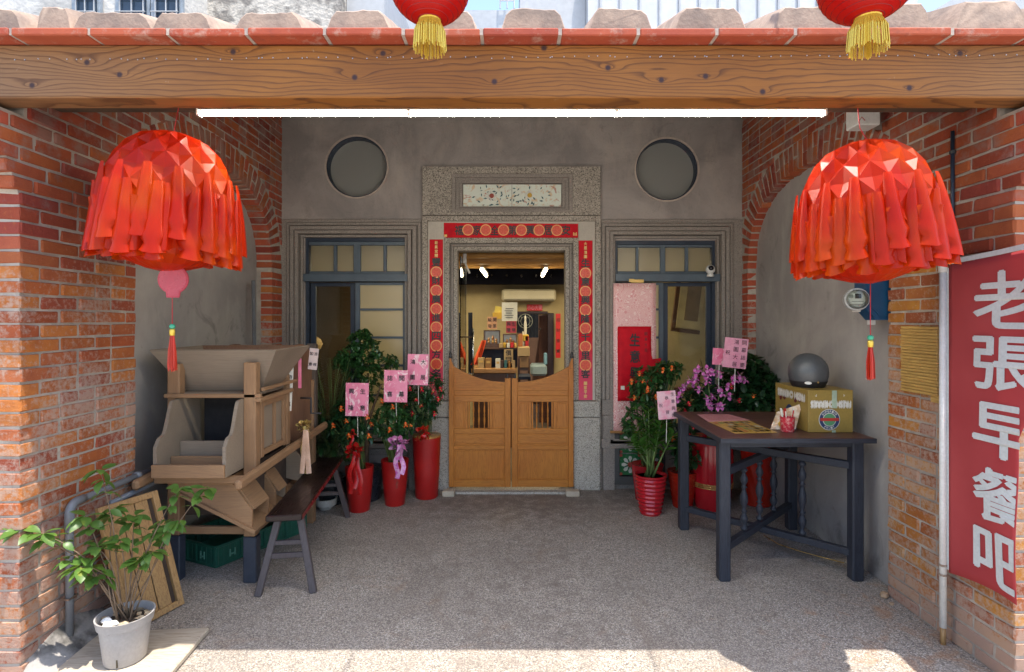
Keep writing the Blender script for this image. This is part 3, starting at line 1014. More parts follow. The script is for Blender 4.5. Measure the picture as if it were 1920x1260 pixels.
# majolica tiles set in the wainscot under the right window
for i, (cu, cv) in enumerate(((1178, 829), (1178, 868))):
    pass
wains = thing('tile_panel', 'green majolica flower tiles in a dark stone panel below the pink scroll', 'tile panel', (FX(1180), DF - .03, FZ(905)))
for (u0, v0) in ((1160, 808), (1160, 849), (1200, 808), (1200, 849)):
    x0, z1 = FX(u0), FZ(v0); s = 39 / 185.6
    m = MB(); m.cbox(x0, DF - .05, z1 - s, x0 + s, DF - .036, z1, .003); t_ = m.build('majolica_tile', P_GRN, wains)
    cx, cz = x0 + s / 2, z1 - s / 2
    m = MB()
    for k in range(8):
        a = k * PI / 4
        m.prism([(cx + .085 * math.cos(a + d) * q, cz + .085 * math.sin(a + d) * q) for d, q in ((0, .3), (.3, .75), (.12, 1), (-.12, 1), (-.3, .75))], DF - .056, DF - .05, EX)
    m.build('flower_relief', P_WHT, t_)
    m = MB(); m.prism(circ(cx, cz, .026, 12), DF - .06, DF - .052, EX)
    for sx in (-1, 1):
        for sz in (-1, 1): m.prism(circ(cx + sx * s * .44, cz + sz * s * .44, .016, 8), DF - .055, DF - .05, EX)
    m.build('flower_heart', P_RED, t_)
m = MB(); m.ring(rectp(1150, 803, 1244, 905), rectp(1159, 807, 1240, 890), DF - .07, DF - .01, EX); m.build('panel_frame', M('dark_stone', (.07, .07, .068), rough=.6), wains)

# ------------------------------------------------------------------ porch roof: slab, tile edge, plaster caps, beam
roof = thing('porch_roof', 'porch roof with terracotta tile edge and lumpy plastered tile ends on top', 'roof', (0, 2.4, 2.93))
m = MB()
m.prism([(2.62, roof_under(2.62) + .0), (5.72, roof_under(5.72)), (5.72, roof_under(5.72) + .05), (2.62, roof_under(2.62) + .05)], -3.2, 3.2, lambda p, q, a: (a, p, q))
m.build('ceiling_board', MAT_DARK_ROOF, roof)
m = MB()
m.prism([(2.46, 2.968), (2.7, 3.0), (5.72, roof_under(5.72) + .05), (5.72, roof_under(5.72) + .10), (2.46, 3.0)], -3.2, 3.2, lambda p, q, a: (a, p, q))
m.build('roof_bed', MAT_JOINT, roof)
tilew = 147 / FPX * 2.38
n = 0
for k in range(-10, 11):
    xc = FX(190 + 147 * (k + 5) + 2, 2.38) if True else 0
    x0 = (k - .5) * tilew + .045; x1 = x0 + tilew - .014
    if x1 < -3.1 or x0 > 3.1: continue
    m = MB(); dz = rnd.uniform(-.003, .003)
    m.cbox(x0, 2.372 + rnd.uniform(-.004, .004), 2.931 + dz, x1, 2.75, 2.964 + dz, .005)
    o = m.build('edge_tile', MAT_TERRA, roof); c_ = rnd.choice([(.34, .065, .03), (.42, .11, .05), (.28, .05, .03)]); o.color = c_ + (1,)
    m = MB(); m.box(x1 - .001, 2.378, 2.934, x1 + .015, 2.75, 2.963); m.build('tile_joint', MAT_JOINT, roof)
# plaster lumps sealing the ends of the roll tiles
caps = [(70, 133, 12), (136, 286, 21), (286, 396, 22), (440, 568, 22), (612, 730, 18), (790, 893, 20), (940, 1060, 15), (1105, 1222, 14), (1265, 1398, 12), (1450, 1580, 10), (1640, 1745, 4), (1790, 1925, 0), (-60, 40, 16), (1960, 2080, 2)]
for i, (a, b, vt) in enumerate(caps):
    r_ = random.Random(i * 7 + 1)
    x0, x1 = FX(a, 2.40), FX(b, 2.40); zt = FZ(vt, 2.40)
    w = x1 - x0; xc = (x0 + x1) / 2
    pr = []
    for k in range(13):
        t = k / 12
        x = x0 + w * t
        h = min(1, math.sin(PI * t) ** .55 * 1.5) 
        pr.append((x - w * .01 * math.cos(PI * t), 2.966 + (zt - 2.966) * (h * .95 + .035 * math.sin(5 * t + i)) + r_.uniform(-.003, .003)))
    pr = [(x0 - .012, 2.955)] + pr + [(x1 + .012, 2.955)]
    m = MB(); N = len(pr); vs = []; fs = []
    rows = 14
    for j in range(rows):
        y = 2.398 + (0 if j == 0 else .006 + (j - 1) * .085)
        sc = .96 if j == 0 else 1
        for (x, z) in pr:
            zz = 2.955 + (z - 2.955) * sc + (y - 2.4) * .36
            vs.append((xc + (x - xc) * (.97 if j == 0 else 1) + .004 * mnoise.noise(Vector((x * 20, y * 20, i))), y + .003 * mnoise.noise(Vector((x * 30, zz * 30, i))), zz + .0018 * mnoise.noise(Vector((x * 12, y * 9, i * 3)))))
    for j in range(rows - 1):
        for k in range(N - 1): fs.append((j * N + k, j * N + k + 1, (j + 1) * N + k + 1, (j + 1) * N + k))
    fs.append(tuple(range(N)))
    m.add(vs, fs)
    m.build('roll_tile_cap', MAT_LIMECAP, roof, 'auto')

beam = thing('timber_beam', 'thick knotty brown timber beam spanning the whole porch front', 'beam', (0, 2.45, 2.69))
# drawn slightly out of square as it stands: right end a little lower in front
m = MB()
zb, zt_ = 2.692, 2.928
m.cbox(-3.0, 2.45, zb, 3.0, 2.578, zt_, .006)
m.build('beam_timber', MAT_BEAM, beam)
m = MB()
MAT_NAIL = M('bright_nail', (.6, .58, .55), rough=.3, metal=.9, bump=.02)
for i in range(46):
    u = 30 + i * 42 + rnd.uniform(-14, 14)
    v = 112 + rnd.uniform(-2, 2) - i * .2
    for du in (0, rnd.uniform(18, 27)):
        p = P(u + du, v, 2.45)
        m.prism(circ(p.x, p.z, .0025, 6), 2.4475, 2.451, EX)
m.build('nail_heads', MAT_NAIL, beam)['kind'] = 'stuff'

# a strip of dark ceiling timber behind the beam on which the tube is fixed
m = MB(); m.cbox(-2.3, 2.582, 2.757, 2.3, 2.80, 2.95, .004); m.build('batten', MAT_DARK_ROOF, roof)

# ------------------------------------------------------------------ fluorescent tube
lamp = thing('tube_light', 'long glowing white tube light running under the timber beam', 'light', (0, 2.72, 2.73))
x0, x1 = FX(378, 2.70), FX(1543, 2.70)
m = MB(); m.cbox(x0 - .004, 2.676, 2.7235, x1 + .004, 2.724, 2.76, .003); m.build('housing', M('grey_housing', (.20, .19, .18), rough=.5, bump=.03), lamp)
m = MB(); m.cbox(x0, 2.686, 2.704, x1, 2.712, 2.723, .007); m.build('lit_tube', emit('lit_tube', (1.0, .95, .80), 46.0), lamp)
for xx in (x0 - .012, x0 + (x1 - x0) * .3335, x0 + (x1 - x0) * .667, x1 + .004):
    m = MB(); m.cbox(xx - .006, 2.680, 2.700, xx + .008, 2.718, 2.7605, .003); m.build('end_cap', MAT_WHITEPL, lamp)
m = MB(); m.tube([(x1, 2.70, 2.746), (x1 + .05, 2.70, 2.75), (x1 + .13, 2.7, 2.757)], .003, 6); m.build('wire', MAT_WHITEPL, lamp)

# ------------------------------------------------------------------ buildings seen over the roof
MAT_BGWALL = M('white_weathered_wall', (.66, .64, .60), (.38, .37, .35), scale=.6, rough=.85, lo=.45, hi=.7, bscale=8, bump=.4, bdist=.05)
MAT_BGGREY = M('pale_grey_metal_cladding', (.52, .53, .54), (.44, .45, .46), scale=.5, rough=.6, bscale=6)
MAT_BGPEEL = M('peeling_plaster_wall', (.55, .51, .45), (.22, .20, .18), scale=2.4, rough=.9, lo=.46, hi=.58, bscale=9, bump=.8, bdist=.05)
MAT_BGDARK = M('dark_window_glass', (.03, .05, .08), rough=.15, bump=.02)
DB = 13.0
bg1 = thing('neighbour_house', 'white house with barred blue windows seen above the left roof edge', 'house', (FX(280, DB), DB, 0))
m = MB(); m.box(FX(-300, DB), DB, 0, FX(345, DB), DB + 5, 11.5); m.build('wall', MAT_BGWALL, bg1)
for (a, b) in ((145, 190), (226, 282), (292, 343)):
    m = MB(); m.box(FX(a - 4, DB), DB - .10, FZ(46, DB), FX(b + 4, DB), DB - .02, FZ(-110, DB)); w = m.build('window', M('window_pale_frame', (.36, .42, .48), rough=.5), bg1)
    m = MB(); m.box(FX(a + 6, DB), DB - .14, FZ(44, DB), FX(b - 2, DB), DB - .09, FZ(-100, DB)); m.build('pane', MAT_BGDARK, w)
    m = MB()
    for q in range(3): m.box(FX(a + 8 + q * (b - a - 8) / 2.2, DB), DB - .2, FZ(46, DB), FX(a + 9.5 + q * (b - a - 8) / 2.2, DB), DB - .17, FZ(-110, DB))
    for v in (-30, 6, 30): m.box(FX(a, DB), DB - .21, FZ(v + .8, DB), FX(b, DB), DB - .18, FZ(v - .8, DB))
    m.build('window_bars', MAT_BGGREY, w)
bg2 = thing('neighbour_wall', 'tall peeling plaster wall with dark streaks above the left part of the roof', 'house', (FX(480, DB + 1), DB + 1, 0))
m = MB(); m.box(FX(346, DB + 1), DB + 1, 0, FX(640, DB + 1), DB + 6, 11.8); m.build('wall', MAT_BGPEEL, bg2)
m = MB(); m.box(FX(641, DB + 1), DB + 1.4, 0, FX(714, DB + 1), DB + 5, 11.2); m.build('side_bay', MAT_BGGREY, bg2)
bg3 = thing('metal_clad_building', 'pale grey metal clad building rising above the right half of the roof', 'building', (FX(1300, DB + 2), DB + 2, 0))
m = MB(); m.box(FX(975, DB + 2), DB + 2, 0, FX(1098, DB + 2), DB + 8, 11.9); m.build('wall', MAT_BGGREY, bg3)
m = MB(); m.box(FX(1098, DB + 2) + .01, DB + 1.6, 0, FX(1700, DB + 2), DB + 8, 12.5); w = m.build('clad_wall', M('white_cladding', (.62, .63, .64), (.55, .56, .57), scale=.4, bscale=4), bg3)
m = MB()
for k in range(16):
    xx = FX(1120 + k * 36, DB + 2); m.box(xx, DB + 1.55, 0, xx + .05, DB + 1.6, 12.5)
m.build('cladding_ribs', MAT_BGGREY, bg3)
bg4 = thing('low_block', 'low pale wall in the gap between the houses behind the roof', 'building', (FX(850, 20), 20, 0))
m = MB(); m.box(FX(600, 20), 20, 0, FX(1010, 20), 24, FZ(19, 20)); m.build('wall', MAT_BGGREY, bg4)
m = MB()
for k in range(3): m.tube([(FX(938 + k * 13, 20), 19.9, FZ(19, 20)), (FX(938 + k * 13, 20), 19.9, FZ(-12, 20))], .03, 5)
m.tube([(FX(938, 20), 19.9, FZ(4, 20)), (FX(964, 20), 19.9, FZ(4, 20))], .03, 5); m.build('roof_rail', MAT_BGGREY, bg4)
bg5 = thing('grey_roof_corner', 'dark grey sloping roof corner above the right end of the porch', 'roof', (FX(1800, 9), 9, 6))
m = MB(); m.prism([(FX(1735, 9), FZ(28, 9)), (FX(1850, 9), FZ(-40, 9)), (FX(2100, 9), FZ(-40, 9)), (FX(2100, 9), FZ(60, 9)), (FX(1735, 9), FZ(60, 9))], 9.0, 10, EX); m.build('roof_mass', MAT_BGGREY, bg5)
# ------------------------------------------------------------------ the room behind
MAT_MUSTARD = M('ochre_interior_wall', (.50, .40, .22), (.40, .31, .16), scale=2.2, rough=.8, bump=.2)
MAT_DARKWOOD = wood('dark_red_wood', (.10, .045, .025), (.07, .03, .018), 'z', rough=.4)
MAT_HONEYWOOD_X = wood('honey_wood_x', (.42, .21, .07), (.34, .16, .05), 'x', rough=.45)
MAT_HONEYWOOD_Z = wood('honey_wood_z', (.42, .20, .065), (.33, .15, .045), 'z', rough=.45)
MAT_LOGY = wood('golden_rafter_wood', (.62, .34, .10), (.48, .24, .07), 'x', rough=.5)
MAT_NAVYCLOTH = M('navy_cloth', (.012, .018, .04), (.008, .012, .028), rough=.85, bump=.2)
MAT_CHROME = M('brushed_chrome', (.55, .56, .56), (.45, .46, .46), rough=.25, metal=1.0, bump=.03)
MAT_RED_PAPER = M('red_paper', (.60, .012, .02), (.52, .01, .018), scale=6, rough=.55, bump=.08, lo=.3, hi=.7)
MAT_INK = M('black_ink', (.012, .01, .012), rough=.5, bump=.02)
MAT_GOLD = M('gold_print', (.75, .50, .14), (.65, .40, .10), rough=.4, bump=.02, spec=.6)
MAT_PAPER = M('white_paper', (.72, .70, .62), (.66, .64, .56), rough=.7, bump=.04)
MAT_YELPAPER = M('yellow_paper', (.70, .45, .06), (.6, .36, .05), rough=.7, bump=.04)
MAT_PINKPAPER = M('pink_card', (.72, .22, .32), (.66, .15, .26), scale=7, rough=.35, bump=.05, lo=.4, hi=.6)
MAT_KRAFT = M('kraft_paper', (.52, .36, .18), (.45, .30, .14), rough=.75, bump=.06)
MAT_ACW = M('cream_plastic', (.66, .60, .45), (.62, .56, .41), rough=.45, bump=.02)

room = thing('interior_room', 'ochre walled shop room seen through the open doorway, with a dark loft beam', 'room', (0, 8.75, 0))
DB2 = 8.75
m = MB(); m.box(-3.5, DB2, 0, FX(970, DB2), DB2 + .1, 3.4); m.box(FX(970, DB2), DB2, FZ(590, DB2), FX(1030, DB2), DB2 + .1, 3.4); m.box(FX(1030, DB2), DB2, 0, 3.7, DB2 + .1, 3.4)
m.build('back_wall', MAT_MUSTARD, room)
m = MB(); m.box(-3.6, 5.72, 0, -3.5, DB2 + .1, 4.0); m.build('side_wall', MAT_MUSTARD, room)
m = MB(); m.box(3.5, 5.72, 0, 3.6, DB2 + .1, 4.0); m.build('side_wall', MAT_MUSTARD, room)
m = MB(); m.box(-3.5, 5.715, 3.9, 3.5, DB2, 4.0); m.build('room_ceiling', MAT_DARK_ROOF, room)
m = MB(); m.box(-3.5, DB2 - .5, FZ(533, DB2 - .5), 3.5, DB2 - .38, FZ(497, DB2 - .5)); m.build('loft_beam', M('dark_loft_board', (.004, .004, .009), rough=.9, spec=.1), room)
m = MB(); m.box(-3.5, 6.4, 2.92, 3.5, DB2, 2.98); m.build('loft_ceiling', MAT_DARK_ROOF, room)
for (v, D, w) in ((478, 6.6, .09), (488, 7.1, .11), (497, 7.7, .09)):
    m = MB(); m.cbox(-3.4, D, FZ(v + w * 60, D), 3.4, D + .1, FZ(v - w * 45, D) , .02); m.build('rafter', MAT_LOGY, room)
m = MB()
for k in range(14): m.tube([(-1.4 + k * .22, DB2 - .52, FZ(519, DB2 - .5)), (-1.4 + k * .22, DB2 - .6, FZ(517, DB2 - .5))], .012, 6)
m.build('hook_row', MAT_CHROME, room)['kind'] = 'stuff'
# corridor behind the opening in the back wall
m = MB(); m.box(FX(960, 11), 11, 0, FX(1060, 11), 11.1, 3); m.box(FX(966, DB2) - .06, DB2 + .1, 0, FX(966, DB2) - .02, 11, 3); m.box(FX(1038, DB2) + .12, DB2 + .1, 0, FX(1038, DB2) + .16, 11, 3)
m.build('corridor_wall', M('brown_corridor_wall', (.22, .12, .07), rough=.7), room)

# two lit tubes hanging in the room
for (ua, ub, nm) in ((903, 912, 'left small lit tube light hanging inside the shop room'), (1024, 1017, 'right small lit tube light hanging inside the shop room')):
    a = P(ua, 505, 7.3); b = P(ub, 517, 7.95)
    lp = thing('room_light', nm, 'light', (a.x, a.y, a.z), 'tube lights inside the room')
    m = MB(); m.tube([a, b], .022, 8); m.build('lit_tube', emit('room_tube', (1.0, .86, .55), 6), lp)
    m = MB(); d = Vector((0, 0, .035)); m.bar(a + d, b + d, .05, .03); m.build('housing', MAT_WHITEPL, lp)
    al = bpy.data.lights.new('room_lamp', 'AREA'); al.shape = 'RECTANGLE'; al.size = .5; al.size_y = 1.2; al.energy = 17; al.color = (1, .84, .52)
    lo = bpy.data.objects.new('room_lamp', al); COL.objects.link(lo); lo.location = ((a.x + b.x) / 2 * 2.6, (a.y + b.y) / 2 - .6, (a.z + b.z) / 2 + .1)

# air conditioner
D = 8.7
ac_ = thing('air_conditioner', 'long cream wall air conditioner on the ochre wall inside the doorway', 'air conditioner', (FX(990, D), D, FZ(566, D)))
m = MB(); m.cbox(FX(941, D), D - .2, FZ(565, D), FX(1041, D), D + .04, FZ(543, D), .03); m.build('casing', MAT_ACW, ac_)
m = MB(); m.cbox(FX(946, D), D - .205, FZ(564, D), FX(1036, D), D - .16, FZ(561, D), .004); m.build('air_flap', M('grey_flap', (.3, .27, .2), rough=.5), ac_)
# warning sign
D = 8.72
sg = thing('warning_sign', 'small red sign with pale lettering above the inner doorway', 'sign', (FX(1003, D), D, FZ(582, D)))
m = MB(); m.box(FX(988, D), D, FZ(582.5, D), FX(1017, D), D + .01, FZ(571, D)); m.build('board', MAT_RED_PAPER, sg)
m = MB(); 
for i, ch in enumerate('小心大頭'): text(m, ch, (FX(992 + i * 7, D), D, FZ(576.8, D)), .053, .07, bold=.02)
m.build('lettering', MAT_PINKPAPER, sg)
# inner door frame, open door, dark cloths
D = 8.7
idf = thing('inner_door', 'dark framed inner doorway with an open brown door under the red sign', 'door', (FX(1005, D), D, 0))
m = MB(); m.cbox(FX(1027, D), D - .04, 0, FX(1038, D), D + .06, FZ(587, D)); m.cbox(FX(966, D), D - .04, FZ(588.5, D), FX(1027, D) - .002, D + .06, FZ(584, D)); m.build('door_frame', M('plum_frame', (.03, .015, .03), rough=.5), idf)
m = MB(); m.cbox(FX(1011, D + .3), D + .3, 0, FX(1026, D + .3), D + .34, FZ(592, D + .3)); dl = m.build('door_leaf', wood('plum_wood', (.16, .06, .04), (.12, .045, .03), 'z'), idf)
m = MB(); m.lathe([(.012, -.02), (.02, 0), (.012, .02)], (FX(1012, D + .3), D + .27, FZ(617, D + .3)), 8); m.build('door_knob', MAT_CHROME, dl)
nor = thing('noren_curtain', 'navy curtain with a round white crest hanging in the inner doorway', 'curtain', (FX(985, 8.6), 8.6, FZ(632, 8.6)))
m = MB(); D = 8.6
for k in range(12):
    u0 = 969 + k * 3.4; y = D + .02 * math.sin(k * 1.7); y2 = D + .02 * math.sin((k + 1) * 1.7); vb = 624 if k < 5 else 633
    m.add([(FX(u0, D), y, FZ(589, D)), (FX(u0 + 3.4, D), y2, FZ(589, D)), (FX(u0 + 3.4, D), y2, FZ(vb, D)), (FX(u0, D), y, FZ(vb, D))], [(0, 1, 2, 3)])
m.build('cloth', MAT_NAVYCLOTH, nor, True)
m = MB(); cx, cz = FX(985, D), FZ(602, D)
for r0, r1 in ((.115, .105), (.075, .068)): m.ring(circ(cx, cz, r0, 32), circ(cx, cz, r1, 32), D - .035, D - .028, EX)
for k in range(8): a = k * PI / 4; m.bar((cx + .07 * math.cos(a), D - .03, cz + .07 * math.sin(a)), (cx + .105 * math.cos(a), D - .03, cz + .105 * math.sin(a)), .008, .006, c=.001)
m.build('crest', M('crest_grey', (.30, .32, .3), rough=.8), nor)
for (a, b) in ((859, 869), (878, 886)):
    D = 7.6
    m = MB()
    for k in range(6):
        u0 = a + k * (b - a) / 6; u1 = a + (k + 1) * (b - a) / 6
        m.add([(FX(u0, D), D + .02 * (k % 2), FZ(586, D)), (FX(u1, D), D + .02 * ((k + 1) % 2), FZ(586, D)), (FX(u1, D), D + .02 * ((k + 1) % 2), FZ(700, D)), (FX(u0, D), D + .02 * (k % 2), FZ(700, D))], [(0, 1, 2, 3)])
    o = m.build('hanging_cloth', MAT_NAVYCLOTH, None)
    tag(o, ('narrow navy cloth hanging at the left edge inside the doorway' if a < 870 else 'narrow navy cloth hanging between the chrome door handles and the ochre wall'), 'curtain', 'navy cloths inside the doorway')
# red couplet on inner wall
D = 8.5
m = MB(); m.box(FX(1042, D), D, FZ(671, D), FX(1051, D), D + .01, FZ(588, D)); rb = m.build('red_scroll', MAT_RED_PAPER); tag(rb, 'narrow red paper scroll on the right inside the doorway', 'scroll')
m = MB(); vtext(m, '招財進寶', (FX(1046.5, D), D, FZ(600, D)), .16, .055, bold=.01); m.build('lettering', MAT_INK, rb)

# counter with its clutter
D = 7.2
ct = thing('counter', 'wooden counter with dark shelves just inside the doorway', 'counter', (FX(935, D), D, 0))
m = MB(); m.cbox(FX(884, D), D, FZ(700, D), FX(969, D), D + .5, FZ(691, D), .008); m.build('counter_top', MAT_HONEYWOOD_X, ct)
m = MB(); m.cbox(FX(886, D), D + .03, 0.02, FX(968, D), D + .5, FZ(700.5, D)); m.build('counter_front', MAT_DARKWOOD, ct)
m = MB(); m.cbox(FX(901, D + .2), D + .2, FZ(691, D + .2) + .02, FX(970, D + .2), D + .5, FZ(655, D + .2)); m.build('shelf_box', MAT_NAVYCLOTH, ct)
m = MB(); m.cbox(FX(899, D + .18), D + .15, FZ(655, D + .2) + .002, FX(971, D + .18), D + .52, FZ(652, D + .2)); m.build('shelf_top', MAT_DARKWOOD, ct)
MAT_GLASSFRONT = M('mirror_white', (.6, .62, .58), rough=.15, bump=.01)
for (u0, v0, u1, v1, lb) in ((907, 619, 938, 653, 'larger dark framed picture box with a gilt figurine on the counter shelf'), (943, 626, 969, 650, 'smaller dark framed picture box with gilt figurines on the counter shelf')):
    D2 = 7.45
    f = thing('shadow_box', lb, 'picture frame', (FX((u0 + u1) / 2, D2), D2, FZ(v1, D2)), 'framed boxes on the counter shelf')
    m = MB(); m.ring(rectp(u0, v0, u1, v1, D2), rectp(u0 + 2, v0 + 2, u1 - 2, v1 - (9 if u0 < 930 else 2), D2), D2 - .03, D2 + .05, EX); m.build('frame', MAT_DARKWOOD, f)
    m = MB(); m.box(FX(u0 + 2, D2), D2 + .03, FZ(v1 - 2, D2), FX(u1 - 2, D2), D2 + .04, FZ(v0 + 2, D2)); m.build('backing', MAT_GLASSFRONT, f)
    m = MB()
    for (q, h) in ((.3, .6), (.55, .8), (.75, .5)):
        xx = FX(u0 + (u1 - u0) * q, D2); zb_ = FZ(v1 - 9, D2) if u0 < 930 else FZ(v1 - 3, D2)
        m.lathe([(.012, 0), (.022, .02), (.014, .06 * h), (.02, .1 * h), (.006, .14 * h)], (xx, D2 + .005, zb_), 8)
    m.build('figurine', M('gilt_figure', (.5, .32, .1), (.35, .1, .05), scale=30, rough=.35), f)
# bottles, bags, cards
def flatcard(name, u0, v0, u1, v1, D, mat, lb, cat='card', chars='', tm=None, tilt=0, cols=1, th=.006, sz=None, bold=.01, csz=1.0):
    c = P((u0 + u1) / 2, (v0 + v1) / 2, D); w = (u1 - u0) / FPX * D; h = (v1 - v0) / FPX * D
    ax = Vector((math.cos(tilt), 0, math.sin(tilt))); ay = Vector((-math.sin(tilt), 0, math.cos(tilt)))
    m = MB(); mt = Matrix.Translation(c) @ Matrix.Rotation(-tilt, 4, 'Y')
    m.box(-w / 2, -th / 2, -h / 2, w / 2, th / 2, h / 2, mt)
    o = m.build(name, mat, None, org=c); tag(o, lb, cat)
    if chars:
        m = MB(); lines = chars.split('|'); nl = len(lines)
        for li, line in enumerate(lines):
            n_ = len(line); s = min(w / nl * .75, h / max(n_, 1) * .8) * csz
            for i, ch in enumerate(line):
                if ch == ' ': continue
                p = c - Vector((0, th / 2 + .001, 0)) + ax * (w * ((nl - 1) / 2 - li) / nl) + ay * (h * ((n_ - 1) / 2 - i) / n_)
                text(m, ch, p, s, s, ax, ay, bold, .001)
        m.build('lettering', tm or MAT_INK, o)
    return o
flatcard('paper_bag', 941, 567, 970, 602, 7.3, MAT_PAPER, 'white paper notice hanging above the counter inside the doorway', 'notice', '')
m = MB()
for k in range(5): m.box(FX(948 - (k % 2) * 2, 7.29), 7.288, FZ(579 + k * 4.2, 7.29), FX(963 - (k % 3) * 1.5, 7.29), 7.296, FZ(578 + k * 4.2, 7.29))
m.build('lettering', MAT_INK, bpy.data.objects['paper_bag'])
flatcard('gift_card', 914, 594, 932, 617, 7.35, M('salmon_card', (.7, .36, .2), rough=.6), 'salmon card with black characters above the counter', 'card', '開張|駿發')
flatcard('gift_card', 949, 602, 968, 624, 7.34, M('rose_card', (.6, .05, .09), rough=.6), 'red card below the white notice above the counter', 'card', '生意|興隆')
flatcard('yellow_box', 924, 586, 944, 598, 7.42, MAT_YELPAPER, 'orange yellow box beside the white notice inside the doorway', 'box', th=.1)
flatcard('yellow_box', 928, 575, 943, 587, 7.46, M('lemon_paper', (.75, .6, .12), rough=.6), 'lemon yellow wrapped packet topmost beside the white notice', 'packet', th=.1, tilt=-.2)
flatcard('price_card', 945, 655, 962, 681, 7.3, MAT_KRAFT, 'tan card hanging on the front of the dark counter shelf', 'card', '價目')
for (u0, v0, u1, v1, mt_, lb) in ((896, 671, 908, 691, MAT_KRAFT, 'tan carton leftmost on the counter top'), (910, 672, 921, 691, M('brown_carton', (.42, .22, .08), rough=.7), 'brown carton second on the counter top'), (929, 673, 938, 691, MAT_PAPER, 'small pale carton right of the brown one on the counter')):
    m = MB(); m.cbox(FX(u0, 7.25), 7.25, FZ(v1, 7.25), FX(u1, 7.25), 7.38, FZ(v0, 7.25), .004); o = m.build('carton', mt_, None); tag(o, lb, 'carton', 'cartons on the counter')
    m = MB(); m.box(FX(u0 + 2, 7.25), 7.247, FZ(v0 + 9, 7.25), FX(u1 - 2, 7.25), 7.251, FZ(v0 + 5, 7.25)); m.build('label_patch', MAT_GOLD, o)
m = MB()
MAT_ORCLOTH = M('orange_cloth', (.75, .10, .02), (.6, .06, .02), rough=.7, bump=.2)
vs = []; 
for j in range(9):
    t = j / 8
    for k in range(7):
        s = k / 6
        u = 889 + 18 * t ** .7 * .6 + 8 + (s - .5) * (9 + 5 * (1 - t)) - 8 * (1 - t); v = 684 - 46 * t
        vs.append(P(u, v, 7.3 + .03 * math.sin(s * 9 + t * 3)))
m.add(vs, [(j * 7 + k, j * 7 + k + 1, j * 7 + k + 8, j * 7 + k + 7) for j in range(8) for k in range(6)])
o = m.build('orange_cloth', MAT_ORCLOTH, None, True); tag(o, 'orange red ribbon cloth draped left of the picture boxes on the counter', 'cloth')
# till boxes, brass lamp, chair at the right of the counter
tb = thing('cardboard_stack', 'tan cardboard boxes stacked at the right end of the counter', 'boxes', (FX(983, 7.2), 7.2, FZ(690, 7.2)))
m = MB(); m.cbox(FX(971, 7.2), 7.2, FZ(668, 7.2), FX(993, 7.2), 7.5, FZ(651, 7.2), .005); m.build('upper_box', MAT_KRAFT, tb)
m = MB(); m.cbox(FX(975, 7.25), 7.25, FZ(690, 7.2), FX(991, 7.2), 7.5, FZ(668.3, 7.2), .005); m.build('lower_box', M('brown_carton2', (.36, .2, .09), rough=.7), tb)
m = MB(); m.cbox(FX(972, 7.35), 7.35, FZ(650.6, 7.2), FX(980, 7.35), 7.45, FZ(627, 7.2), .005); m.build('orange_packet', M('orange_packet', (.5, .17, .05), rough=.6), tb)
bl_ = thing('brass_lamp', 'slim white and brass lamp with a yellow shade in front of the navy curtain', 'lamp', (FX(985, 7.6), 7.6, FZ(645, 7.6)))
m = MB(); m.lathe([(.018, 0), (.018, .16), (.01, .2), (.014, .24), (.004, .27)], (FX(985, 7.6), 7.6, FZ(628, 7.6)), 10); m.build('stem', MAT_PAPER, bl_)
m = MB(); m.cbox(FX(980, 7.6), 7.55, FZ(640, 7.6), FX(991, 7.6), 7.65, FZ(627, 7.6), .01); m.build('lamp_shade', MAT_YELPAPER, bl_)
ch = thing('wooden_chair', 'dark chair standing at the right of the counter inside', 'chair', (FX(984, 6.9), 6.9, 0))
D = 6.9
m = MB(); m.cbox(FX(973, D), D, FZ(712, D), FX(995, D), D + .4, FZ(706, D), .005); m.build('seat', MAT_NAVYCLOTH, ch)
for u in (974, 993.5):
    m = MB(); m.tube([(FX(u, D), D + .38, 0.02), (FX(u, D), D + .4, FZ(676, D))], .014, 6); m.build('leg', MAT_DARKWOOD, ch)
    m = MB(); m.tube([(FX(u, D), D + .02, 0.02), (FX(u, D), D + .02, FZ(708, D))], .014, 6); m.build('leg', MAT_DARKWOOD, ch)
m = MB(); m.cbox(FX(975, D), D + .38, FZ(683, D), FX(993, D), D + .41, FZ(677, D), .005); m.cbox(FX(975, D), D + .38, FZ(700, D), FX(993, D), D + .41, FZ(690, D), .005); m.build('backrest', MAT_DARKWOOD, ch)
m = MB(); m.cbox(FX(995, 8.0), 8.0, FZ(705, 8.0), FX(1026, 8.0), 8.4, FZ(684, 8.0), .03); o = m.build('blue_tub', M('pale_blue_plastic', (.30, .40, .46), rough=.5)); tag(o, 'pale blue plastic tub on the floor in the inner doorway', 'tub')
m = MB(); m.cbox(FX(1020, 8.1), 8.1, FZ(684, 8.1), FX(1026, 8.1), 8.2, FZ(662, 8.1), .01); o = m.build('blue_board', M('light_blue_plastic', (.22, .42, .56), rough=.5)); tag(o, 'light blue upright board above the blue tub', 'board')

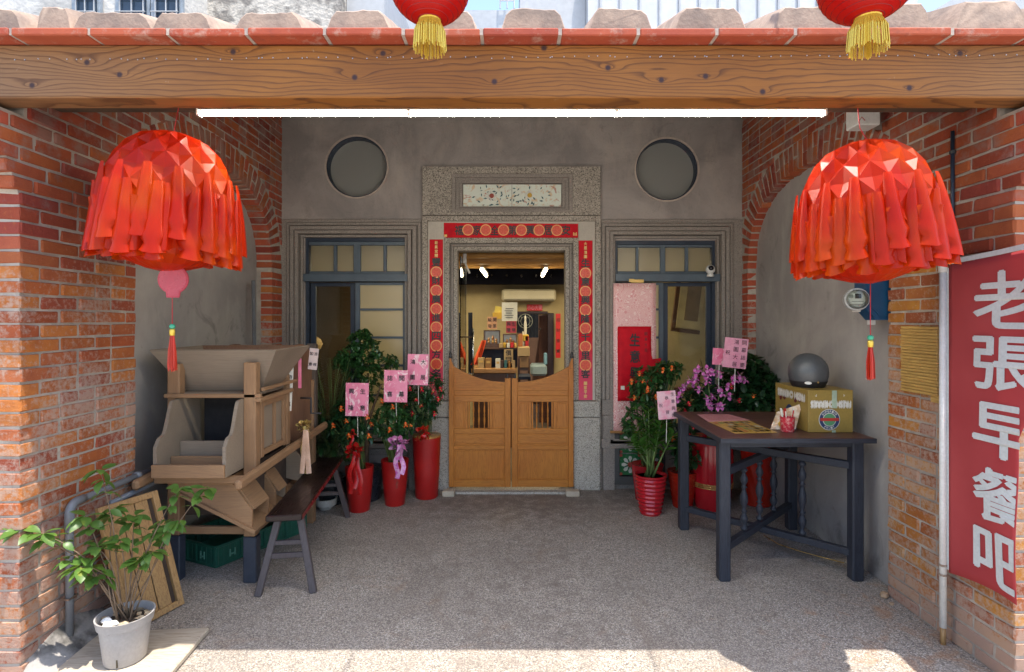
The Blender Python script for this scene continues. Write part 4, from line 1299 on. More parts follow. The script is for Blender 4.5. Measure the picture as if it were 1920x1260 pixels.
# glass door leaf opened into the room at the left, with its chrome pull and closer
gd = thing('glass_door', 'open frameless glass door with a tall chrome pull handle behind the left jamb', 'door', (FX(868, 5.9), 5.9, 0))
m = MB(); 
a = Vector((FX(862, 5.75), 5.75, .03)); b = Vector((FX(872, 6.45), 6.45, .03))
m.add([a, b, b + Vector((0, 0, 2.34)), a + Vector((0, 0, 2.34)), a + Vector((.01, 0, 0)), b + Vector((.01, 0, 0)), b + Vector((.01, 0, 2.34)), a + Vector((.01, 0, 2.34))], [(0, 1, 2, 3), (4, 5, 6, 7), (1, 5, 6, 2), (0, 3, 7, 4), (3, 2, 6, 7), (0, 1, 5, 4)])
m.build('glass_leaf', MAT_CLEAR, gd)
m = MB(); m.cbox(FX(870.5, 6.45), 6.44, .03, FX(874, 6.45), 6.47, FZ(488, 6.45), .004); m.build('edge_strip', M('dark_gasket', (.04, .05, .07), rough=.3), gd)
for u in (866, 887):
    m = MB(); m.tube([(FX(u, 6.2), 6.2, FZ(716, 6.2)), (FX(u, 6.2), 6.2, FZ(616, 6.2))], .011, 10); m.build('pull_handle', MAT_CHROME, gd, True)
m = MB()
for v in (632, 701): m.tube([(FX(866, 6.2), 6.2, FZ(v, 6.2)), (FX(887, 6.2), 6.2, FZ(v, 6.2))], .007, 8)
m.build('handle_bracket', MAT_CHROME, gd)
m = MB(); m.cbox(FX(868, 6.0), 6.0, FZ(493, 6.0), FX(874.5, 6.0), 6.05, FZ(475, 6.0), .004); m.bar((FX(872, 6.0), 6.03, FZ(493, 6.0)), (FX(879, 6.0), 6.1, FZ(511, 6.0)), .02, .015); m.build('door_closer', MAT_WHITEPL, gd)

# tilted framed scroll seen through the right window, and a stand beside it
D = 7.0
tf = thing('hanging_picture', 'framed picture hanging askew on the ochre wall behind the right window', 'picture', (FX(1295, D), D, FZ(622, D)))
mt = Matrix.Translation(P(1295, 570, D)) @ Matrix.Rotation(R(7), 4, 'Y')
w, h = 46 / FPX * D, 92 / FPX * D
m = MB(); m.box(-w / 2, -.02, -h / 2, w / 2, .02, h / 2, mt); m.build('mount_board', M('cream_board', (.5, .40, .22), rough=.7), tf)
m = MB(); m.box(-w / 2 + .09, -.025, -h / 2 + .1, w / 2 - .05, -.02, h / 2 + .0, mt); m.build('picture_print', M('sepia_print', (.20, .13, .07), (.13, .09, .05), scale=8, rough=.6), tf)
m = MB(); m.box(-w / 2 - .05, -.01, -h / 2 - .04, -w / 2 - .005, .03, h / 2, mt); m.box(-w / 2 - .05, -.01, -h / 2 - .06, w / 2, .03, -h / 2 - .01, mt); m.build('dark_edge', MAT_DARKWOOD, tf)
m = MB(); m.box(FX(1225, 7.1), 7.1, 0.02, FX(1400, 7.1), 7.15, 2.9); m.build('partition_wall', MAT_MUSTARD, room)
m = MB(); m.box(FX(1262, 6.9), 6.86, FZ(735, 6.9), FX(1330, 6.9), 7.0, FZ(727, 6.9)); o = m.build('wall_shelf', MAT_DARKWOOD); tag(o, 'dark shelf low behind the right window glass', 'shelf')
m = MB()
vs_b = [(1310, 726), (1311, 700), (1307, 680), (1315, 690), (1318, 655)]
m.tube([P(u, v, 6.9) for u, v in vs_b[:3]], [.02, .012, .004], 6); m.tube([P(1311, 705, 6.9), P(1317, 690, 6.9), P(1313, 672, 6.9)], [.016, .01, .004], 6); m.tube([P(1309, 715, 6.9), P(1303, 700, 6.9)], [.014, .006], 6)
o = m.build('driftwood', MAT_DARKWOOD, None, True); tag(o, 'small dark driftwood ornament on the shelf behind the right window', 'ornament')
# picture and hanging lamp glow behind the left window
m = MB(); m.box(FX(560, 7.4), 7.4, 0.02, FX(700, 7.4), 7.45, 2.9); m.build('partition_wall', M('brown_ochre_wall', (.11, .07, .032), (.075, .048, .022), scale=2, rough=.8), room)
m = MB(); m.lathe([(.02, -.1), (.075, -.06), (.1, 0), (.075, .06), (.02, .1)], P(590, 645, 7.0), 16); o = m.build('paper_globe', MAT_KRAFT, None, True); tag(o, 'dim round paper globe lamp behind the left window', 'lamp')

# more goods crowded on the counter and its shelf
r_ = random.Random(77)
goods = [MAT_KRAFT, MAT_YELPAPER, MAT_PAPER, MAT_RED_PAPER, MAT_GOLD, MAT_DARKWOOD, M('teal_tin', (.04, .16, .16), rough=.4), M('amber_jar', (.42, .18, .03), rough=.25)]
gn = ['kraft brown', 'yellow', 'white', 'red', 'golden', 'dark brown', 'teal', 'amber']
gi = 0
for (base_v, D, us, h0, where) in ((652, 7.32, (939, 946, 953, 960, 966), 9, 'on the shelf in front of the picture boxes'), (691, 7.27, (941, 948, 955, 963), 13, 'on the counter top right of the cartons'), (651, 7.55, (974, 981, 988), 26, 'stacked behind the brass lamp at the counter end')):
    for u in us:
        mt_ = goods[gi % 8]; w_ = r_.uniform(5, 6.6); h_ = h0 * r_.uniform(.7, 1.25); bv_ = base_v
        x0_, x1_ = FX(u - w_ / 2, D), FX(u + w_ / 2, D); z0_ = FZ(bv_, D); z1_ = FZ(bv_ - h_, D)
        m = MB()
        if gi % 3 == 1:
            rr_ = (x1_ - x0_) / 2; m.lathe([(rr_ * .9, 0), (rr_, .01), (rr_, (z1_ - z0_) * .75), (rr_ * .6, (z1_ - z0_) * .85), (rr_ * .6, z1_ - z0_)], ((x0_ + x1_) / 2, D + .03, z0_), 12); kind_ = 'jar'
        else:
            m.cbox(x0_, D, z0_, x1_, D + .07, z1_, .003); kind_ = 'packet'
        o = m.build(kind_, mt_, None, 'auto' if kind_ == 'jar' else False)
        tag(o, 'small %s %s %s, %s' % (gn[gi % 8], kind_, where, ('leftmost', 'second from left', 'third from left', 'fourth from left', 'rightmost')[us.index(u)]), kind_, 'goods on the counter')
        gi += 1
# ------------------------------------------------------------------ red couplets round the doorway
def fade_red(name, z0=None, z1=None):
    t = NT(name)
    n = t.noise(t.pos, 14, 4)
    col = t.mix(t.maprange(n, .35, .65), (.55, .006, .016), (.44, .004, .014))
    if z0 is not None:
        z = t.xyz(t.pos)[2]
        k = t.math('ADD', t.maprange(z, z0, z1, 0, 1), t.math('MULTIPLY', t.math('SUBTRACT', n, .5), .5))
        col = t.mix(t.math('MULTIPLY', k, .8), col, (.62, .09, .16))      # sun bleached foot
    t.bsdf(col, .6, n, .05, spec=.15)
    return t.m
MAT_COUPLET = fade_red('faded_couplet_red', 1.55, 0.95)
MAT_COUPLET_T = fade_red('couplet_red')
MAT_MEDAL = M('orange_medallion', (.66, .075, .018), (.58, .05, .014), scale=40, rough=.4, bump=.03)
MAT_MEDRIM = M('gold_rim', (.78, .36, .10), (.70, .30, .08), rough=.4, bump=.03)
YS = DF - .0362

def medallions(root, pts, r, ax_first=True):
    for (x, z) in pts:
        m = MB(); m.ring(circ(x, z, r, 24), circ(x, z, r * .84, 24), YS - .0075, YS - .0035, EX); o = m.build('medallion', MAT_MEDRIM, root)
        m = MB(); m.prism(circ(x, z, r * .84, 24), YS - .0065, YS - .0035, EX); m.build('medallion_face', MAT_MEDAL, o)
        m = MB()
        for k in range(6):
            a = k * PI / 3; m.bar((x + r * .2 * math.cos(a), YS - .0075, z + r * .2 * math.sin(a)), (x + r * .66 * math.cos(a), YS - .0075, z + r * .66 * math.sin(a)), r * .08, .0015, (0, 1, 0), c=.0003)
        m.build('medallion_print', MAT_RED_PAPER, o)

# top strip, characters from left to right as on the wall
ts = thing('door_banner', 'horizontal red paper banner with seven black characters over the doorway', 'banner', (FX(958), YS, FZ(446)), 'red couplets round the door')
m = MB(); m.add([(FX(833), YS, FZ(444)), (FX(838), YS, FZ(447)), (FX(1083), YS, FZ(447.5)), (FX(1083), YS, FZ(421)), (FX(833), YS, FZ(419)),
                 (FX(833), YS - .003, FZ(444)), (FX(838), YS - .003, FZ(447)), (FX(1083), YS - .003, FZ(447.5)), (FX(1083), YS - .003, FZ(421)), (FX(833), YS - .003, FZ(419))],
        [(4, 3, 2, 1, 0), (5, 6, 7, 8, 9)] + [(i, (i + 1) % 5, 5 + (i + 1) % 5, 5 + i) for i in range(5)]); m.build('paper', MAT_COUPLET_T, ts)
medallions(ts, [(FX(878 + 33.1 * k), FZ(432.3 + .15 * k)) for k in range(6)], 10.6 / 185.6)
for k, c in enumerate('福家全第興居安'):
    m = MB(); text(m, c, (FX(861.5 + 33.1 * k), YS - .004, FZ(433)), .088, .098, bold=.03, off=.0008, rot=.05 * math.sin(k * 2)); m.build('character', MAT_INK, ts)
m = MB()
for q in range(3): m.box(FX(1074 + q * 2.5), YS - .0055, FZ(443), FX(1075.6 + q * 2.5), YS - .0035, FZ(437 + q % 2))
m.box(FX(834), YS - .0055, FZ(445), FX(839), YS - .0035, FZ(441)); m.build('gold_mark', MAT_GOLD, ts)

def couplet(lb, u0, u1, v0, v1, small, big, foot):
    root = thing('door_couplet', lb, 'banner', (FX((u0 + u1) / 2), YS, FZ(v1)), 'red couplets round the door')
    m = MB(); m.cbox(FX(u0), YS - .003, FZ(v1), FX(u1), YS, FZ(v0), .0005); m.build('paper', MAT_COUPLET, root)
    uc = (u0 + u1) / 2
    m = MB()
    for i, c in enumerate(small): text(m, c, (FX(uc), YS - .004, FZ(v0 + 6 + i * 8)), .030, .034, bold=.03, off=.0008)
    if foot:
        for i, c in enumerate(foot): text(m, c, (FX(uc), YS - .004, FZ(v1 - 31 + i * 8)), .032, .036, bold=.03, off=.0008)
    m.build('gold_lettering', MAT_GOLD, root)
    for i, c in enumerate(big):
        v = v0 + 42 + i * 34.4
        m = MB(); text(m, c, (FX(uc), YS - .0065, FZ(v)), .088, .082, bold=.03, off=.0008); m.build('character', MAT_INK, root)
    medallions(root, [(FX(uc), FZ(v0 + 61 + i * 34.2)) for i in range(6)], 10.8 / 185.6)
    m = MB()
    return root
couplet('vertical red couplet on the left door jamb, above the potted plants', 806.5, 831.5, 450, 748, '駿業宏開', '豐財廣進四方名', '')
couplet('vertical red couplet on the right door jamb, its foot faded to pink', 1083.5, 1110, 452, 749, '大展鴻圖', '生意興隆千里客', '闔家平安')

# ------------------------------------------------------------------ swing gate
MAT_GATE_Z = wood('varnished_gate_wood_z', (.48, .185, .03), (.40, .135, .022), 'z', rough=.4, spec=.3)
MAT_GATE_X = wood('varnished_gate_wood_x', (.48, .19, .032), (.40, .14, .024), 'x', rough=.4, spec=.3)
MAT_IRON = M('black_iron', (.03, .028, .03), rough=.5, bump=.1)
DG = 5.44
def gate_leaf(left):
    root = thing('swing_gate', ('left' if left else 'right') + ' leaf of the low honey wood swing gate in the doorway', 'gate', (FX(850 if left else 1068, DG), DG, .03), 'saloon gate leaves')
    gx = lambda u: FX(u, DG); gz = lambda v: FZ(v, DG)
    if left: uo, ui, sg = 842, 957.5, 1
    else: uo, ui, sg = 1075, 959.5, -1
    U = lambda d: uo + sg * d                 # d = distance from the hinge side
    def bx(m, d0, v0, d1, v1, y0, y1, c=.003):
        a, b = gx(U(d0)), gx(U(d1)); a, b = min(a, b), max(a, b)
        m.cbox(a, y0, gz(v1), b, y1, gz(v0), c)
    y0, y1 = DG - .02, DG + .018
    W = abs(ui - uo)
    # posts
    m = MB(); bx(m, 0, 690, 9.5, 912, y0, y1)
    m.prism([(gx(U(1)), gz(690)), (gx(U(9.5)), gz(690)), (gx(U(8.5)), gz(686)), (gx(U(4.5)), gz(676)), (gx(U(2.5)), gz(671)), (gx(U(1)), gz(672))], y0, y1, EX)
    m.build('outer_stile', MAT_GATE_Z, root)
    m = MB(); m.lathe([(.018, 0), (.02, .01), (.011, .02), (.016, .035), (.012, .05), (.003, .058)], (gx(U(2.8)), DG, gz(671)), 10); m.build('finial', MAT_IRON, root, True)
    m = MB(); bx(m, W - 11, 709, W, 912, y0 - .002, y1); m.build('inner_stile', MAT_GATE_Z, root)
    m = MB(); m.lathe([(.013, 0), (.014, .008), (.008, .018), (.012, .03), (.008, .04), (.002, .046)], (gx(U(W - 6)), DG, gz(709)), 10); m.build('finial', MAT_IRON, root, True)
    # curved top rail
    def topv(d): t = (d - 9) / (W - 20); return 687 + 29.5 * (1 - (1 - min(max(t, 0), 1)) ** 2.0) * 1.0
    ds = [9.5 + (W - 20.5) * i / 14 for i in range(15)]
    th = lambda d: 7 + 3.5 * math.sin(PI * min(max((d - 9.5) / (W - 20), 0), 1)) * .6
    m = MB(); poly = [(gx(U(d)), gz(topv(d))) for d in ds] + [(gx(U(d)), gz(topv(d) + th(d))) for d in ds[::-1]]
    m.prism(poly, y0 + .001, y1 - .001, EX); m.build('top_rail', MAT_GATE_X, root)
    m = MB(); poly = [(gx(U(d)), gz(topv(d) + th(d) - .5)) for d in ds] + [(gx(U(ds[-1])), gz(741)), (gx(U(ds[0])), gz(741))]
    m.prism(poly, y0 + .013, y1 - .012, EX); m.build('panel', MAT_GATE_X, root)
    m = MB(); bx(m, 10, 731.5, W - 11.2, 741, y0 + .006, y1 - .006, .002); m.build('panel_strip', MAT_GATE_X, root)
    for (a, b) in ((741, 753), (803, 811.5), (834, 842.5), (899, 912)):
        m = MB(); bx(m, 9.6, a, W - 11.1, b, y0 + .001, y1 - .001); m.build('rail', MAT_GATE_X, root)
    for (a, b) in ((811.5, 834), (842.5, 899)):
        m = MB(); bx(m, 9.6, a, W - 11.1, b, y0 + .013, y1 - .012, .001); m.build('panel', MAT_GATE_X if b < 840 else MAT_GATE_Z, root)
        m = MB(); bx(m, 12.5, a + 2.5, W - 14, b - 2.5, y0 + .009, y1 - .013, .003); m.build('raised_field', MAT_GATE_X if b < 840 else MAT_GATE_Z, root)
    # middle band: two narrow panels and a barred opening
    if left: o0, o1 = 35.5, 76.5
    else: o0, o1 = 37.5, 79.0
    for (a, b) in ((9.6, o0 - 5), (o1 + 5, W - 11.1)):
        m = MB(); bx(m, a, 753, b, 803, y0 + .013, y1 - .012, .001); m.build('panel', MAT_GATE_Z, root)
        m = MB(); bx(m, a + 3, 756, b - 3, 800, y0 + .009, y1 - .013, .003); m.build('raised_field', MAT_GATE_Z, root)
    for a in (o0 - 5, o1):
        m = MB(); bx(m, a, 753, a + 5, 803, y0 + .002, y1 - .002, .002); m.build('mullion', MAT_GATE_Z, root)
    n = 3
    for k in range(n):
        d = o0 + (o1 - o0) * (k + 1) / (n + 1)
        h = (803 - 753) / FPX * DG
        prof = [(.0055, 0), (.0075, .04 * h), (.004, .07 * h), (.009, .25 * h), (.0105, .36 * h), (.005, .46 * h), (.0095, .5 * h), (.005, .54 * h), (.0105, .64 * h), (.009, .75 * h), (.004, .93 * h), (.0075, .96 * h), (.0055, h)]
        m = MB(); m.lathe(prof, (gx(U(d)), DG, gz(803)), 10); m.build('spindle', MAT_GATE_Z, root, True)
    for a in (o0 + .8, o1 - .8 - 3):
        m = MB(); bx(m, a, 753.2, a + 3, 802.8, y0 + .01, y1 - .01, .002); m.build('opening_trim', MAT_GATE_Z, root)
    return root
gate_leaf(True); gate_leaf(False)
for (u0, u1, v0, lb) in ((830, 853, 915, 'pale wooden wedge block under the left gate post'), (1060, 1086, 913, 'pale wooden wedge block under the right gate post')):
    D = 5.33
    m = MB(); m.cbox(FX(u0, D), D - .06, 0.0, FX(u1, D), D + .03, .055, .008); o = m.build('wedge_block', M('pale_block', (.52, .44, .34), rough=.8)); tag(o, lb, 'block', 'blocks under the gate')

# ------------------------------------------------------------------ pink scroll in front of the right window
D = 5.44
MAT_BROCADE = None
def mk_brocade():
    t = NT('pink_brocade_paper')
    v = t.voro(t.map(t.pos, (1, 0, 1)), 24, 'F1', 'Distance'); n = t.noise(t.pos, 90, 3)
    g = t.math('SINE', t.math('MULTIPLY', v, 26)) 
    col = t.mix(t.maprange(g, -.2, .6, 0, 1), (.66, .28, .28), (.80, .60, .56))
    t.bsdf(col, .5, n, .05)
    return t.m
sc = thing('hanging_scroll', 'long pink paper scroll with a bright red calligraphy sheet, right of the doorway', 'scroll', (FX(1190, D), D, FZ(810, D)))
def sheet(m, u0, v0, u1, v1, D, amp=.006, nx=8, nz=16, th=0):
    vs = []
    for j in range(nz + 1):
        for i in range(nx + 1):
            u = u0 + (u1 - u0) * i / nx; v = v0 + (v1 - v0) * j / nz
            y = D + amp * math.sin(i * 1.1 + j * .35) * (j / nz) + amp * .6 * math.sin(j * .6)
            q = P(u, v, D); vs.append((q.x, y, q.z))
    m.add(vs, [(j * (nx + 1) + i, j * (nx + 1) + i + 1, (j + 1) * (nx + 1) + i + 1, (j + 1) * (nx + 1) + i) for j in range(nz) for i in range(nx)])
m = MB(); sheet(m, 1150, 531, 1230, 808, D); o = m.build('pink_mount', mk_brocade(), sc, True); o.modifiers.new('s', 'SOLIDIFY').thickness = .002
m = MB(); sheet(m, 1158, 612, 1221, 752, D - .012); o = m.build('red_sheet', MAT_COUPLET_T, sc, True); o.modifiers.new('s', 'SOLIDIFY').thickness = .001
m = MB(); m.prism([(FX(1200, D), FZ(752, D)), (FX(1238, D), FZ(700, D)), (FX(1238, D), FZ(671, D)), (FX(1222, D), FZ(673, D)), (FX(1216, D), FZ(650, D))], D - .03, D - .026, EX); m.build('red_corner', MAT_COUPLET_T, sc)
for i, c in enumerate('生意興隆'):
    m = MB(); text(m, c, (FX(1189.5, D), D - .024, FZ(637 + i * 31, D)), .10, .12, bold=.02, off=.001, rot=.1 * (i % 2) - .05); m.build('character', MAT_INK, sc)
m = MB()
for i, c in enumerate('開業大吉'): text(m, c, (FX(1210, D), D - .024, FZ(626 + i * 10, D)), .028, .034, bold=.0, off=.001)
m.build('lettering', MAT_INK, sc)
m = MB(); m.box(FX(1163, D), D - .028, FZ(730, D), FX(1170, D), D - .024, FZ(723, D)); m.build('seal', MAT_PAPER, sc)
m = MB(); m.tube([(FX(1144, D), D, FZ(810, D)), (FX(1236, D), D, FZ(810, D))], .013, 10); m.build('roller', MAT_HONEYWOOD_X, sc, True)
m = MB(); m.cbox(FX(1183, D), D - .01, FZ(530, D), FX(1207, D), D + .01, FZ(524, D), .003); m.cbox(FX(1179, D), D - .014, FZ(529, D), FX(1189, D), D - .008, FZ(523, D), .002); m.build('hanger', MAT_GOLD, sc)

# small white security camera on the transom ledge
D = 5.47
sc2 = thing('security_camera', 'small white dome security camera on the ledge of the right window', 'camera', (FX(1332, D), D, FZ(519, D)))
c = Vector((FX(1332, D), D, FZ(519, D)))
m = MB(); m.lathe([(.034, 0), (.036, .012), (.028, .03), (.02, .036)], c, 20); m.build('base', MAT_WHITEPL, sc2, True)
m = MB(); m.lathe([(.0, -.046)] + [(.046 * math.cos(a), .046 * math.sin(a)) for a in [PI * (k / 10 - .5) for k in range(1, 10)]] + [(.0, .046)], c + Vector((0, 0, .072)), 22); m.build('head', MAT_WHITEPL, sc2, True)
m = MB(); m.lathe([(.0, -.028)] + [(.028 * math.cos(a), .028 * math.sin(a)) for a in [PI * (k / 8 - .5) for k in range(1, 8)]] + [(.0, .028)], c + Vector((-.004, -.028, .082)), 16); m.build('lens', M('black_lens', (.01, .01, .015), rough=.1), sc2, True)

# ------------------------------------------------------------------ honeycomb paper lanterns
def mk_foil(name, a, b, tr=.42, orange=.45):
    t = NT(name)
    n = t.noise(t.pos, 5, 4); f = t.noise(t.pos, 40, 3)
    col = t.mix(t.maprange(n, .35, .65), a, b)
    col = t.mix(t.maprange(t.noise(t.map(t.pos, loc=(3, 1, 6)), 4, 2), .48, .72, 0, orange), col, (.58, .105, .004))
    p = t.n('ShaderNodeBsdfPrincipled'); t.l(col, p.inputs['Base Color']); p.inputs['Roughness'].default_value = .33
    p.inputs['Specular IOR Level'].default_value = .22
    p.inputs['Coat Weight'].default_value = .06; p.inputs['Coat Roughness'].default_value = .25
    bn = t.n('ShaderNodeBump'); bn.inputs['Strength'].default_value = .12; t.l(n, bn.inputs['Height']); t.l(bn.outputs[0], p.inputs['Normal'])
    tl = t.n('ShaderNodeBsdfTranslucent'); tl.inputs[0].default_value = (.80, .13, .004, 1)
    mx = t.n('ShaderNodeMixShader'); mx.inputs[0].default_value = tr
    t.l(p.outputs[0], mx.inputs[1]); t.l(tl.outputs[0], mx.inputs[2]); t.l(mx.outputs[0], t.out.inputs['Surface'])
    return t.m
MAT_FOIL = mk_foil('red_orange_foil_paper', (.47, .022, .002), (.37, .010, .0015))
MAT_STRING = M('red_string', (.45, .01, .02), rough=.6, bump=.05)
MAT_TASSEL = M('orange_red_silk', (.55, .03, .008), (.45, .016, .006), scale=30, rough=.35, bump=.2, stretch=(60, 60, 1))
MAT_GOLDTHREAD = M('gold_tinsel', (.85, .62, .10), (.65, .42, .04), scale=60, rough=.25, bump=.1, stretch=(30, 30, 1), metal=.35)
MAT_JADE = M('jade_bead', (.05, .38, .22), rough=.25, bump=.02)
MAT_PINKFISH = M('pink_charm', (.44, .035, .06), (.36, .025, .05), scale=5, rough=.35, bump=.03)

def tassel(root, x, y, ztop, zbead, zbot, w=.018, spread=1.6):
    m = MB(); m.tube([(x, y, ztop), (x, y, zbead)], .0022, 5); m.build('cord', MAT_STRING, root)
    m = MB(); m.lathe([(.004, -.012), (.012, -.008), (.014, 0), (.012, .008), (.004, .012)], (x, y, zbead), 14); m.build('bead', MAT_JADE, root, True)
    m = MB(); m.lathe([(.012, -.045), (.013, -.02), (.010, -.013)], (x, y, zbead), 12); m.build('gold_cap', MAT_GOLDTHREAD, root, True)
    m = MB(); r_ = random.Random(int(abs(x) * 100))
    for k in range(60):
        a = r_.uniform(0, 2 * PI); r = w * math.sqrt(r_.uniform(0, 1)) * .6
        p0 = Vector((x + r * .7 * math.cos(a), y + r * .7 * math.sin(a), zbead - .04))
        e = zbot + r_.uniform(0, .03)
        p1 = Vector((x + r * spread * math.cos(a), y + r * spread * math.sin(a), (p0.z + e) / 2)); p2 = Vector((x + r * spread * 1.1 * math.cos(a) + r_.uniform(-.003, .003), y + r * spread * math.sin(a), e))
        m.tube([p0, p1, p2], .0014, 3)
    m.build('fringe', MAT_TASSEL, root)['kind'] = 'stuff'

def honeycomb_lantern(lb, c, Rr, seed, tilt):
    root = thing('honeycomb_lantern', lb, 'lantern', c, 'large honeycomb paper lanterns')
    c = Vector(c); r_ = random.Random(seed); NS = 14
    TM = Matrix.Translation(c) @ Matrix.Rotation(tilt, 4, 'Y')
    Hd = Rr * 1.46
    # dome of diamond pockets
    rows = 7; m = MB(); vs = []; ix = {}
    thmax = R(92)
    def surf(th, ph, out=1.0):
        r = Rr * (math.sin(th) ** .72) * out
        z = Hd * math.cos(th) * (out * .6 + .4)
        return Vector((r * math.cos(ph), r * math.sin(ph), z))
    def V(i, j, out, jit=0):
        key = (i, j % NS, out)
        if key not in ix:
            th = R(9) + (thmax - R(9)) * (i / rows) ** .92
            ph = 2 * PI * ((j % NS) + (.5 if i % 2 else 0)) / NS + (r_.uniform(-.02, .02))
            ix[key] = len(vs); vs.append(surf(th + r_.uniform(-.012, .012), ph, out))
        return ix[key]
    fs = []
    for i in range(0, rows - 1):
        for j in range(NS):
            # diamond: top (i-? ) : vertices rows i (top), i+1 (left,right), i+2 (bottom)
            t_ = V(i, j, 1.0)
            if i % 2 == 0: l_ = V(i + 1, j - 1, 1.0); rr = V(i + 1, j, 1.0)
            else: l_ = V(i + 1, j, 1.0); rr = V(i + 1, j + 1, 1.0)
            b_ = V(i + 2, j, 1.0) if i + 2 <= rows else None
            if b_ is None: continue
            cen = (vs[t_] + vs[l_] + vs[rr] + vs[b_]) / 4
            depth = r_.uniform(.935, .97)
            cu_ = Vector((cen.x * depth, cen.y * depth, cen.z * depth - .012)); up = cen.lerp(vs[t_], .25)
            cu_ = cu_.lerp(Vector((up.x * depth, up.y * depth, up.z * depth)), .6)
            k = len(vs); vs.append(cu_)
            fs += [(t_, l_, k), (l_, b_, k), (b_, rr, k), (rr, t_, k)]
    k = len(vs); vs.append(Vector((0, 0, Hd * .97)))
    for j in range(NS): fs.append((V(0, j, 1.0), V(0, j + 1, 1.0), k)); fs.append((V(0, j, 1.0), V(1, j, 1.0), V(0, j + 1, 1.0)))
    m.add(vs, fs, TM)
    m.build('honeycomb_dome', MAT_FOIL, root)
    # loose tongues
    # continuous pleated skirt behind the tongues
    m = MB(); NK = 144; rowsK = 9; vs = []
    for b in range(rowsK):
        t = b / (rowsK - 1); th = R(70) + (R(92) - R(70)) * min(t * 2, 1)
        for k in range(NK):
            a = 2 * PI * k / NK
            pl = .022 * math.cos(a * 18 + .6 * math.sin(a * 3)) * (.3 + t) + .008 * math.cos(a * 36)
            base = surf(th, a); zz = base.z if t < .5 else base.z - (t - .5) * 2 * Rr * (.44 + .05 * math.cos(a * 18) + .03 * math.sin(a * 7))
            rr = math.hypot(base.x, base.y) * (.97 + .03 * t) + pl * Rr / .36
            vs.append(Vector((rr * math.cos(a), rr * math.sin(a), zz)))
    m.add(vs, [(b * NK + k, b * NK + (k + 1) % NK, (b + 1) * NK + (k + 1) % NK, (b + 1) * NK + k) for b in range(rowsK - 1) for k in range(NK)], TM)
    m.build('pleated_skirt', MAT_FOIL, root, True)
    for layer, (th0, n, L, flare, wf) in enumerate(((58, 14, 1.14, .99, .46), (70, 14, 1.02, .97, .48), (80, 17, .84, .93, .46))):
        for j in range(n):
            ph = 2 * PI * (j + .5 * (layer % 2)) / n + r_.uniform(-.05, .05)
            p0 = surf(R(th0), ph)
            Lj = Rr * L * r_.uniform(.92, 1.08); fl = flare * r_.uniform(.97, 1.06); w0 = 2 * PI * Rr / n * wf
            rad = Vector((math.cos(ph), math.sin(ph), 0)); tan = Vector((-math.sin(ph), math.cos(ph), 0))
            r0 = math.hypot(p0.x, p0.y)
            m = MB(); vs = []; NW, NL = 6, 18
            tw = r_.uniform(-.25, .25)
            for b in range(NL + 1):
                t = b / NL
                rr = r0 + (Rr * fl - r0) * math.sin(t * PI / 2) ** .9 + .02 * t * t
                z = p0.z - Lj * t ** 1.15
                w = w0 * (.26 + .58 * t)
                if t > .72: w *= 1 + .34 * math.sin((t - .72) / .28 * PI * 2.3)
                if b == NL: w *= .74
                curl = .9 + .65 * t
                for a in range(NW + 1):
                    s = a / NW * 2 - 1
                    ang = s * curl * 1.25
                    off = (math.cos(ang) - 1) * w * 1.0
                    lat = math.sin(ang) / max(math.sin(curl * 1.25), .3) * w
                    sc_ = .012 * (abs(s) if b == NL else 0)
                    q = rad * (rr + off + .02) + tan * (lat + tw * .04 * t) + Vector((0, 0, z + sc_ - .01 * (1 - s * s) * t))
                    vs.append(q)
            fs = [(b * (NW + 1) + a, b * (NW + 1) + a + 1, (b + 1) * (NW + 1) + a + 1, (b + 1) * (NW + 1) + a) for b in range(NL) for a in range(NW)]
            m.add(vs, fs, TM)
            m.build('petal', MAT_FOIL, root, True)
    # pleated bowl closing the lantern below
    m = MB(); prof = [(Rr * .95, .02), (Rr * .95, -.04), (Rr * .88, -.10), (Rr * .72, -.15), (Rr * .5, -.19), (Rr * .25, -.215), (.01, -.225)]
    prof = [(r, z * Rr / .29) for r, z in prof[::-1]]
    vs = []; NN = 88
    for (r, z) in prof:
        for k in range(NN):
            a = 2 * PI * k / NN; rr = r * (1 + (.035 if k % 4 == 0 else (-.02 if k % 4 == 2 else 0)))
            vs.append(Vector((rr * math.cos(a), rr * math.sin(a), z)))
    fs = [(i * NN + k, i * NN + (k + 1) % NN, (i + 1) * NN + (k + 1) % NN, (i + 1) * NN + k) for i in range(len(prof) - 1) for k in range(NN)]
    m.add(vs, fs, TM); m.build('pleated_bowl', MAT_FOIL, root)
    return root, TM

la, TM = honeycomb_lantern('left large orange red honeycomb paper lantern with hanging tongues, above the pink charm', P(316, 420, 2.72), .305, 4, R(4))
m = MB(); p = P(326, 247, 2.72); q = P(336, 196, 2.72); m.tube([p, q], .0022, 5); m.build('cord', MAT_STRING, la)
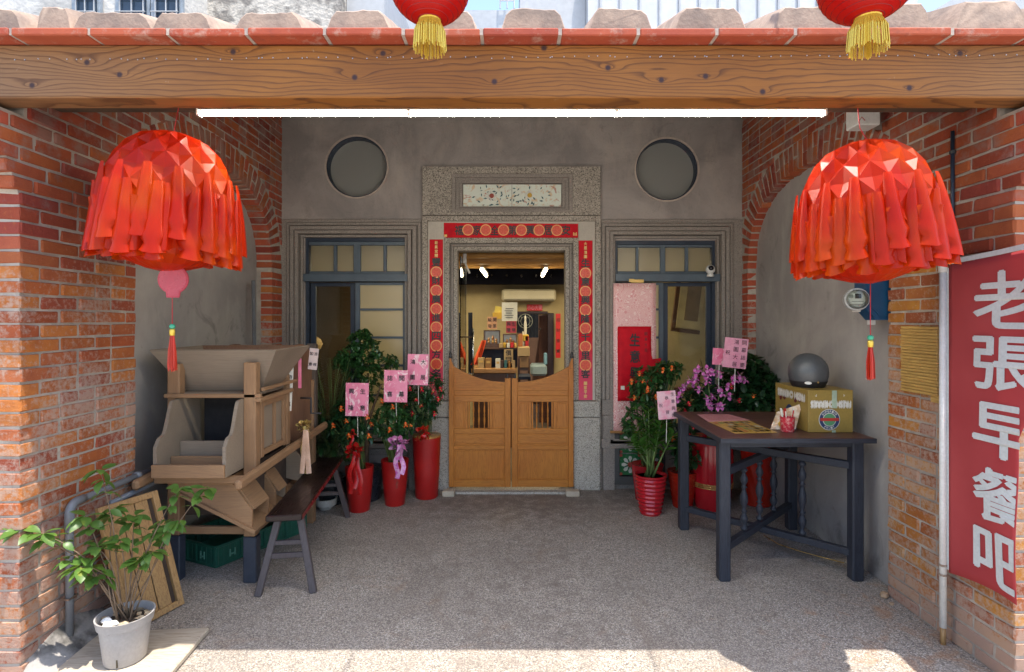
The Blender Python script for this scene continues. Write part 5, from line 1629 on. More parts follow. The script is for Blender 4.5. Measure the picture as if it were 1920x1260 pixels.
# charm and tassel below the left lantern
chm = thing('pink_charm', 'pink vase shaped paper charm with a red tassel hanging under the left lantern', 'charm', P(325, 560, 2.70))
def charm_poly():
    cx, cy, D = 325, 524, 2.70
    pts = []
    def q(u, v): p = P(u, v, D); return (p.x, p.z)
    out = [(312, 493), (338, 493), (334, 499)] + [(cx + 29 * math.cos(a), cy + 27 * math.sin(a)) for a in [R(-62 + k * 124 / 12) for k in range(13)]] + [(337, 556), (336, 558), (313, 558), (312, 556)] + [(cx + 29 * math.cos(a), cy + 27 * math.sin(a)) for a in [R(118 + k * 124 / 12) for k in range(13)]] + [(316, 499)]
    return [q(u, v) for u, v in out]
m = MB(); m.prism(charm_poly(), 2.697, 2.703, EX); o = m.build('charm_body', MAT_PINKFISH, chm)
m = MB(); pc = charm_poly(); cc_ = (sum(p[0] for p in pc) / len(pc), sum(p[1] for p in pc) / len(pc)); m.prism([(cc_[0] + (p[0] - cc_[0]) * .9, cc_[1] + (p[1] - cc_[1]) * .9) for p in pc], 2.695, 2.6972, EX); m.build('charm_field', M('pink_charm_field', (.48, .06, .09), (.40, .04, .07), scale=6, rough=.3, bump=.02), chm)
p = P(324, 470, 2.70); q = P(325, 493, 2.70); m = MB(); m.tube([p, q], .002, 5); m.build('cord', MAT_STRING, chm)
p = P(323, 558, 2.70); tassel(chm, p.x, 2.70, p.z, P(0, 612, 2.70).z, P(0, 698, 2.70).z)

lb_, TM = honeycomb_lantern('right large orange red honeycomb paper lantern with hanging tongues, in front of the right arch', P(1626, 440, 2.60), .298, 9, R(-4))
m = MB(); m.tube([P(1626, 263, 2.60), P(1612, 240, 2.60), P(1608, 200, 2.60)], .0022, 5); m.build('cord', MAT_STRING, lb_)
tt = thing('red_tassel', 'orange red silk tassel with green bead hanging under the right lantern', 'tassel', P(1634, 714, 2.62))
p = P(1632, 500, 2.60); tassel(tt, p.x, 2.60, p.z, P(0, 633, 2.60).z, P(0, 714, 2.60).z)

# small round silk lanterns with gold fringe hanging before the roof edge
MAT_SILK = mk_foil('red_silk', (.42, .006, .008), (.36, .005, .007), .3, 0)
def round_lantern(lb, c, r, fr, seed):
    root = thing('round_lantern', lb, 'lantern', c, 'small round silk lanterns at the roof edge')
    c = Vector(c)
    prof = [(r * math.cos(a) if abs(a) < 1.4 else r * .17, r * .88 * math.sin(a)) for a in [PI * (k / 20 - .5) for k in range(21)]]
    m = MB(); m.lathe(prof, c, 64, ripple=lambda t, z: 1 + .006 * math.cos(t * 32)); m.build('silk_shell', MAT_SILK, root, True)
    m = MB()
    for k in range(1, 20):
        a = PI * (k / 20 - .5); rr = r * math.cos(a) * 1.003; z = r * .88 * math.sin(a)
        m.tube([c + Vector((rr * math.cos(t), rr * math.sin(t), z)) for t in [2 * PI * q / 48 for q in range(49)]], .0013, 4, False)
    m.build('wire_hoops', M('dark_red_wire', (.30, .008, .01), rough=.5), root)['kind'] = 'stuff'
    fz = c.z - r * .86
    m = MB(); m.lathe([(fr * .62, -.0), (fr * .75, .012), (fr * .7, .03), (fr * .5, .04)], (c.x, c.y, fz - .01), 20); m.build('gold_ring', MAT_GOLDTHREAD, root, True)
    m = MB(); r_ = random.Random(seed)
    for k in range(88):
        a = 2 * PI * k / 88 + r_.uniform(-.03, .03); 
        p0 = Vector((c.x + fr * .66 * math.cos(a), c.y + fr * .66 * math.sin(a), fz + .0)); L = fr * 2.0 * r_.uniform(.86, 1.03)
        o_ = r_.uniform(.95, 1.12)
        p1 = Vector((c.x + fr * .92 * o_ * math.cos(a), c.y + fr * .92 * o_ * math.sin(a), fz - L * .35)); p2 = Vector((c.x + fr * o_ * math.cos(a), c.y + fr * o_ * math.sin(a), fz - L))
        m.tube([p0, p1, p2], .0021, 4)
    m.build('gold_fringe', MAT_GOLDTHREAD, root)['kind'] = 'stuff'
    m = MB(); m.tube([c + Vector((0, 0, r * .86)), c + Vector((0, .0, r * .86 + .5))], .003, 5); m.build('cord', MAT_STRING, root)
    m = MB(); m.tube([c + Vector((0, 0, r * .86 + .49)), c + Vector((0, .5, r * .86 + .49))], .006, 6); m.build('hook', MAT_IRON, root)
DL = 1.93
round_lantern('small round red lantern with gold fringe hanging at the middle of the roof edge', P(806, -24, DL), .139, .053, 1)
round_lantern('small round red lantern with gold fringe hanging at the right end of the roof edge', P(1627, -38, 1.90), .157, .057, 2)
# ------------------------------------------------------------------ wooden winnowing machine
MAT_OLDWOOD_X = wood('weathered_pale_wood_x', (.31, .175, .085), (.22, .12, .057), 'x', rough=.7, lin=.25, dark=(.15, .09, .055))
MAT_OLDWOOD_Y = wood('weathered_pale_wood_y', (.31, .175, .085), (.22, .118, .055), 'y', rough=.7, lin=.25, dark=(.15, .09, .055))
MAT_OLDWOOD_Z = wood('weathered_pale_wood_z', (.30, .168, .082), (.21, .113, .054), 'z', rough=.7, lin=.25, dark=(.14, .085, .05))
MAT_GREYWOOD_X = wood('grey_weathered_wood', (.27, .21, .15), (.20, .152, .108), 'x', rough=.75, dark=(.16, .12, .09), grain=.6, lin=.15)
MAT_BROWNBOARD = wood('brown_drum_board', (.22, .115, .065), (.16, .08, .045), 'z', rough=.7)
MAT_NAVYLEG = M('navy_painted_leg', (.035, .045, .065), (.025, .032, .05), scale=12, rough=.5, bump=.3)
wm = thing('winnowing_machine', 'old wooden winnowing machine with a flared hopper against the left wall', 'winnower', (-1.95, 3.9, 0))
m = MB()
XL_, XR_ = -2.20, -1.695
# posts: front pair carries the hopper
for x, D, zt in ((XL_, 3.60, 1.415), (XR_, 3.58, 1.425)):
    mm = MB(); mm.cbox(x - .04, D - .035, .70 if x > -2 else .30, x + .04, D + .035, zt, .006); mm.build('post', MAT_OLDWOOD_Z, wm)
    if x > -2: mm = MB(); mm.cbox(x - .04, D - .035, .30, x + .036, D + .035, .385, .006); mm.build('leg', MAT_OLDWOOD_Z, wm)
    mm = MB(); mm.cbox(x - .042, D - .037, 0, x + .042, D + .037, .3 - .002, .006); mm.build('leg_foot', MAT_NAVYLEG, wm)
for x, D in ((XL_, 4.62), (XR_, 4.62)):
    mm = MB(); mm.cbox(x - .035, D - .035, 0, x + .035, D + .035, 1.2, .006); mm.build('rear_leg', MAT_OLDWOOD_Z, wm)
# lower cross rail and side rails
mm = MB(); mm.cbox(XL_ + .04, 3.575, .305, XR_ - .04, 3.605, .355, .004); mm.build('cross_rail', MAT_OLDWOOD_X, wm)
mm = MB(); mm.cbox(XR_ - .015, 3.62, .30, XR_ + .02, 4.58, .34, .004); mm.build('side_rail', MAT_OLDWOOD_Y, wm)
# long carrying rails and front thin rail
for x in (XL_ - .045, XR_ + .0625):
    a = P(0, 0, 3.28); mm = MB(); mm.bar((x, 3.26, .715), (x + (.03 if x > XR_ else 0), 4.72, .80), .045, .062, c=.014); mm.build('carrying_rail', MAT_OLDWOOD_Y, wm)
mm = MB(); mm.cbox(XL_ - .02, 3.40, .685, XR_ + .035, 3.44, .73, .006); mm.build('front_rail', MAT_OLDWOOD_X, wm)
# outlet box with scalloped side boards
def scal(y):       # y measured from the front lip backwards
    pts = [(3.33, .745), (3.33, .93)]
    for k in range(11):
        t = k / 10
        pts.append((3.335 + .045 * t, .93 + .05 * math.sin(t * PI / 2)))
    for k in range(11):
        t = k / 10
        pts.append((3.40 + .10 * t, .985 + .20 * (3 * t * t - 2 * t ** 3)))
    pts += [(3.56, 1.19), (3.80, 1.19), (3.80, .745)]
    return pts
for x in (-2.165, -1.745):
    mm = MB(); mm.prism(scal(0), x - .011, x + .011, lambda p, q, a: (a, p, q)); mm.build('scalloped_side', MAT_GREYWOOD_X, wm)
mm = MB(); mm.cbox(-2.175, 3.305, .745, -1.735, 3.327, .825, .004); mm.build('front_board', MAT_OLDWOOD_X, wm)
mm = MB(); mm.cbox(-2.153, 3.33, .75, -1.757, 3.9, .765, .002); mm.build('floor_board', MAT_GREYWOOD_X, wm)
mm = MB(); mm.cbox(-2.153, 3.46, .765, -1.757, 3.48, .84, .004); mm.build('inner_step', MAT_OLDWOOD_X, wm)
mm = MB(); mm.cbox(-2.153, 3.56, .765, -1.757, 3.58, .915, .004); mm.build('inner_step', MAT_GREYWOOD_X, wm)
mm = MB(); mm.cbox(-2.153, 3.84, .76, -1.757, 3.86, 1.19); mm.build('inner_dark_sheet', M('outlet_shade_black', (.02, .018, .02), rough=.9), wm)  # near-black sheet: the shade inside the outlet is put into its colour
# top shelf / crosspiece under the hopper
mm = MB(); mm.cbox(XL_ - .05, 3.545, 1.196, XR_ + .07, 3.575, 1.222, .004); mm.build('crosspiece', MAT_OLDWOOD_X, wm)
mm = MB(); mm.cbox(XL_ - .02, 3.62, 1.20, XR_ + .02, 4.05, 1.22, .004); mm.build('shelf_board', MAT_GREYWOOD_X, wm)
mm = MB(); mm.cbox(XR_ + .042, 3.545, 1.17, XR_ + .075, 4.08, 1.195, .003); mm.build('side_ledge', MAT_OLDWOOD_Y, wm)
# hopper: an inverted pyramid of four boards
top = [(-2.35, 3.56), (-1.53, 3.56), (-1.53, 4.16), (-2.35, 4.16)]; bot = [(-2.19, 3.70), (-1.69, 3.70), (-1.69, 4.0), (-2.19, 4.0)]
zt, zb_ = 1.502, 1.225
for k in range(4):
    j = (k + 1) % 4
    a, b, c_, d = Vector((*top[k], zt)), Vector((*top[j], zt)), Vector((*bot[j], zb_)), Vector((*bot[k], zb_))
    nrm = (b - a).cross(d - a).normalized() * .014
    if nrm.dot(Vector((-1.95, 3.85, 1.4)) - a) < 0: nrm = -nrm
    mm = MB(); mm.add([a, b, c_, d, a + nrm, b + nrm, c_ + nrm, d + nrm], [(0, 1, 2, 3), (4, 5, 6, 7), (0, 1, 5, 4), (1, 2, 6, 5), (2, 3, 7, 6), (3, 0, 4, 7)])
    mm.build('hopper_board', MAT_GREYWOOD_X if k != 2 else MAT_BROWNBOARD, wm)
mm = MB()
for i in range(40): 
    r_ = random.Random(i); x = -1.72 + r_.uniform(-.09, .07); y = 4.07 + r_.uniform(-.04, .03)
    mm.box(x, y, 1.47, x + .02, y + .012, 1.475, )
mm.build('dry_husks', M('dry_husk', (.5, .27, .1), rough=.8), wm)['kind'] = 'stuff'
# framed side panel on the right
mm = MB(); mm.cbox(XR_ + .01, 3.625, .80, XR_ + .022, 4.0, 1.165, .002); mm.build('side_panel', MAT_GREYWOOD_X, wm)
for (y0, y1, z0, z1) in ((3.62, 3.66, .79, 1.17), (3.98, 4.02, .79, 1.17), (3.66, 3.98, 1.125, 1.165), (3.66, 3.98, .80, .835), (3.83, 3.845, .835, 1.125)):
    mm = MB(); mm.cbox(XR_ + .022, y0, z0, XR_ + .045, y1, z1, .003); mm.build('panel_frame', MAT_OLDWOOD_Z if z1 - z0 > .1 else MAT_OLDWOOD_Y, wm)
# fan drum
for x, nm in ((XR_ + .005, 'drum_side'), (XL_ + .0, 'drum_side')):
    mm = MB(); mm.prism([(4.36 + .36 * math.cos(t), 1.12 + .39 * math.sin(t)) for t in [2 * PI * k / 40 for k in range(40)]], x - .012, x + .012, lambda p, q, a: (a, p, q)); mm.build(nm, MAT_BROWNBOARD, wm)
mm = MB()
cv = [(4.36 + .352 * math.cos(t), 1.12 + .382 * math.sin(t)) for t in [2 * PI * k / 40 for k in range(40)]]
mm.add([(x, p, q) for x in (XL_, XR_) for p, q in cv], [(k, (k + 1) % 40, 40 + (k + 1) % 40, 40 + k) for k in range(40)]); mm.build('drum_rim', MAT_BROWNBOARD, wm)
for y in (4.06, 4.64):
    mm = MB(); mm.cbox(XR_ - .03, y - .03, .78, XR_ + .045, y + .03, 1.5 if y > 4.3 else 1.3, .005); mm.build('upright', M('dark_upright', (.10, .075, .06), rough=.7) if y > 4.3 else MAT_OLDWOOD_Z, wm)
mm = MB(); mm.bar((XR_ + .06, 3.60, 1.245), (XR_ + .06, 4.20, 1.245), .022, .022); mm.build('gate_stick', MAT_OLDWOOD_Y, wm)
# crank
mm = MB(); mm.tube([(XR_, 4.36, 1.08), (XR_ + .10, 4.36, 1.08), (XR_ + .10, 4.36, .96), (XR_ + .18, 4.36, .96)], .009, 8); mm.build('crank', MAT_IRON, wm, True)
# slanted side chutes
def chute(y0, y1, xr, z0, z1, nm='chute'):
    # side plate in the x-z plane at y0 and y1, joined by a sloping floor
    poly = [(-2.12, .70), (-1.80, .70), (-1.648, .494), (-1.648, .375), (-2.12, .60)]
    for y in (y0, y1):
        mm = MB(); mm.prism(poly, y - .009, y + .009, lambda p, q, a: (p, a, q)); mm.build(nm + '_side', MAT_OLDWOOD_X, wm)
    mm = MB(); mm.prism([(-2.16, .62), (-2.15, .635), (-1.615, .372), (-1.625, .352)], y0 - .03, y1 + .55, lambda p, q, a: (p, a, q)); mm.build(nm + '_floor', MAT_OLDWOOD_X, wm)
chute(3.49, 3.72, -1.58, 0, 0)
for (y0, y1) in ((3.50, 3.71), (3.87, 4.01)):
    mm = MB(); mm.prism([(-1.80, .70), (-1.79, .705), (-1.640, .497), (-1.648, .494)], y0, y1, lambda p, q, a: (p, a, q)); mm.build('chute_lid', MAT_OLDWOOD_Y, wm)
poly2 = [(-1.95, .72), (-1.80, .72), (-1.66, .50), (-1.66, .40), (-1.95, .52)]
for y in (3.86, 4.02):
    mm = MB(); mm.prism(poly2, y - .009, y + .009, lambda p, q, a: (p, a, q)); mm.build('chute_side', MAT_GREYWOOD_X if y > 3.9 else MAT_OLDWOOD_X, wm)
mm = MB(); mm.prism([(-1.95, .50), (-1.95, .515), (-1.64, .40), (-1.65, .385)], 4.26, 4.5, lambda p, q, a: (p, a, q)); mm.build('chute_floor', MAT_OLDWOOD_X, wm)
mm = MB(); mm.prism([(-1.95, .78), (-1.74, .78), (-1.62, .64), (-1.62, .46), (-1.80, .50)], 4.22, 4.238, lambda p, q, a: (p, a, q)); mm.build('chute_side', MAT_GREYWOOD_X, wm)
mm = MB(); mm.cbox(XL_ + .02, 3.66, .40, XR_ - .04, 4.5, .74); mm.build('gap_shade_box', M('shadow_wood', (.06, .04, .03), rough=.8), wm)  # dark filler box: shade in the gaps between the chutes, painted as dark wood

# paper notes tied to the machine
def note(u0, v0, u1, v1, D, mat, lb, chars, tilt=0, tm=None, cat='paper note'):
    return flatcard('paper_note', u0, v0, u1, v1, D, mat, lb, cat, chars, tm, tilt, th=.002)
note(527, 668, 549, 770, 4.08, MAT_PAPER, 'long white paper note with black writing on the side of the winnowing machine', '舊時農具|請勿觸摸', R(-3))
note(579, 653, 596, 693, 4.3, M('pale_pink_note', (.72, .58, .56), rough=.7), 'small pale pink note at the right tip of the hopper', '吉祥|如意', R(-6))
mm = MB(); mm.cbox(FX(559, 4.12), 4.12, FZ(728, 4.12), FX(565, 4.12), 4.124, FZ(672, 4.12), .001); o = mm.build('pink_strip', MAT_PINKPAPER); tag(o, 'thin pink paper strip hanging beside the white note on the machine', 'paper strip')

# ribbons and bows
def ribbon_strip(m, pts, w, nrm, seed=0):
    pts = [Vector(p) for p in pts]; nrm = Vector(nrm)
    vs = []
    for i, p in enumerate(pts):
        d = (pts[min(i + 1, len(pts) - 1)] - pts[max(i - 1, 0)]).normalized()
        s = d.cross(nrm)
        if s.length < 1e-3: s = Vector((1, 0, 0))
        s.normalize(); ww = w[i] if isinstance(w, list) else w
        n2 = s.cross(d)
        vs += [p + s * ww / 2, p + n2 * ww * .12, p - s * ww / 2]
    fs = []
    for i in range(len(pts) - 1):
        for k in (0, 1): fs.append((i * 3 + k, i * 3 + k + 1, i * 3 + 3 + k + 1, i * 3 + 3 + k))
    m.add(vs, fs)

def bow(root, c, size, n, mat, seed, tails=2, tail_len=.25, name='bow', w=.28):
    r_ = random.Random(seed); c = Vector(c)
    m = MB()
    for k in range(n):
        a = 2 * PI * k / n + r_.uniform(-.25, .25); el = r_.uniform(-.5, .9)
        d = Vector((math.cos(a), -.55 - .3 * r_.random(), math.sin(a))).normalized() * size * r_.uniform(.8, 1.1)
        side = Vector((-math.sin(a), 0, math.cos(a)))
        pts = []
        for q in range(9):
            t = q / 8 * PI
            pts.append(c + d * (math.sin(t) ** .8) * 1.0 + Vector((0, -1, 0)) * size * .3 * math.sin(2 * t) + side * size * .22 * math.cos(t))
        ribbon_strip(m, pts, size * w * 1.6, side)
    m.build(name + '_loops', mat, root, True)
    for k in range(tails):
        m = MB(); x = (k - (tails - 1) / 2) * size * .6
        pts = [c + Vector((x * t ** .6 + .012 * math.sin(t * 9 + k), -.03 - .02 * math.sin(t * 5 + k * 2), -tail_len * t * (1 - .15 * (k % 2)))) for t in [q / 9 for q in range(10)]]
        ribbon_strip(m, pts, size * w * 1.5, (0, -1, 0)); m.build(name + '_tail', mat, root, True)
MAT_GOLDRIB = M('gold_ribbon', (.62, .46, .16), (.42, .28, .08), scale=40, rough=.28, bump=.1, metal=.4)
MAT_PEACHRIB = M('peach_ribbon', (.66, .42, .30), (.55, .33, .22), scale=20, rough=.45, bump=.05)
MAT_REDRIB = M('red_ribbon', (.48, .008, .008), (.36, .006, .006), scale=20, rough=.3, bump=.05)
MAT_MAGRIB = M('magenta_organza', (.60, .13, .42), (.74, .42, .62), scale=26, rough=.3, bump=.05, lo=.42, hi=.58)
gb = thing('gold_bow', 'gold ribbon bow with long gold and peach tails tied to the machine crank', 'bow', P(573, 798, 4.15))
bow(gb, P(573, 798, 4.15), .06, 9, MAT_GOLDRIB, 3, 1, .36, 'gold')
for (u, w_, mt_) in ((566, .035, MAT_PEACHRIB), (579, .04, MAT_PEACHRIB)):
    m = MB(); ribbon_strip(m, [P(573 + (u - 573) * t, 806 + 82 * t, 4.1 - .01 * math.sin(t * 7)) for t in [q / 8 for q in range(9)]], w_, (0, -1, 0)); m.build('peach_tail', mt_, gb, True)

# ------------------------------------------------------------------ bench
MAT_BENCH = wood('dark_lacquered_wood', (.022, .010, .009), (.014, .007, .007), 'y', rough=.3, dark=(.01, .005, .005), spec=.35, bump=.15)
MAT_BENCHLEG = wood('grey_brown_bench_leg', (.085, .068, .07), (.062, .05, .052), 'z', rough=.55, dark=(.04, .03, .03))
be = thing('bench', 'narrow dark lacquered wooden bench beside the winnowing machine', 'bench', (-1.45, 4.0, 0))
A = Vector((-1.395, 3.355, .488)); B = Vector((-1.585, 4.78, .488))
d = (B - A).normalized(); s = Vector((d.y, -d.x, 0))
m = MB(); m.bar(A + Vector((0, 0, .0)), B, .215, .038, c=.006); m.build('seat', MAT_BENCH, be)
m = MB(); m.bar(A + s * .1085 + d * .01, B + s * .1085, .003, .03, c=.001); m.build('red_edge', M('red_edge_paint', (.16, .012, .012), rough=.3), be)
for (t, ww) in ((.14, 1), (1.28, -1)):
    c = A + d * t
    for q in (-1, 1):
        topp = c + s * q * .062 + Vector((0, 0, -.02)); foot = c + s * q * .165 - d * (.09 * ww); foot.z = 0
        m = MB(); m.bar(foot, topp, .042, .036, up=d, c=.004); m.build('leg', MAT_BENCHLEG, be)
    for h, thk in ((.30, .028), (.225, .032)):
        f = 1 - h / .47
        a = c + s * (-.062 - .103 * f) - d * (.09 * ww * f); b = c + s * (.062 + .103 * f) - d * (.09 * ww * f); a.z = b.z = h
        m = MB(); m.bar(a, b, .022, thk, c=.003); m.build('stretcher', MAT_BENCHLEG, be)

# ------------------------------------------------------------------ green crate
MAT_GREENPL = M('dark_green_plastic', (.012, .10, .065), (.01, .075, .05), scale=10, rough=.4, bump=.05, spec=.5)
cr = thing('plastic_crate', 'green plastic bread crate on the floor under the winnowing machine', 'crate', (-1.9, 4.0, 0))
co = P(405, 1066, 3.76); co.z = 0
dx = Vector((-.44, .20, 0)); dy = Vector((.36, .66, 0))
dxn, dyn = dx.normalized(), dy.normalized()
def crate_wall(p0, p1, nm):
    m = MB(); n_ = (p1 - p0).normalized(); L = (p1 - p0).length
    m.bar(p0 + Vector((0, 0, .1425)), p1 + Vector((0, 0, .1425)), .02, .018, c=.003)
    m.bar(p0 + Vector((0, 0, .012)), p1 + Vector((0, 0, .012)), .014, .022, c=.003)
    m.bar(p0 + Vector((0, 0, .075)), p1 + Vector((0, 0, .075)), .006, .12, c=.001)
    k = int(L / .045)
    for q in range(k + 1):
        a = p0 + n_ * (L * q / k); m.bar(a + Vector((0, 0, .02)), a + Vector((0, 0, .138)), .014 if q % 4 else .03, .016, up=n_, c=.002)
    m.build(nm, MAT_GREENPL, cr)
crate_wall(co, co + dx, 'crate_side'); crate_wall(co, co + dy, 'crate_side'); crate_wall(co + dx, co + dx + dy, 'crate_side'); crate_wall(co + dy, co + dx + dy, 'crate_side')
m = MB(); m.prism([(0, 0), (1, 0), (1, 1), (0, 1)], .012, .02, lambda p, q, a: co + dx * p + dy * q + Vector((0, 0, a))); m.build('crate_floor', MAT_GREENPL, cr)
MAT_PALEGREEN = M('pale_green_clip', (.12, .30, .22), rough=.5)
for (o_, dv, fr) in ((co, dxn, .25), (co, dyn, .15), (co, dyn, .4), (co, dyn, .6)):
    L = .48 if dv is dxn else .75
    p = o_ + dv * (L * fr); out = Vector((-.35, -.9, 0)) if dv is dxn else Vector((.9, -.4, 0))
    m = MB()
    for q in (-1, 1): m.bar(p + out * .014 + dv * .018 * q + Vector((0, 0, .05)), p + out * .014 + dv * .018 * q + Vector((0, 0, .10)), .009, .008, up=out, c=.001)
    m.bar(p + out * .014 - dv * .02 + Vector((0, 0, .065)), p + out * .014 + dv * .02 + Vector((0, 0, .065)), .008, .009, c=.001)
    m.build('crate_emblem', MAT_PALEGREEN, cr)

# ------------------------------------------------------------------ leaning panelled door leaf
MAT_YWOOD = wood('yellow_brown_wood', (.42, .25, .10), (.34, .195, .075), 'z', rough=.55, dark=(.14, .07, .03))
pl = thing('leaning_panel', 'yellow brown panelled wooden shutter leaning on the left wall behind the potted plant', 'shutter', (-2.06, 3.1, 0))
BR = Vector((-1.965, 3.285, .004)); BL = Vector((-2.08, 2.96, .004)); TR = Vector((-2.145, 3.31, .675)); TL = BL + (TR - BR)
ux = (BR - BL); uz = (TL - BL); W_ = ux.length; H_ = uz.length; ux.normalize(); uz.normalize(); un = ux.cross(uz)
pm = Matrix(((ux.x, un.x, uz.x, BL.x), (ux.y, un.y, uz.y, BL.y), (ux.z, un.z, uz.z, BL.z), (0, 0, 0, 1)))
fw = .036
m = MB(); m.cbox(W_ - fw, -.015, 0, W_, .015, H_, .003, pm); m.build('stile', MAT_YWOOD, pl)
m = MB(); m.cbox(0, -.015, 0, fw, .015, H_, .003, pm); m.build('stile', MAT_YWOOD, pl)
for z in (0, H_ - fw): 
    m = MB(); m.cbox(fw, -.013, z, W_ - fw, .013, z + fw, .003, pm); m.build('rail', MAT_YWOOD, pl)
for k in range(3):
    a = fw + .004 + k * (W_ - 2 * fw - .03) / 3
    m = MB(); m.cbox(a, -.004, fw, a + (W_ - 2 * fw - .03) / 3 - .006, .006, H_ - fw, .003, pm); m.build('plank', MAT_YWOOD, pl)
m = MB(); m.cbox(fw, -.010, fw, W_ - fw, -.007, H_ - fw, .001, pm); m.build('back_board', M('dark_back', (.05, .03, .02), rough=.8), pl)

# ------------------------------------------------------------------ grey drain pipes on the left wall
MAT_PVC = M('grey_pvc', (.20, .21, .225), (.165, .172, .185), scale=9, rough=.45, bump=.05)
pp = thing('drain_pipe', 'grey plastic drain pipe running down and along the left brick wall', 'pipe', (-2.285, 2.86, 0))
def arcpts(c, r, a0, a1, plane='yz', n=8):
    out = []
    for i in range(n + 1):
        t = a0 + (a1 - a0) * i / n
        out.append((c[0], c[1] + r * math.cos(t), c[2] + r * math.sin(t)))
    return out
x = -2.283
m = MB(); m.tube([(x, 2.835, 0), (x, 2.835, .70)] + arcpts((x, 2.885, .70), .05, PI, PI / 2) + [(x, 3.9, .752)], .018, 14); m.build('pipe_run', MAT_PVC, pp, True)
m = MB(); m.tube([(x, 2.835, .62), (x, 2.835, .70)] + arcpts((x, 2.885, .70), .05, PI, PI / 2) + [(x, 2.93, .75)], .0222, 14); m.build('elbow', MAT_PVC, pp, True)
m = MB(); m.tube([(x, 2.835, 0), (x, 2.835, .05)], .028, 14); m.tube([(x, 3.33, .7505), (x, 3.37, .7505)], .026, 14); m.build('pipe_collar', MAT_PVC, pp, True)
m = MB(); m.tube([(x - .03, 2.835 - .028, .27), (x + .02, 2.835 - .028, .27), (x + .02, 2.835 + .028, .27), (x - .03, 2.835 + .028, .27)], .005, 6); m.build('pipe_clip', MAT_CHROME, pp)
m = MB(); m.tube([(x, 3.12, .655), (x, 3.9, .675)], .017, 12); o = m.build('thin_pipe', MAT_PVC, None, True); tag(o, 'thinner grey pipe just below the drain pipe on the left wall', 'pipe')
# cement kerb round the pipe foot
MAT_KERB = M('stained_cement', (.32, .30, .28), (.07, .065, .06), scale=7, rough=.85, bump=.6, lo=.45, hi=.6)
m = MB(); vs = []; fs = []
nn = 14
for j in range(7):
    t = j / 6
    for k in range(nn + 1):
        y = 2.60 + .62 * k / nn; w_ = .17 * math.sin(PI * min(k / nn * 1.1 + .02, 1)) ** .5 + .02
        vs.append((-2.325 + w_ * t, y, .13 * (1 - t) ** 1.6 * math.sin(PI * min(k / nn + .05, 1)) ** .6 + .002 + .008 * mnoise.noise(Vector((k, j, 1.3)))))
for j in range(6):
    for k in range(nn): fs.append((j * (nn + 1) + k, j * (nn + 1) + k + 1, (j + 1) * (nn + 1) + k + 1, (j + 1) * (nn + 1) + k))
m.add(vs, fs); o = m.build('cement_fillet', MAT_KERB, None, True); tag(o, 'stained cement fillet round the foot of the grey drain pipe', 'cement fillet')

# ------------------------------------------------------------------ foliage tools
def leaf_verts(L, W, fold=.25, droop=.2, n=4, tip=.9):
    vs = []; fs = []
    for i in range(n + 1):
        t = i / n
        w = W / 2 * math.sin(PI * min(t ** tip, 1)) ** .8 if 0 < i < n else (.0 if i == n else W * .04)
        x = L * t; z = -droop * L * t * t
        vs += [Vector((x, w, z + fold * w)), Vector((x, 0, z)), Vector((x, -w, z + fold * w))]
    for i in range(n):
        for k in (0, 1): fs.append((i * 3 + k, i * 3 + k + 1, i * 3 + 3 + k + 1, i * 3 + 3 + k))
    return vs, fs

def mk_leaf(name, a, b, y=(.20, .22, .03), gloss=.35, tr=.25, backc=None):
    t = NT(name)
    n = t.noise(t.pos, 9, 4); n2 = t.noise(t.pos, 2.3, 3); f = t.noise(t.pos, 70, 3)
    oi = t.n('ShaderNodeObjectInfo')
    col = t.mix(t.maprange(n, .3, .7), a, b)
    col = t.mix(t.maprange(f, .55, .75, 0, .45), col, mul(a, .45))
    col = t.mix(t.maprange(t.noise(t.map(t.pos, loc=(5, 5, 5)), 17, 3), .60, .68, 0, .55), col, y)
    p = t.n('ShaderNodeBsdfPrincipled'); t.l(col, p.inputs['Base Color']); p.inputs['Roughness'].default_value = gloss; p.inputs['Specular IOR Level'].default_value = .5
    tl = t.n('ShaderNodeBsdfTranslucent'); t.l(t.mix(.5, col, (.22, .32, .03)), tl.inputs[0])
    mx = t.n('ShaderNodeMixShader'); mx.inputs[0].default_value = tr
    t.l(p.outputs[0], mx.inputs[1]); t.l(tl.outputs[0], mx.inputs[2]); t.l(mx.outputs[0], t.out.inputs['Surface'])
    return t.m
LEAF_FRESH = mk_leaf('fresh_green_leaf', (.095, .19, .032), (.055, .13, .025), (.28, .30, .04), .4, .3)
LEAF_DARK = mk_leaf('dark_green_leaf', (.022, .075, .024), (.012, .045, .018), (.05, .10, .02), .32, .15)
LEAF_MID = mk_leaf('mid_green_leaf', (.035, .11, .028), (.02, .07, .022), (.09, .16, .03), .35, .2)
LEAF_ZZ = mk_leaf('glossy_green_leaf', (.07, .19, .03), (.04, .12, .022), (.14, .24, .04), .25, .25)
MAT_TWIG = M('thin_brown_twig', (.20, .13, .08), (.13, .085, .05), scale=20, rough=.8)
MAT_GSTEM = M('pale_green_stem', (.17, .24, .08), (.11, .18, .05), scale=20, rough=.5)
MAT_SOIL = M('dark_potting_soil', (.05, .035, .025), (.10, .07, .045), scale=40, rough=.95, bump=.9, bdist=.01)

def place_matrix(p, d, roll=0.0, s=1.0):
    d = Vector(d).normalized(); up = Vector((0, 0, 1)) if abs(d.z) < .95 else Vector((0, 1, 0))
    y = up.cross(d).normalized(); z = d.cross(y)
    m3 = Matrix(((d.x, y.x, z.x), (d.y, y.y, z.y), (d.z, y.z, z.z))).to_4x4() @ Matrix.Rotation(roll, 4, 'X')
    return Matrix.Translation(p) @ m3 @ Matrix.Diagonal((s, s, s, 1))

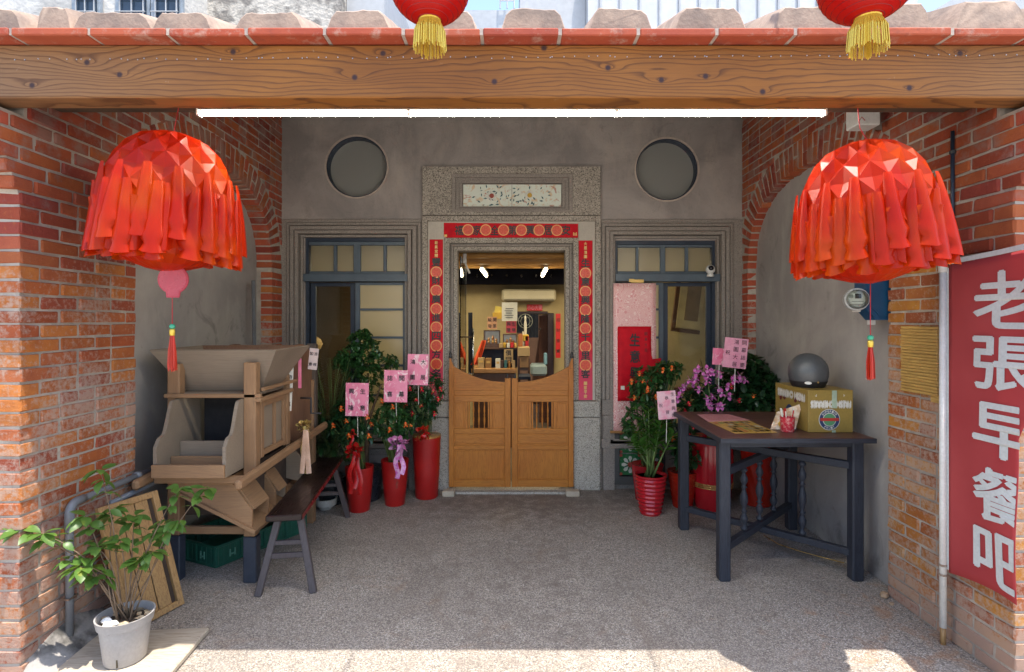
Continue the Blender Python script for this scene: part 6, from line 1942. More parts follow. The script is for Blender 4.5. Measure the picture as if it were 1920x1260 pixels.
# ------------------------------------------------------------------ the front left plant in its grey pot
fp = thing('potted_plant', 'leggy green plant in a grey plastic pot at the front left corner', 'plant', (-1.92, 2.80, 0))
pc_ = Vector((-1.90, 2.70, .035))
MAT_GREYPOT = M('grey_plastic_pot', (.36, .345, .335), (.30, .285, .275), scale=6, rough=.5, bump=.1)
m = MB(); m.lathe([(.083, 0), (.090, .009), (.110, .182), (.118, .183), (.124, .218), (.126, .225), (.119, .225), (.113, .192), (.107, .18), (.0, .176)], pc_, 40); m.build('pot', MAT_GREYPOT, fp, 'auto')
m = MB(); vs = [pc_ + Vector((0, 0, .192))]; 
for k in range(24): a = 2 * PI * k / 24; vs.append(pc_ + Vector((.110 * math.cos(a), .110 * math.sin(a), .183 + .008 * math.sin(k * 2.7))))
m.add(vs, [(0, 1 + k, 1 + (k + 1) % 24) for k in range(24)]); m.build('soil', MAT_SOIL, fp, True)
m = MB(); r_ = random.Random(8)
for k in range(34):
    a = r_.uniform(0, 2 * PI); rr = .098 * math.sqrt(r_.random()); q = pc_ + Vector((rr * math.cos(a), rr * math.sin(a), .2))
    vs, fs = leaf_verts(.035, .02, .1, .1, 3); m.add(vs, fs, place_matrix(q, (math.cos(a * 3), math.sin(a * 3), .1), a))
m.build('leaf_litter', M('dry_leaf_litter', (.5, .42, .28), (.28, .17, .09), scale=60, rough=.8), fp)['kind'] = 'stuff'
for k, (dx_, dy_) in enumerate(((-.04, -.07), (-.015, -.06), (-.07, -.03))):
    vs = []; c = pc_ + Vector((dx_, dy_, .205)); m = MB()
    m.lathe([(.0, -.012), (.018, -.008), (.024, 0), (.016, .01), (.0, .014)], c, 7, ripple=lambda t, z: 1 + .25 * math.sin(3 * t + k)); m.build('white_pebble', M('white_pebble', (.75, .74, .70), rough=.7), fp)
m = MB(); m.cbox(pc_.x + .02, pc_.y - .094, pc_.z + .01, pc_.x + .026, pc_.y - .084, pc_.z + .05, .002); m.build('pot_slot', M('dark_slot', (.07, .055, .03), rough=.9), fp)  # slot drawn as a dark brown strip on the pot
stems = [  # tip pixel, depth, leafy tips along it
    ((188, 880), 2.78, 1.0), ((160, 968), 2.72, 1.0), ((212, 955), 2.85, 1.0), ((252, 968), 2.85, 1.0), ((338, 915), 2.88, 1.0),
    ((388, 915), 2.92, .8), ((40, 992), 2.62, 1.0), ((80, 1000), 2.60, 1.0), ((130, 1050), 2.66, .7), ((150, 1062), 2.62, .9), ((300, 985), 2.95, .9),
    ((285, 1035), 2.75, 1.0), ((225, 1010), 2.72, .6), ((180, 1025), 2.66, .7), ((330, 975), 2.86, .9), ((172, 1080), 2.68, .7), ((260, 1050), 2.72, .5)]
lv = [leaf_verts(1, w, .22, dr, 5) for w, dr in ((.58, .25), (.66, .4), (.52, .15), (.6, .5))]
leafmeshes = []
for q, (vs, fs) in enumerate(lv):
    me = bpy.data.meshes.new('leaf'); me.from_pydata([tuple(v) for v in vs], [], fs); me.materials.append(LEAF_FRESH)
    for p_ in me.polygons: p_.use_smooth = True
    leafmeshes.append(me)
r_ = random.Random(21)
nleaf = 0
for (px, D, dens) in stems:
    tip = P(px[0], px[1], D); base = pc_ + Vector((r_.uniform(-.03, .03), r_.uniform(-.03, .03), .18))
    mid = base.lerp(tip, .5) + Vector((r_.uniform(-.03, .03), 0, .05)) + Vector((0, 0, .04))
    pts = [base, base.lerp(mid, .5) + Vector((r_.uniform(-.015, .015), 0, .01)), mid, mid.lerp(tip, .5) + Vector((0, 0, .012)), tip]
    m = MB(); m.tube(pts, [.0042, .0034, .0028, .0022, .0014], 6); m.build('stem', MAT_TWIG, fp, True)
    sp = [(1.0, 7), (.9, 4), (.78, 3), (.64, 1)] + ([(.52, 2)] if dens > .9 else [])
    for (t, n) in sp:
        n = max(1, int(n * dens + .5))
        i = min(int(t * 4), 3); q = pts[i].lerp(pts[i + 1], t * 4 - i)
        for k in range(n):
            a = r_.uniform(0, 2 * PI); el = r_.uniform(-.55, .35)
            dvec = Vector((math.cos(a), math.sin(a) * .8 - .25, el))
            L = r_.uniform(.052, .084) * (1.1 if t == 1 else .9)
            mt = place_matrix(q + dvec.normalized() * .008, dvec, r_.uniform(-.5, .5), L)
            o = bpy.data.objects.new('leaf', leafmeshes[nleaf % 4]); COL.objects.link(o); o.parent = fp
            WORG[o.name] = q; o.matrix_local = Matrix.Translation(-WORG[fp.name]) @ mt
            nleaf += 1
bd = MB(); mt = Matrix.Translation((-1.93, 2.66, 0)) @ Matrix.Rotation(R(4), 4, 'Z')
bd.cbox(-.25, -.18, .004, .31, .30, .034, .006, mt); o = bd.build('wooden_board', wood('bleached_board', (.50, .43, .34), (.42, .35, .27), 'x', rough=.8, dark=(.2, .15, .1)))
tag(o, 'bleached flat board lying on the ground under the grey plant pot', 'board')
m = MB(); a = P(322, 1207, 2.88); a.z = .012; m.tube([a, a + Vector((.008, .03, .004)), a + Vector((.02, .055, .0))], [.008, .011, .007], 7); o = m.build('wood_chip', MAT_YWOOD, None, True); tag(o, 'small curved wood chip on the floor right of the board', 'wood chip')

# ------------------------------------------------------------------ gift plants
def whorls(mb, centers, nl, L, W, seed, flat=.3):
    r_ = random.Random(seed)
    for (c, axis) in centers:
        axis = Vector(axis).normalized(); sx = axis.cross(Vector((0, 0, 1)))
        if sx.length < .1: sx = Vector((1, 0, 0))
        sx.normalize(); sy = axis.cross(sx)
        for k in range(nl):
            a = 2 * PI * k / nl + r_.uniform(-.4, .4)
            dv = (sx * math.cos(a) + sy * math.sin(a)) + axis * r_.uniform(-.1, .9)
            s = r_.uniform(.75, 1.15)
            vs, fs = leaf_verts(L * s, W * s, .25, r_.uniform(.05, .35), 3)
            mb.add(vs, fs, place_matrix(c, dv, r_.uniform(-.5, .5)))

def clump(c, rad, n, seed, upbias=.5):
    r_ = random.Random(seed); out = []
    for _ in range(n):
        d = Vector((r_.gauss(0, 1), r_.gauss(0, 1), r_.gauss(0, 1))).normalized()
        rr = r_.uniform(.35, 1.0) ** .5
        p = Vector(c) + Vector((d.x * rad[0], d.y * rad[1], d.z * rad[2])) * rr
        out.append((p, d + Vector((0, -.25, upbias))))
    return out

FLOWER_OR = M('orange_blossom', (.70, .085, .012), (.70, .16, .02), scale=60, rough=.5, bump=.05)
FLOWER_RED = M('crimson_blossom', (.62, .01, .03), (.5, .01, .03), scale=60, rough=.5, bump=.05)
FLOWER_MAG = M('magenta_orchid', (.52, .06, .34), (.66, .25, .52), scale=50, rough=.45, bump=.05)
def blossom(root, c, s, mat, seed, n=5, name='flower', core=None):
    r_ = random.Random(seed); m = MB(); c = Vector(c)
    ax = Vector((r_.uniform(-.5, .5), -1, r_.uniform(-.2, .6))).normalized()
    sx = ax.cross(Vector((0, 0, 1))).normalized(); sy = sx.cross(ax)
    for k in range(n):
        a = 2 * PI * k / n + r_.uniform(-.2, .2)
        dv = sx * math.cos(a) + sy * math.sin(a) + ax * .35
        vs, fs = leaf_verts(s * r_.uniform(.85, 1.1), s * .75, .15, .1, 3); m.add(vs, fs, place_matrix(c, dv, 0))
    o = m.build(name, mat, root, True)
    if core:
        m = MB(); m.lathe([(.0, -s * .2), (s * .2, 0), (0, s * .2)], c + ax * s * .25, 6); m.build('flower_heart', core, o)

MAT_POTRED = M('matt_red_pot', (.42, .012, .010), (.36, .008, .008), scale=4, rough=.42, bump=.05, spec=.5)
MAT_POTRED2 = M('glossy_red_glaze', (.48, .012, .02), (.40, .01, .018), scale=5, rough=.16, bump=.05, spec=.6)
MAT_POTORANGE = M('orange_red_glaze', (.42, .025, .010), (.36, .014, .008), scale=5, rough=.2, bump=.05)
MAT_GOLDBAND = M('gold_band', (.62, .38, .12), (.5, .28, .08), rough=.3, metal=.5)

def gift_plant(lb, base, pot_r, pot_h, ribbon, flowers, fcol, fol, card, label_card, chars, seed, potchars='', taper=.72, rim=None, group='plants in tall red pots left of the gate'):
    b = Vector(base); root = thing('potted_plant', lb, 'plant', b, group)
    rb = pot_r * taper
    prof = [(rb * .92, 0), (rb, .012), (rb + (pot_r - rb) * .55, pot_h * .5), (pot_r * .985, pot_h * .93), (pot_r * 1.0, pot_h * .955), (pot_r * 1.0, pot_h), (pot_r * .92, pot_h), (pot_r * .9, pot_h * .95), (.0, pot_h * .94)]
    m = MB(); m.lathe(prof, b, 48); m.build('pot', MAT_POTRED, root, 'auto')
    if rim:
        m = MB(); m.lathe([(pot_r * .93, pot_h - .002), (pot_r * 1.012, pot_h - .002), (pot_r * 1.015, pot_h + .014), (pot_r * .93, pot_h + .014)], b, 48); m.build('pot_rim', rim, root, 'auto')
    m = MB(); m.lathe([(.0, pot_h * .945), (pot_r * .89, pot_h * .945)], b, 24); m.build('soil', MAT_SOIL, root)
    if potchars:
        m = MB()
        for i, c_ in enumerate(potchars): text(m, c_, (b.x + .02, b.y - pot_r * (.86 - .07 * i) - .004, b.z + pot_h * (.72 - .2 * i)), pot_r * .55, pot_h * .17, bold=.01)
        m.build('pot_lettering', M('brown_red_relief', (.30, .05, .03), rough=.5), root)
    r_ = random.Random(seed)
    m = MB(); tips = []
    for (fu, fv, D, rx, rz, n) in fol:
        c = P(fu, fv, D)
        cl = clump(c, (rx, rx * .8, rz), n, seed + int(fu))
        tips += cl
        for (p, d_) in cl[::3]:
            s0 = b + Vector((r_.uniform(-.05, .05), r_.uniform(-.05, .05), pot_h * .9)); 
            m.tube([s0, s0.lerp(p, .5) + Vector((0, 0, .04)), p], [.005, .004, .002], 5)
    m.build('stems', MAT_GSTEM, root, True)['kind'] = 'stuff'
    m = MB(); whorls(m, tips, 6, .062, .026, seed)
    m.build('foliage', LEAF_DARK if seed % 2 else LEAF_MID, root, True)['kind'] = 'stuff'
    for k, (u, v, D) in enumerate(flowers): blossom(root, P(u, v, D), .030, fcol[k % len(fcol)], seed * 31 + k, core=MAT_GOLD)
    if ribbon:
        for (mt_, u, v, D, s, n, tl, L) in ribbon: bow(root, P(u, v, D), s, n, mt_, seed + int(u), tl, L, 'ribbon')
    if card:
        (u0, v0, u1, v1, D, tilt) = card
        o = flatcard('greeting_card', u0, v0, u1, v1, D, MAT_CARD, label_card, 'card', chars, None, tilt, th=.002, csz=.62, bold=.02)
        o['group'] = 'pink greeting cards on the gift plants'
        c = P((u0 + u1) / 2, v1, D + .01)
        m = MB(); m.tube([c + Vector((0, .004, .1)), c + Vector((.005, .01, -.18))], .0028, 5); m.build('card_stick', MAT_PAPER, o)
    return root
def mk_card():
    t = NT('glossy_pink_card')
    n = t.noise(t.map(t.pos, (1, 1, .6)), 16, 5, .6, 1.4); f = t.noise(t.pos, 70, 3)
    col = t.mix(t.maprange(n, .54, .60, 0, .85), (.70, .20, .32), (.80, .62, .64))
    col = t.mix(t.maprange(t.noise(t.map(t.pos, loc=(3, 3, 3)), 9, 3), .5, .7, 0, .5), col, (.60, .07, .18))
    t.bsdf(col, .22, f, .03, spec=.6)
    return t.m
MAT_CARD = mk_card()

gift_plant('leftmost of three tall red pots by the gate, orange flowers and red ribbon', P(668, 965, 4.82) * 1 + Vector((0, .1, 0)) , .125, .40,
           [(MAT_REDRIB, 668, 845, 4.62, .085, 8, 3, .36), (MAT_REDRIB, 662, 815, 4.66, .05, 4, 1, .16)],
           [(640, 766, 4.68), (625, 799, 4.66), (650, 790, 4.62), (689, 781, 4.6), (697, 795, 4.6), (692, 818, 4.58), (655, 818, 4.6)], [FLOWER_OR],
           [(655, 800, 4.78, .17, .13, 60), (655, 770, 4.85, .13, .1, 30), (682, 800, 4.8, .12, .13, 30), (625, 800, 4.85, .1, .1, 18)],
           (648, 718, 691, 780, 4.66, R(-1)), 'pink greeting card over the leftmost of the three tall red pots', '生意|興隆', 11, '大吉')
gift_plant('middle of the three tall red pots by the gate, with a magenta organza bow', P(736, 953, 4.98) + Vector((0, .1, 0)), .125, .42,
           [(MAT_MAGRIB, 750, 832, 4.78, .095, 9, 2, .30)],
           [(716, 753, 4.84), (737, 763, 4.8), (761, 797, 4.78), (770, 796, 4.78), (731, 806, 4.8)], [FLOWER_OR],
           [(735, 790, 4.95, .17, .14, 64), (735, 765, 5.0, .13, .09, 26), (762, 795, 4.95, .1, .12, 24)],
           (720, 694, 764, 754, 4.86, R(-1)), 'pink greeting card over the middle one of the three tall red pots', '開幕|誌喜', 12, '招財')
gift_plant('rightmost and tallest of the three red pots, with crimson flowers and a red bow', P(796, 940, 5.15) + Vector((0, .13, 0)), .135, .585,
           [(MAT_REDRIB, 795, 812, 4.98, .09, 7, 1, .06)],
           [(791, 730, 5.0), (780, 748, 4.98), (769, 730, 5.02), (790, 760, 4.96), (774, 775, 4.98), (815, 775, 4.98), (822, 748, 5.02), (813, 735, 5.02), (826, 730, 5.06), (760, 758, 5.0)], [FLOWER_RED],
           [(790, 765, 5.12, .16, .16, 60), (815, 735, 5.12, .07, .17, 30), (785, 735, 5.15, .12, .09, 20)],
           (764, 664, 803, 722, 5.0, R(-1.5)), 'pink greeting card over the rightmost of the three tall red pots', '大展|鴻圖', 13, '', .8, MAT_GOLDBAND)

# white bowl under the bench end
m = MB(); c = P(611, 948, 4.95); c.z = 0; m.lathe([(.05, 0), (.055, .01), (.09, .04), (.10, .10), (.093, .10), (.08, .045), (.0, .02)], c, 32); o = m.build('white_bowl', M('white_porcelain', (.60, .58, .54), rough=.25, bump=.02), None, 'auto'); tag(o, 'white porcelain bowl on the floor behind the far bench legs', 'bowl')

# bonsai-like umbrella tree and the dark fern palm at the left window
bt = thing('umbrella_tree', 'rounded dense green tree in front of the left window', 'tree', (FX(690, 5.25), 5.25, 0))
b = Vector((FX(688, 5.25), 5.22, 0))
m = MB(); m.lathe([(.12, 0), (.13, .02), (.17, .28), (.18, .30), (.16, .30), (.0, .28)], b, 28); m.build('pot', M('dark_glazed_pot', (.03, .03, .04), rough=.3), bt, 'auto')
m = MB()
for (u, v, r0) in ((682, 760, .02), (665, 730, .014), (715, 720, .014), (690, 700, .014)):
    p = P(u, v, 5.2); m.tube([b + Vector((0, 0, .28)), b + Vector((.01, -.01, .7)), p], [.025, .018, .007], 7)
m.build('trunk', MAT_TWIG, bt, True)
cls = []
for (u, v, rx, rz, n) in ((655, 668, .12, .09, 60), (675, 640, .12, .09, 60), (695, 655, .12, .09, 34), (712, 672, .11, .08, 30), (730, 680, .08, .06, 18), (665, 690, .13, .08, 30), (690, 700, .14, .09, 50), (645, 680, .09, .07, 30), (680, 625, .06, .04, 12), (700, 735, .14, .09, 20), (670, 745, .14, .12, 22)):
    cls += clump(P(u, v, 5.22), (rx, .13, rz), n, int(u * 3 + v), .7)
m = MB(); whorls(m, cls, 7, .047, .025, 5); m.build('crown', LEAF_MID, bt, True)['kind'] = 'stuff'
pf = thing('fern_palm', 'dark spiky leaved palm between the winnowing machine and the left window', 'palm', (FX(620, 5.1), 5.1, 0))
b = Vector((FX(618, 5.1), 5.1, 0))
m = MB(); m.lathe([(.11, 0), (.12, .02), (.15, .25), (.14, .25), (.0, .23)], b, 24); m.build('pot', M('dark_glazed_pot2', (.025, .03, .035), rough=.3), pf, 'auto')
r_ = random.Random(4)
stemm = MB(); frm = MB()
for k in range(60):
    tip = P(r_.uniform(572, 668), r_.uniform(650, 880), r_.uniform(4.75, 5.3))
    h = b + Vector((r_.uniform(-.03, .03), r_.uniform(-.03, .03), .24)); mid = h.lerp(tip, .55) + Vector((0, 0, r_.uniform(.1, .22)))
    pts = [h, h.lerp(mid, .6) + Vector((0, 0, .05)), mid, mid.lerp(tip, .55) + Vector((0, 0, .03)), tip]
    stemm.tube(pts, [.005, .004, .003, .002, .001], 4)
    for q in range(26):
        t = .25 + .75 * q / 26; i = min(int(t * 4), 3); pt = pts[i].lerp(pts[i + 1], t * 4 - i); dd = (pts[i + 1] - pts[i]).normalized()
        sd = dd.cross(Vector((0, 0, 1))).normalized()
        for sg in (-1, 1):
            vs, fs = leaf_verts(.11 * (1.1 - .5 * t), .010, .1, .3, 2); frm.add(vs, fs, place_matrix(pt, sd * sg + dd * .7 + Vector((0, 0, .1)), 0))
stemm.build('stems', MAT_GSTEM, pf)['kind'] = 'stuff'; frm.build('fronds', LEAF_DARK, pf)['kind'] = 'stuff'

# ------------------------------------------------------------------ right group of plants
def lathe_pot(name, lb, base, prof, mat, bands=(), group=None, extra=None):
    root = thing(name, lb, 'plant', base, group)
    m = MB(); m.lathe(prof, base, 56, ripple=extra); m.build('pot', mat, root, 'auto')
    for (r, z0, z1) in bands:
        m = MB(); m.lathe([(r - .006, z0), (r, z0 + (z1 - z0) * .2), (r, z1 - (z1 - z0) * .2), (r - .006, z1)], base, 56); m.build('gold_band', MAT_GOLDBAND, root, True)
    zt = max(z for r, z in prof); rt = max(r for r, z in prof if z > zt * .9)
    m = MB(); m.lathe([(.0, zt * .93), (rt * .88, zt * .93)], base, 20); m.build('soil', MAT_SOIL, root)
    return root
# ZZ plant in the ribbed red pot
b = P(1225, 970, 4.73); b = Vector((b.x, b.y + .1, 0))
prof = [(.085, 0), (.09, .008)]
for k in range(40):
    t = k / 39; prof.append((.09 + .047 * t ** .8 + .0045 * math.sin(t * 2 * PI * 9), .012 + .318 * t))
prof += [(.142, .335), (.142, .348), (.128, .348), (.12, .32), (.0, .315)]
zz = lathe_pot('potted_plant', 'upright green leafy stems in a ribbed crimson pot left of the table', b, prof, MAT_POTRED2)
r_ = random.Random(6)
sm = MB(); zleaf = []
for (vsx, fsx) in [leaf_verts(1, .42, .3, .15, 4), leaf_verts(1, .5, .25, .3, 4)]:
    me = bpy.data.meshes.new('leaf'); me.from_pydata([tuple(v) for v in vsx], [], fsx); me.materials.append(LEAF_ZZ)
    for p_ in me.polygons: p_.use_smooth = True
    zleaf.append(me)
cnt = 0
for k, (u, v) in enumerate(((1192, 800), (1205, 775), (1216, 768), (1228, 775), (1240, 790), (1250, 800), (1210, 805), (1235, 815), (1262, 815), (1183, 828), (1222, 800), (1199, 830))):
    tip = P(u, v, 4.70 + r_.uniform(-.06, .12)); s0 = b + Vector((r_.uniform(-.05, .05), r_.uniform(-.04, .04), .32))
    pts = [s0, s0.lerp(tip, .35) + Vector((0, -.01, .02)), s0.lerp(tip, .7) + Vector((0, -.01, .025)), tip]
    m = MB(); m.tube(pts, [.010, .008, .005, .002], 7); m.build('stem', MAT_GSTEM, zz, True)
    for q in range(11):
        t = .50 + .5 * q / 10; i = min(int(t * 3), 2); pt = pts[i].lerp(pts[i + 1], t * 3 - i); dd = (pts[i + 1] - pts[i]).normalized()
        ang = r_.uniform(-.5, .5)
        sd = Vector((math.cos(ang), math.sin(ang), 0)) * (1 if q % 2 else -1)
        mt = place_matrix(pt, sd * .75 + dd * .9 + Vector((0, -.2, 0)), r_.uniform(-.4, .4), r_.uniform(.085, .12))
        o = bpy.data.objects.new('leaf', zleaf[cnt % 2]); COL.objects.link(o); o.parent = zz; WORG[o.name] = pt
        o.matrix_local = Matrix.Translation(-WORG[zz.name]) @ mt; cnt += 1

def leafy(root, fol, seed, L, W, mat, base, h, nl=6, stems=True):
    r_ = random.Random(seed); m = MB(); tips = []
    for (fu, fv, D, rx, rz, n) in fol:
        cl = clump(P(fu, fv, D), (rx, rx * .8, rz), n, seed + int(fu)); tips += cl
        for (p, d_) in cl[::3]:
            s0 = Vector(base) + Vector((r_.uniform(-.05, .05), r_.uniform(-.05, .05), h)); m.tube([s0, s0.lerp(p, .5) + Vector((0, 0, .05)), p], [.006, .004, .002], 5)
    m.build('stems', MAT_GSTEM, root, True)['kind'] = 'stuff'
    m = MB(); whorls(m, tips, nl, L, W, seed); m.build('foliage', mat, root, True)['kind'] = 'stuff'

# orange flowering bush behind the ZZ plant, in a small patterned red pot
b = Vector((FX(1216, 5.15), 5.2, 0))
p1 = lathe_pot('potted_plant', 'bushy orange flowering plant before the pink scroll, behind the upright leafy plant', b, [(.10, 0), (.11, .01), (.145, .30), (.15, .34), (.14, .34), (.0, .32)], MAT_POTRED2)
leafy(p1, [(1215, 720, 5.05, .16, .15, 60), (1200, 760, 5.0, .12, .14, 36), (1245, 700, 5.1, .13, .09, 36), (1262, 690, 5.1, .08, .07, 16), (1188, 800, 5.0, .10, .08, 22), (1235, 760, 5.05, .12, .14, 30)], 17, .066, .027, LEAF_MID, b, .33)
for k, (u, v) in enumerate(((1243, 694), (1260, 690), (1184, 716), (1206, 714), (1215, 730), (1190, 745), (1214, 733), (1199, 700), (1230, 745), (1262, 822), (1240, 800))): blossom(p1, P(u, v, 4.86), .032, FLOWER_OR, 900 + k, core=MAT_GOLD)
# orange red pot behind the table leg
b = Vector((FX(1281, 5.0), 5.02, 0))
prof = [(.085, 0), (.09, .01)] + [(.09 + .04 * (k / 23) + .003 * math.sin(k * 2.1), .015 + .285 * k / 23) for k in range(24)] + [(.135, .31), (.135, .325), (.12, .325), (.0, .3)]
p2 = lathe_pot('potted_plant', 'dark leafy plant in an orange red ribbed pot behind the left table leg', b, prof, MAT_POTORANGE)
leafy(p2, [(1285, 850, 4.95, .13, .16, 34), (1275, 800, 5.0, .15, .12, 34)], 23, .075, .032, LEAF_DARK, b, .3)
for k, (u, v) in enumerate(((1293, 817), (1300, 800), (1285, 770), (1333, 745))): blossom(p2, P(u, v, 4.8), .028, FLOWER_RED, 950 + k)
# big crimson pot with gold bands under the table
b = Vector((FX(1335, 5.0), 5.0, 0))
rip = lambda t, z: 1 + (.012 * math.sin(t * 26 + z * 40) * math.sin(z * 60) if z > .22 else 0)
p3 = lathe_pot('potted_plant', 'orchid with magenta blooms in a large crimson pot with gold bands under the table', b, [(.14, 0), (.15, .01), (.165, .12), (.172, .20)] + [(.172 + .012 * math.sin(PI * k / 12), .20 + .40 * k / 12) for k in range(13)] + [(.178, .62), (.178, .64), (.16, .64), (.0, .6)], MAT_POTRED2,
               [(.182, .20, .212), (.184, .216, .228), (.185, .232, .244)], extra=rip)
b3 = b
leafy(p3, [(1330, 745, 5.0, .14, .09, 26), (1300, 755, 4.95, .12, .08, 20)], 31, .12, .045, LEAF_DARK, b, .62, 5)
r_ = random.Random(12)
arches = [([(1330, 780), (1322, 740), (1305, 712), (1290, 712), (1277, 735), (1272, 748)], 4.75), ([(1335, 780), (1330, 735), (1325, 700), (1312, 690), (1300, 700), (1287, 725)], 4.78), ([(1340, 780), (1350, 735), (1345, 705), (1335, 695), (1322, 700)], 4.74), ([(1342, 780), (1362, 740), (1372, 712), (1385, 705), (1398, 712)], 4.72)]
sm = MB(); k = 0
for pts_, D in arches:
    pts = [P(u, v, D + .02 * i) for i, (u, v) in enumerate(pts_)]
    sm.tube(pts, [.004] * (len(pts) - 1) + [.002], 5)
    for i in range(1, len(pts)):
        for q in range(2):
            c = pts[i - 1].lerp(pts[i], (q + 1) / 2) + Vector((r_.uniform(-.025, .025), -.03, r_.uniform(-.035, .02)))
            blossom(p3, c, .046, FLOWER_MAG, 500 + k, 5, 'orchid_bloom', P_WHT if False else M('pale_heart', (.75, .5, .66), rough=.5)); k += 1
sm.build('flower_stems', MAT_GSTEM, p3, True)
m = MB(); ribbon_strip(m, [P(1430, 0, 1)] * 0 + [P(1355 + 3 * t, 790 + 60 * t, 4.6) for t in [q / 5 for q in range(6)]], .08, (0, -1, 0)); 
# tall orange textured pot
b = Vector((FX(1423, 5.05), 5.08, 0))
rip2 = lambda t, z: 1 + .03 * math.sin(t * 11 + z * 26)
p4 = lathe_pot('potted_plant', 'glossy dark leafed shrub in a tall twisted orange red pot behind the table', b, [(.11, 0), (.12, .01)] + [(.12 + .035 * k / 20, .02 + .62 * k / 20) for k in range(21)] + [(.16, .66), (.16, .68), (.145, .68), (.0, .64)], MAT_POTORANGE, extra=rip2)
leafy(p4, [(1400, 745, 4.95, .19, .13, 50), (1380, 710, 5.05, .15, .13, 44), (1428, 725, 5.0, .15, .12, 44), (1405, 690, 5.1, .12, .10, 30), (1440, 755, 4.9, .09, .09, 20)], 41, .095, .055, LEAF_DARK, b, .66, 5)
for k, (u, v) in enumerate(((1413, 742), (1386, 750), (1371, 725), (1292, 757))): blossom(p4, P(u, v, 4.72), .03, FLOWER_OR if k == 0 else FLOWER_RED, 980 + k, core=MAT_GOLD)
# cards on the right plants
for (u0, v0, u1, v1, D, tilt, mt_, lb, chs) in ((1357, 634, 1401, 690, 4.62, R(-6), M('pale_pink_card', (.74, .36, .46), (.68, .25, .37), scale=12, rough=.4, bump=.03), 'larger pale pink card on top of the shrub behind the table', '開幕誌慶|鴻圖大展|祝'),
                                                (1336, 653, 1362, 684, 4.7, R(-4), MAT_CARD, 'smaller pink card tucked behind the larger pale one over the shrub', ''),
                                                (1233, 733, 1268, 786, 4.55, R(4), M('pink_white_card', (.72, .45, .50), (.70, .22, .32), scale=9, rough=.4, bump=.03, lo=.45, hi=.62), 'pink and white card leaning at the left corner of the table', '生意興隆|恭賀|祝')):
    o = flatcard('greeting_card', u0, v0, u1, v1, D, mt_, lb, 'card', chs, None, tilt, th=.002, bold=.0, csz=.8)
    m = MB(); c = P((u0 + u1) / 2, v1, D + .01); m.tube([c + Vector((0, .004, .05)), c + Vector((0, .02, -.2))], .003, 5); m.build('card_stick', MAT_PAPER, o)

# ------------------------------------------------------------------ table
MAT_TABLE = wood('blue_black_table_wood', (.040, .044, .056), (.028, .031, .042), 'z', rough=.5, dark=(.012, .012, .018), spec=.3, bump=.25)
MAT_TABLEX = wood('blue_black_table_wood_x', (.040, .044, .056), (.028, .031, .042), 'x', rough=.5, dark=(.012, .012, .018), spec=.3, bump=.25)
MAT_TABLETOP = wood('red_brown_table_top', (.12, .05, .035), (.09, .038, .027), 'x', rough=.38, dark=(.05, .025, .02), spec=.5, bump=.15)
tb_ = thing('square_table', 'tall dark square wooden table with turned spindles in the right niche', 'table', (1.83, 4.05, 0))
TX0, TX1, TY0, TY1, TZ = 1.36, 2.285, 3.56, 4.50, .945
m = MB(); m.cbox(TX0 - .02, TY0 - .045, TZ - .03, TX1 + .04, TY1 + .03, TZ, .006); m.build('table_top', MAT_TABLETOP, tb_)
m = MB(); fnn = lambda p, q, a: (p, q, a)
m.ring([(TX0 - .026, TY0 - .051), (TX1 + .046, TY0 - .051), (TX1 + .046, TY1 + .036), (TX0 - .026, TY1 + .036)], [(TX0 - .019, TY0 - .044), (TX1 + .039, TY0 - .044), (TX1 + .039, TY1 + .029), (TX0 - .019, TY1 + .029)], TZ - .034, TZ - .004, fnn); m.build('edge_band', MAT_TABLEX, tb_)
LG = {}
for nm, (x, y) in {'a': (1.385, 3.60), 'b': (2.25, 3.60), 'c': (1.395, 4.47), 'd': (2.27, 4.47)}.items():
    m = MB(); m.cbox(x - .037, y - .037, 0, x + .037, y + .037, TZ - .036, .008); m.build('leg', MAT_TABLE, tb_); LG[nm] = Vector((x, y, 0))
m = MB(); m.cbox(TX0 + .06, TY0 + .02, TZ - .075, TX1 - .06, TY0 + .038, TZ - .035, .003); m.build('apron', MAT_TABLEX, tb_)
m = MB(); m.cbox(TX0 + .09, TY0 + .2, TZ - .06, TX1 - .13, TY0 + .55, TZ - .045, .003); m.build('plywood_shelf', M('orange_plywood', (.42, .17, .08), rough=.5), tb_)
def rail(a, b, z, w=.045, h=.045, nm='stretcher', dz=0):
    p = LG[a].copy(); q = LG[b].copy(); p.z = q.z = z; d_ = (q - p).normalized()
    m = MB(); m.bar(p + d_ * .03, q - d_ * .03 + Vector((0, 0, dz)), w, h, c=.004); m.build(nm, MAT_TABLEX, tb_); return p, q
l1 = rail('c', 'b', .172); l2 = rail('a', 'd', .205, .045, .05)
u1 = rail('c', 'b', .745, .04, .05, 'upper_rail'); u2 = rail('a', 'd', .70, .04, .05, 'upper_rail')

def spindle(p, z0, z1):
    h = z1 - z0
    pr = [(.010, 0), (.019, .03), (.021, .05), (.012, .075), (.010, .10), (.020, .16), (.022, .21), (.014, .26), (.010, .29), (.019, .31), (.010, .33), (.013, .38), (.022, .46), (.022, .54), (.013, .62), (.010, .67), (.019, .69), (.010, .71), (.014, .74), (.022, .79), (.020, .84), (.010, .90), (.012, .925), (.021, .95), (.019, .97), (.010, 1)]
    m = MB(); m.lathe([(r * 1.2, z * h) for r, z in pr], (p.x, p.y, z0), 16); m.build('spindle', MAT_TABLE, tb_, True)
for t in (.26, .48, .70): spindle(l2[0].lerp(l2[1], t), .232, .676)
for t in (.30, .735): spindle(l1[0].lerp(l1[1], t), .196, .72)

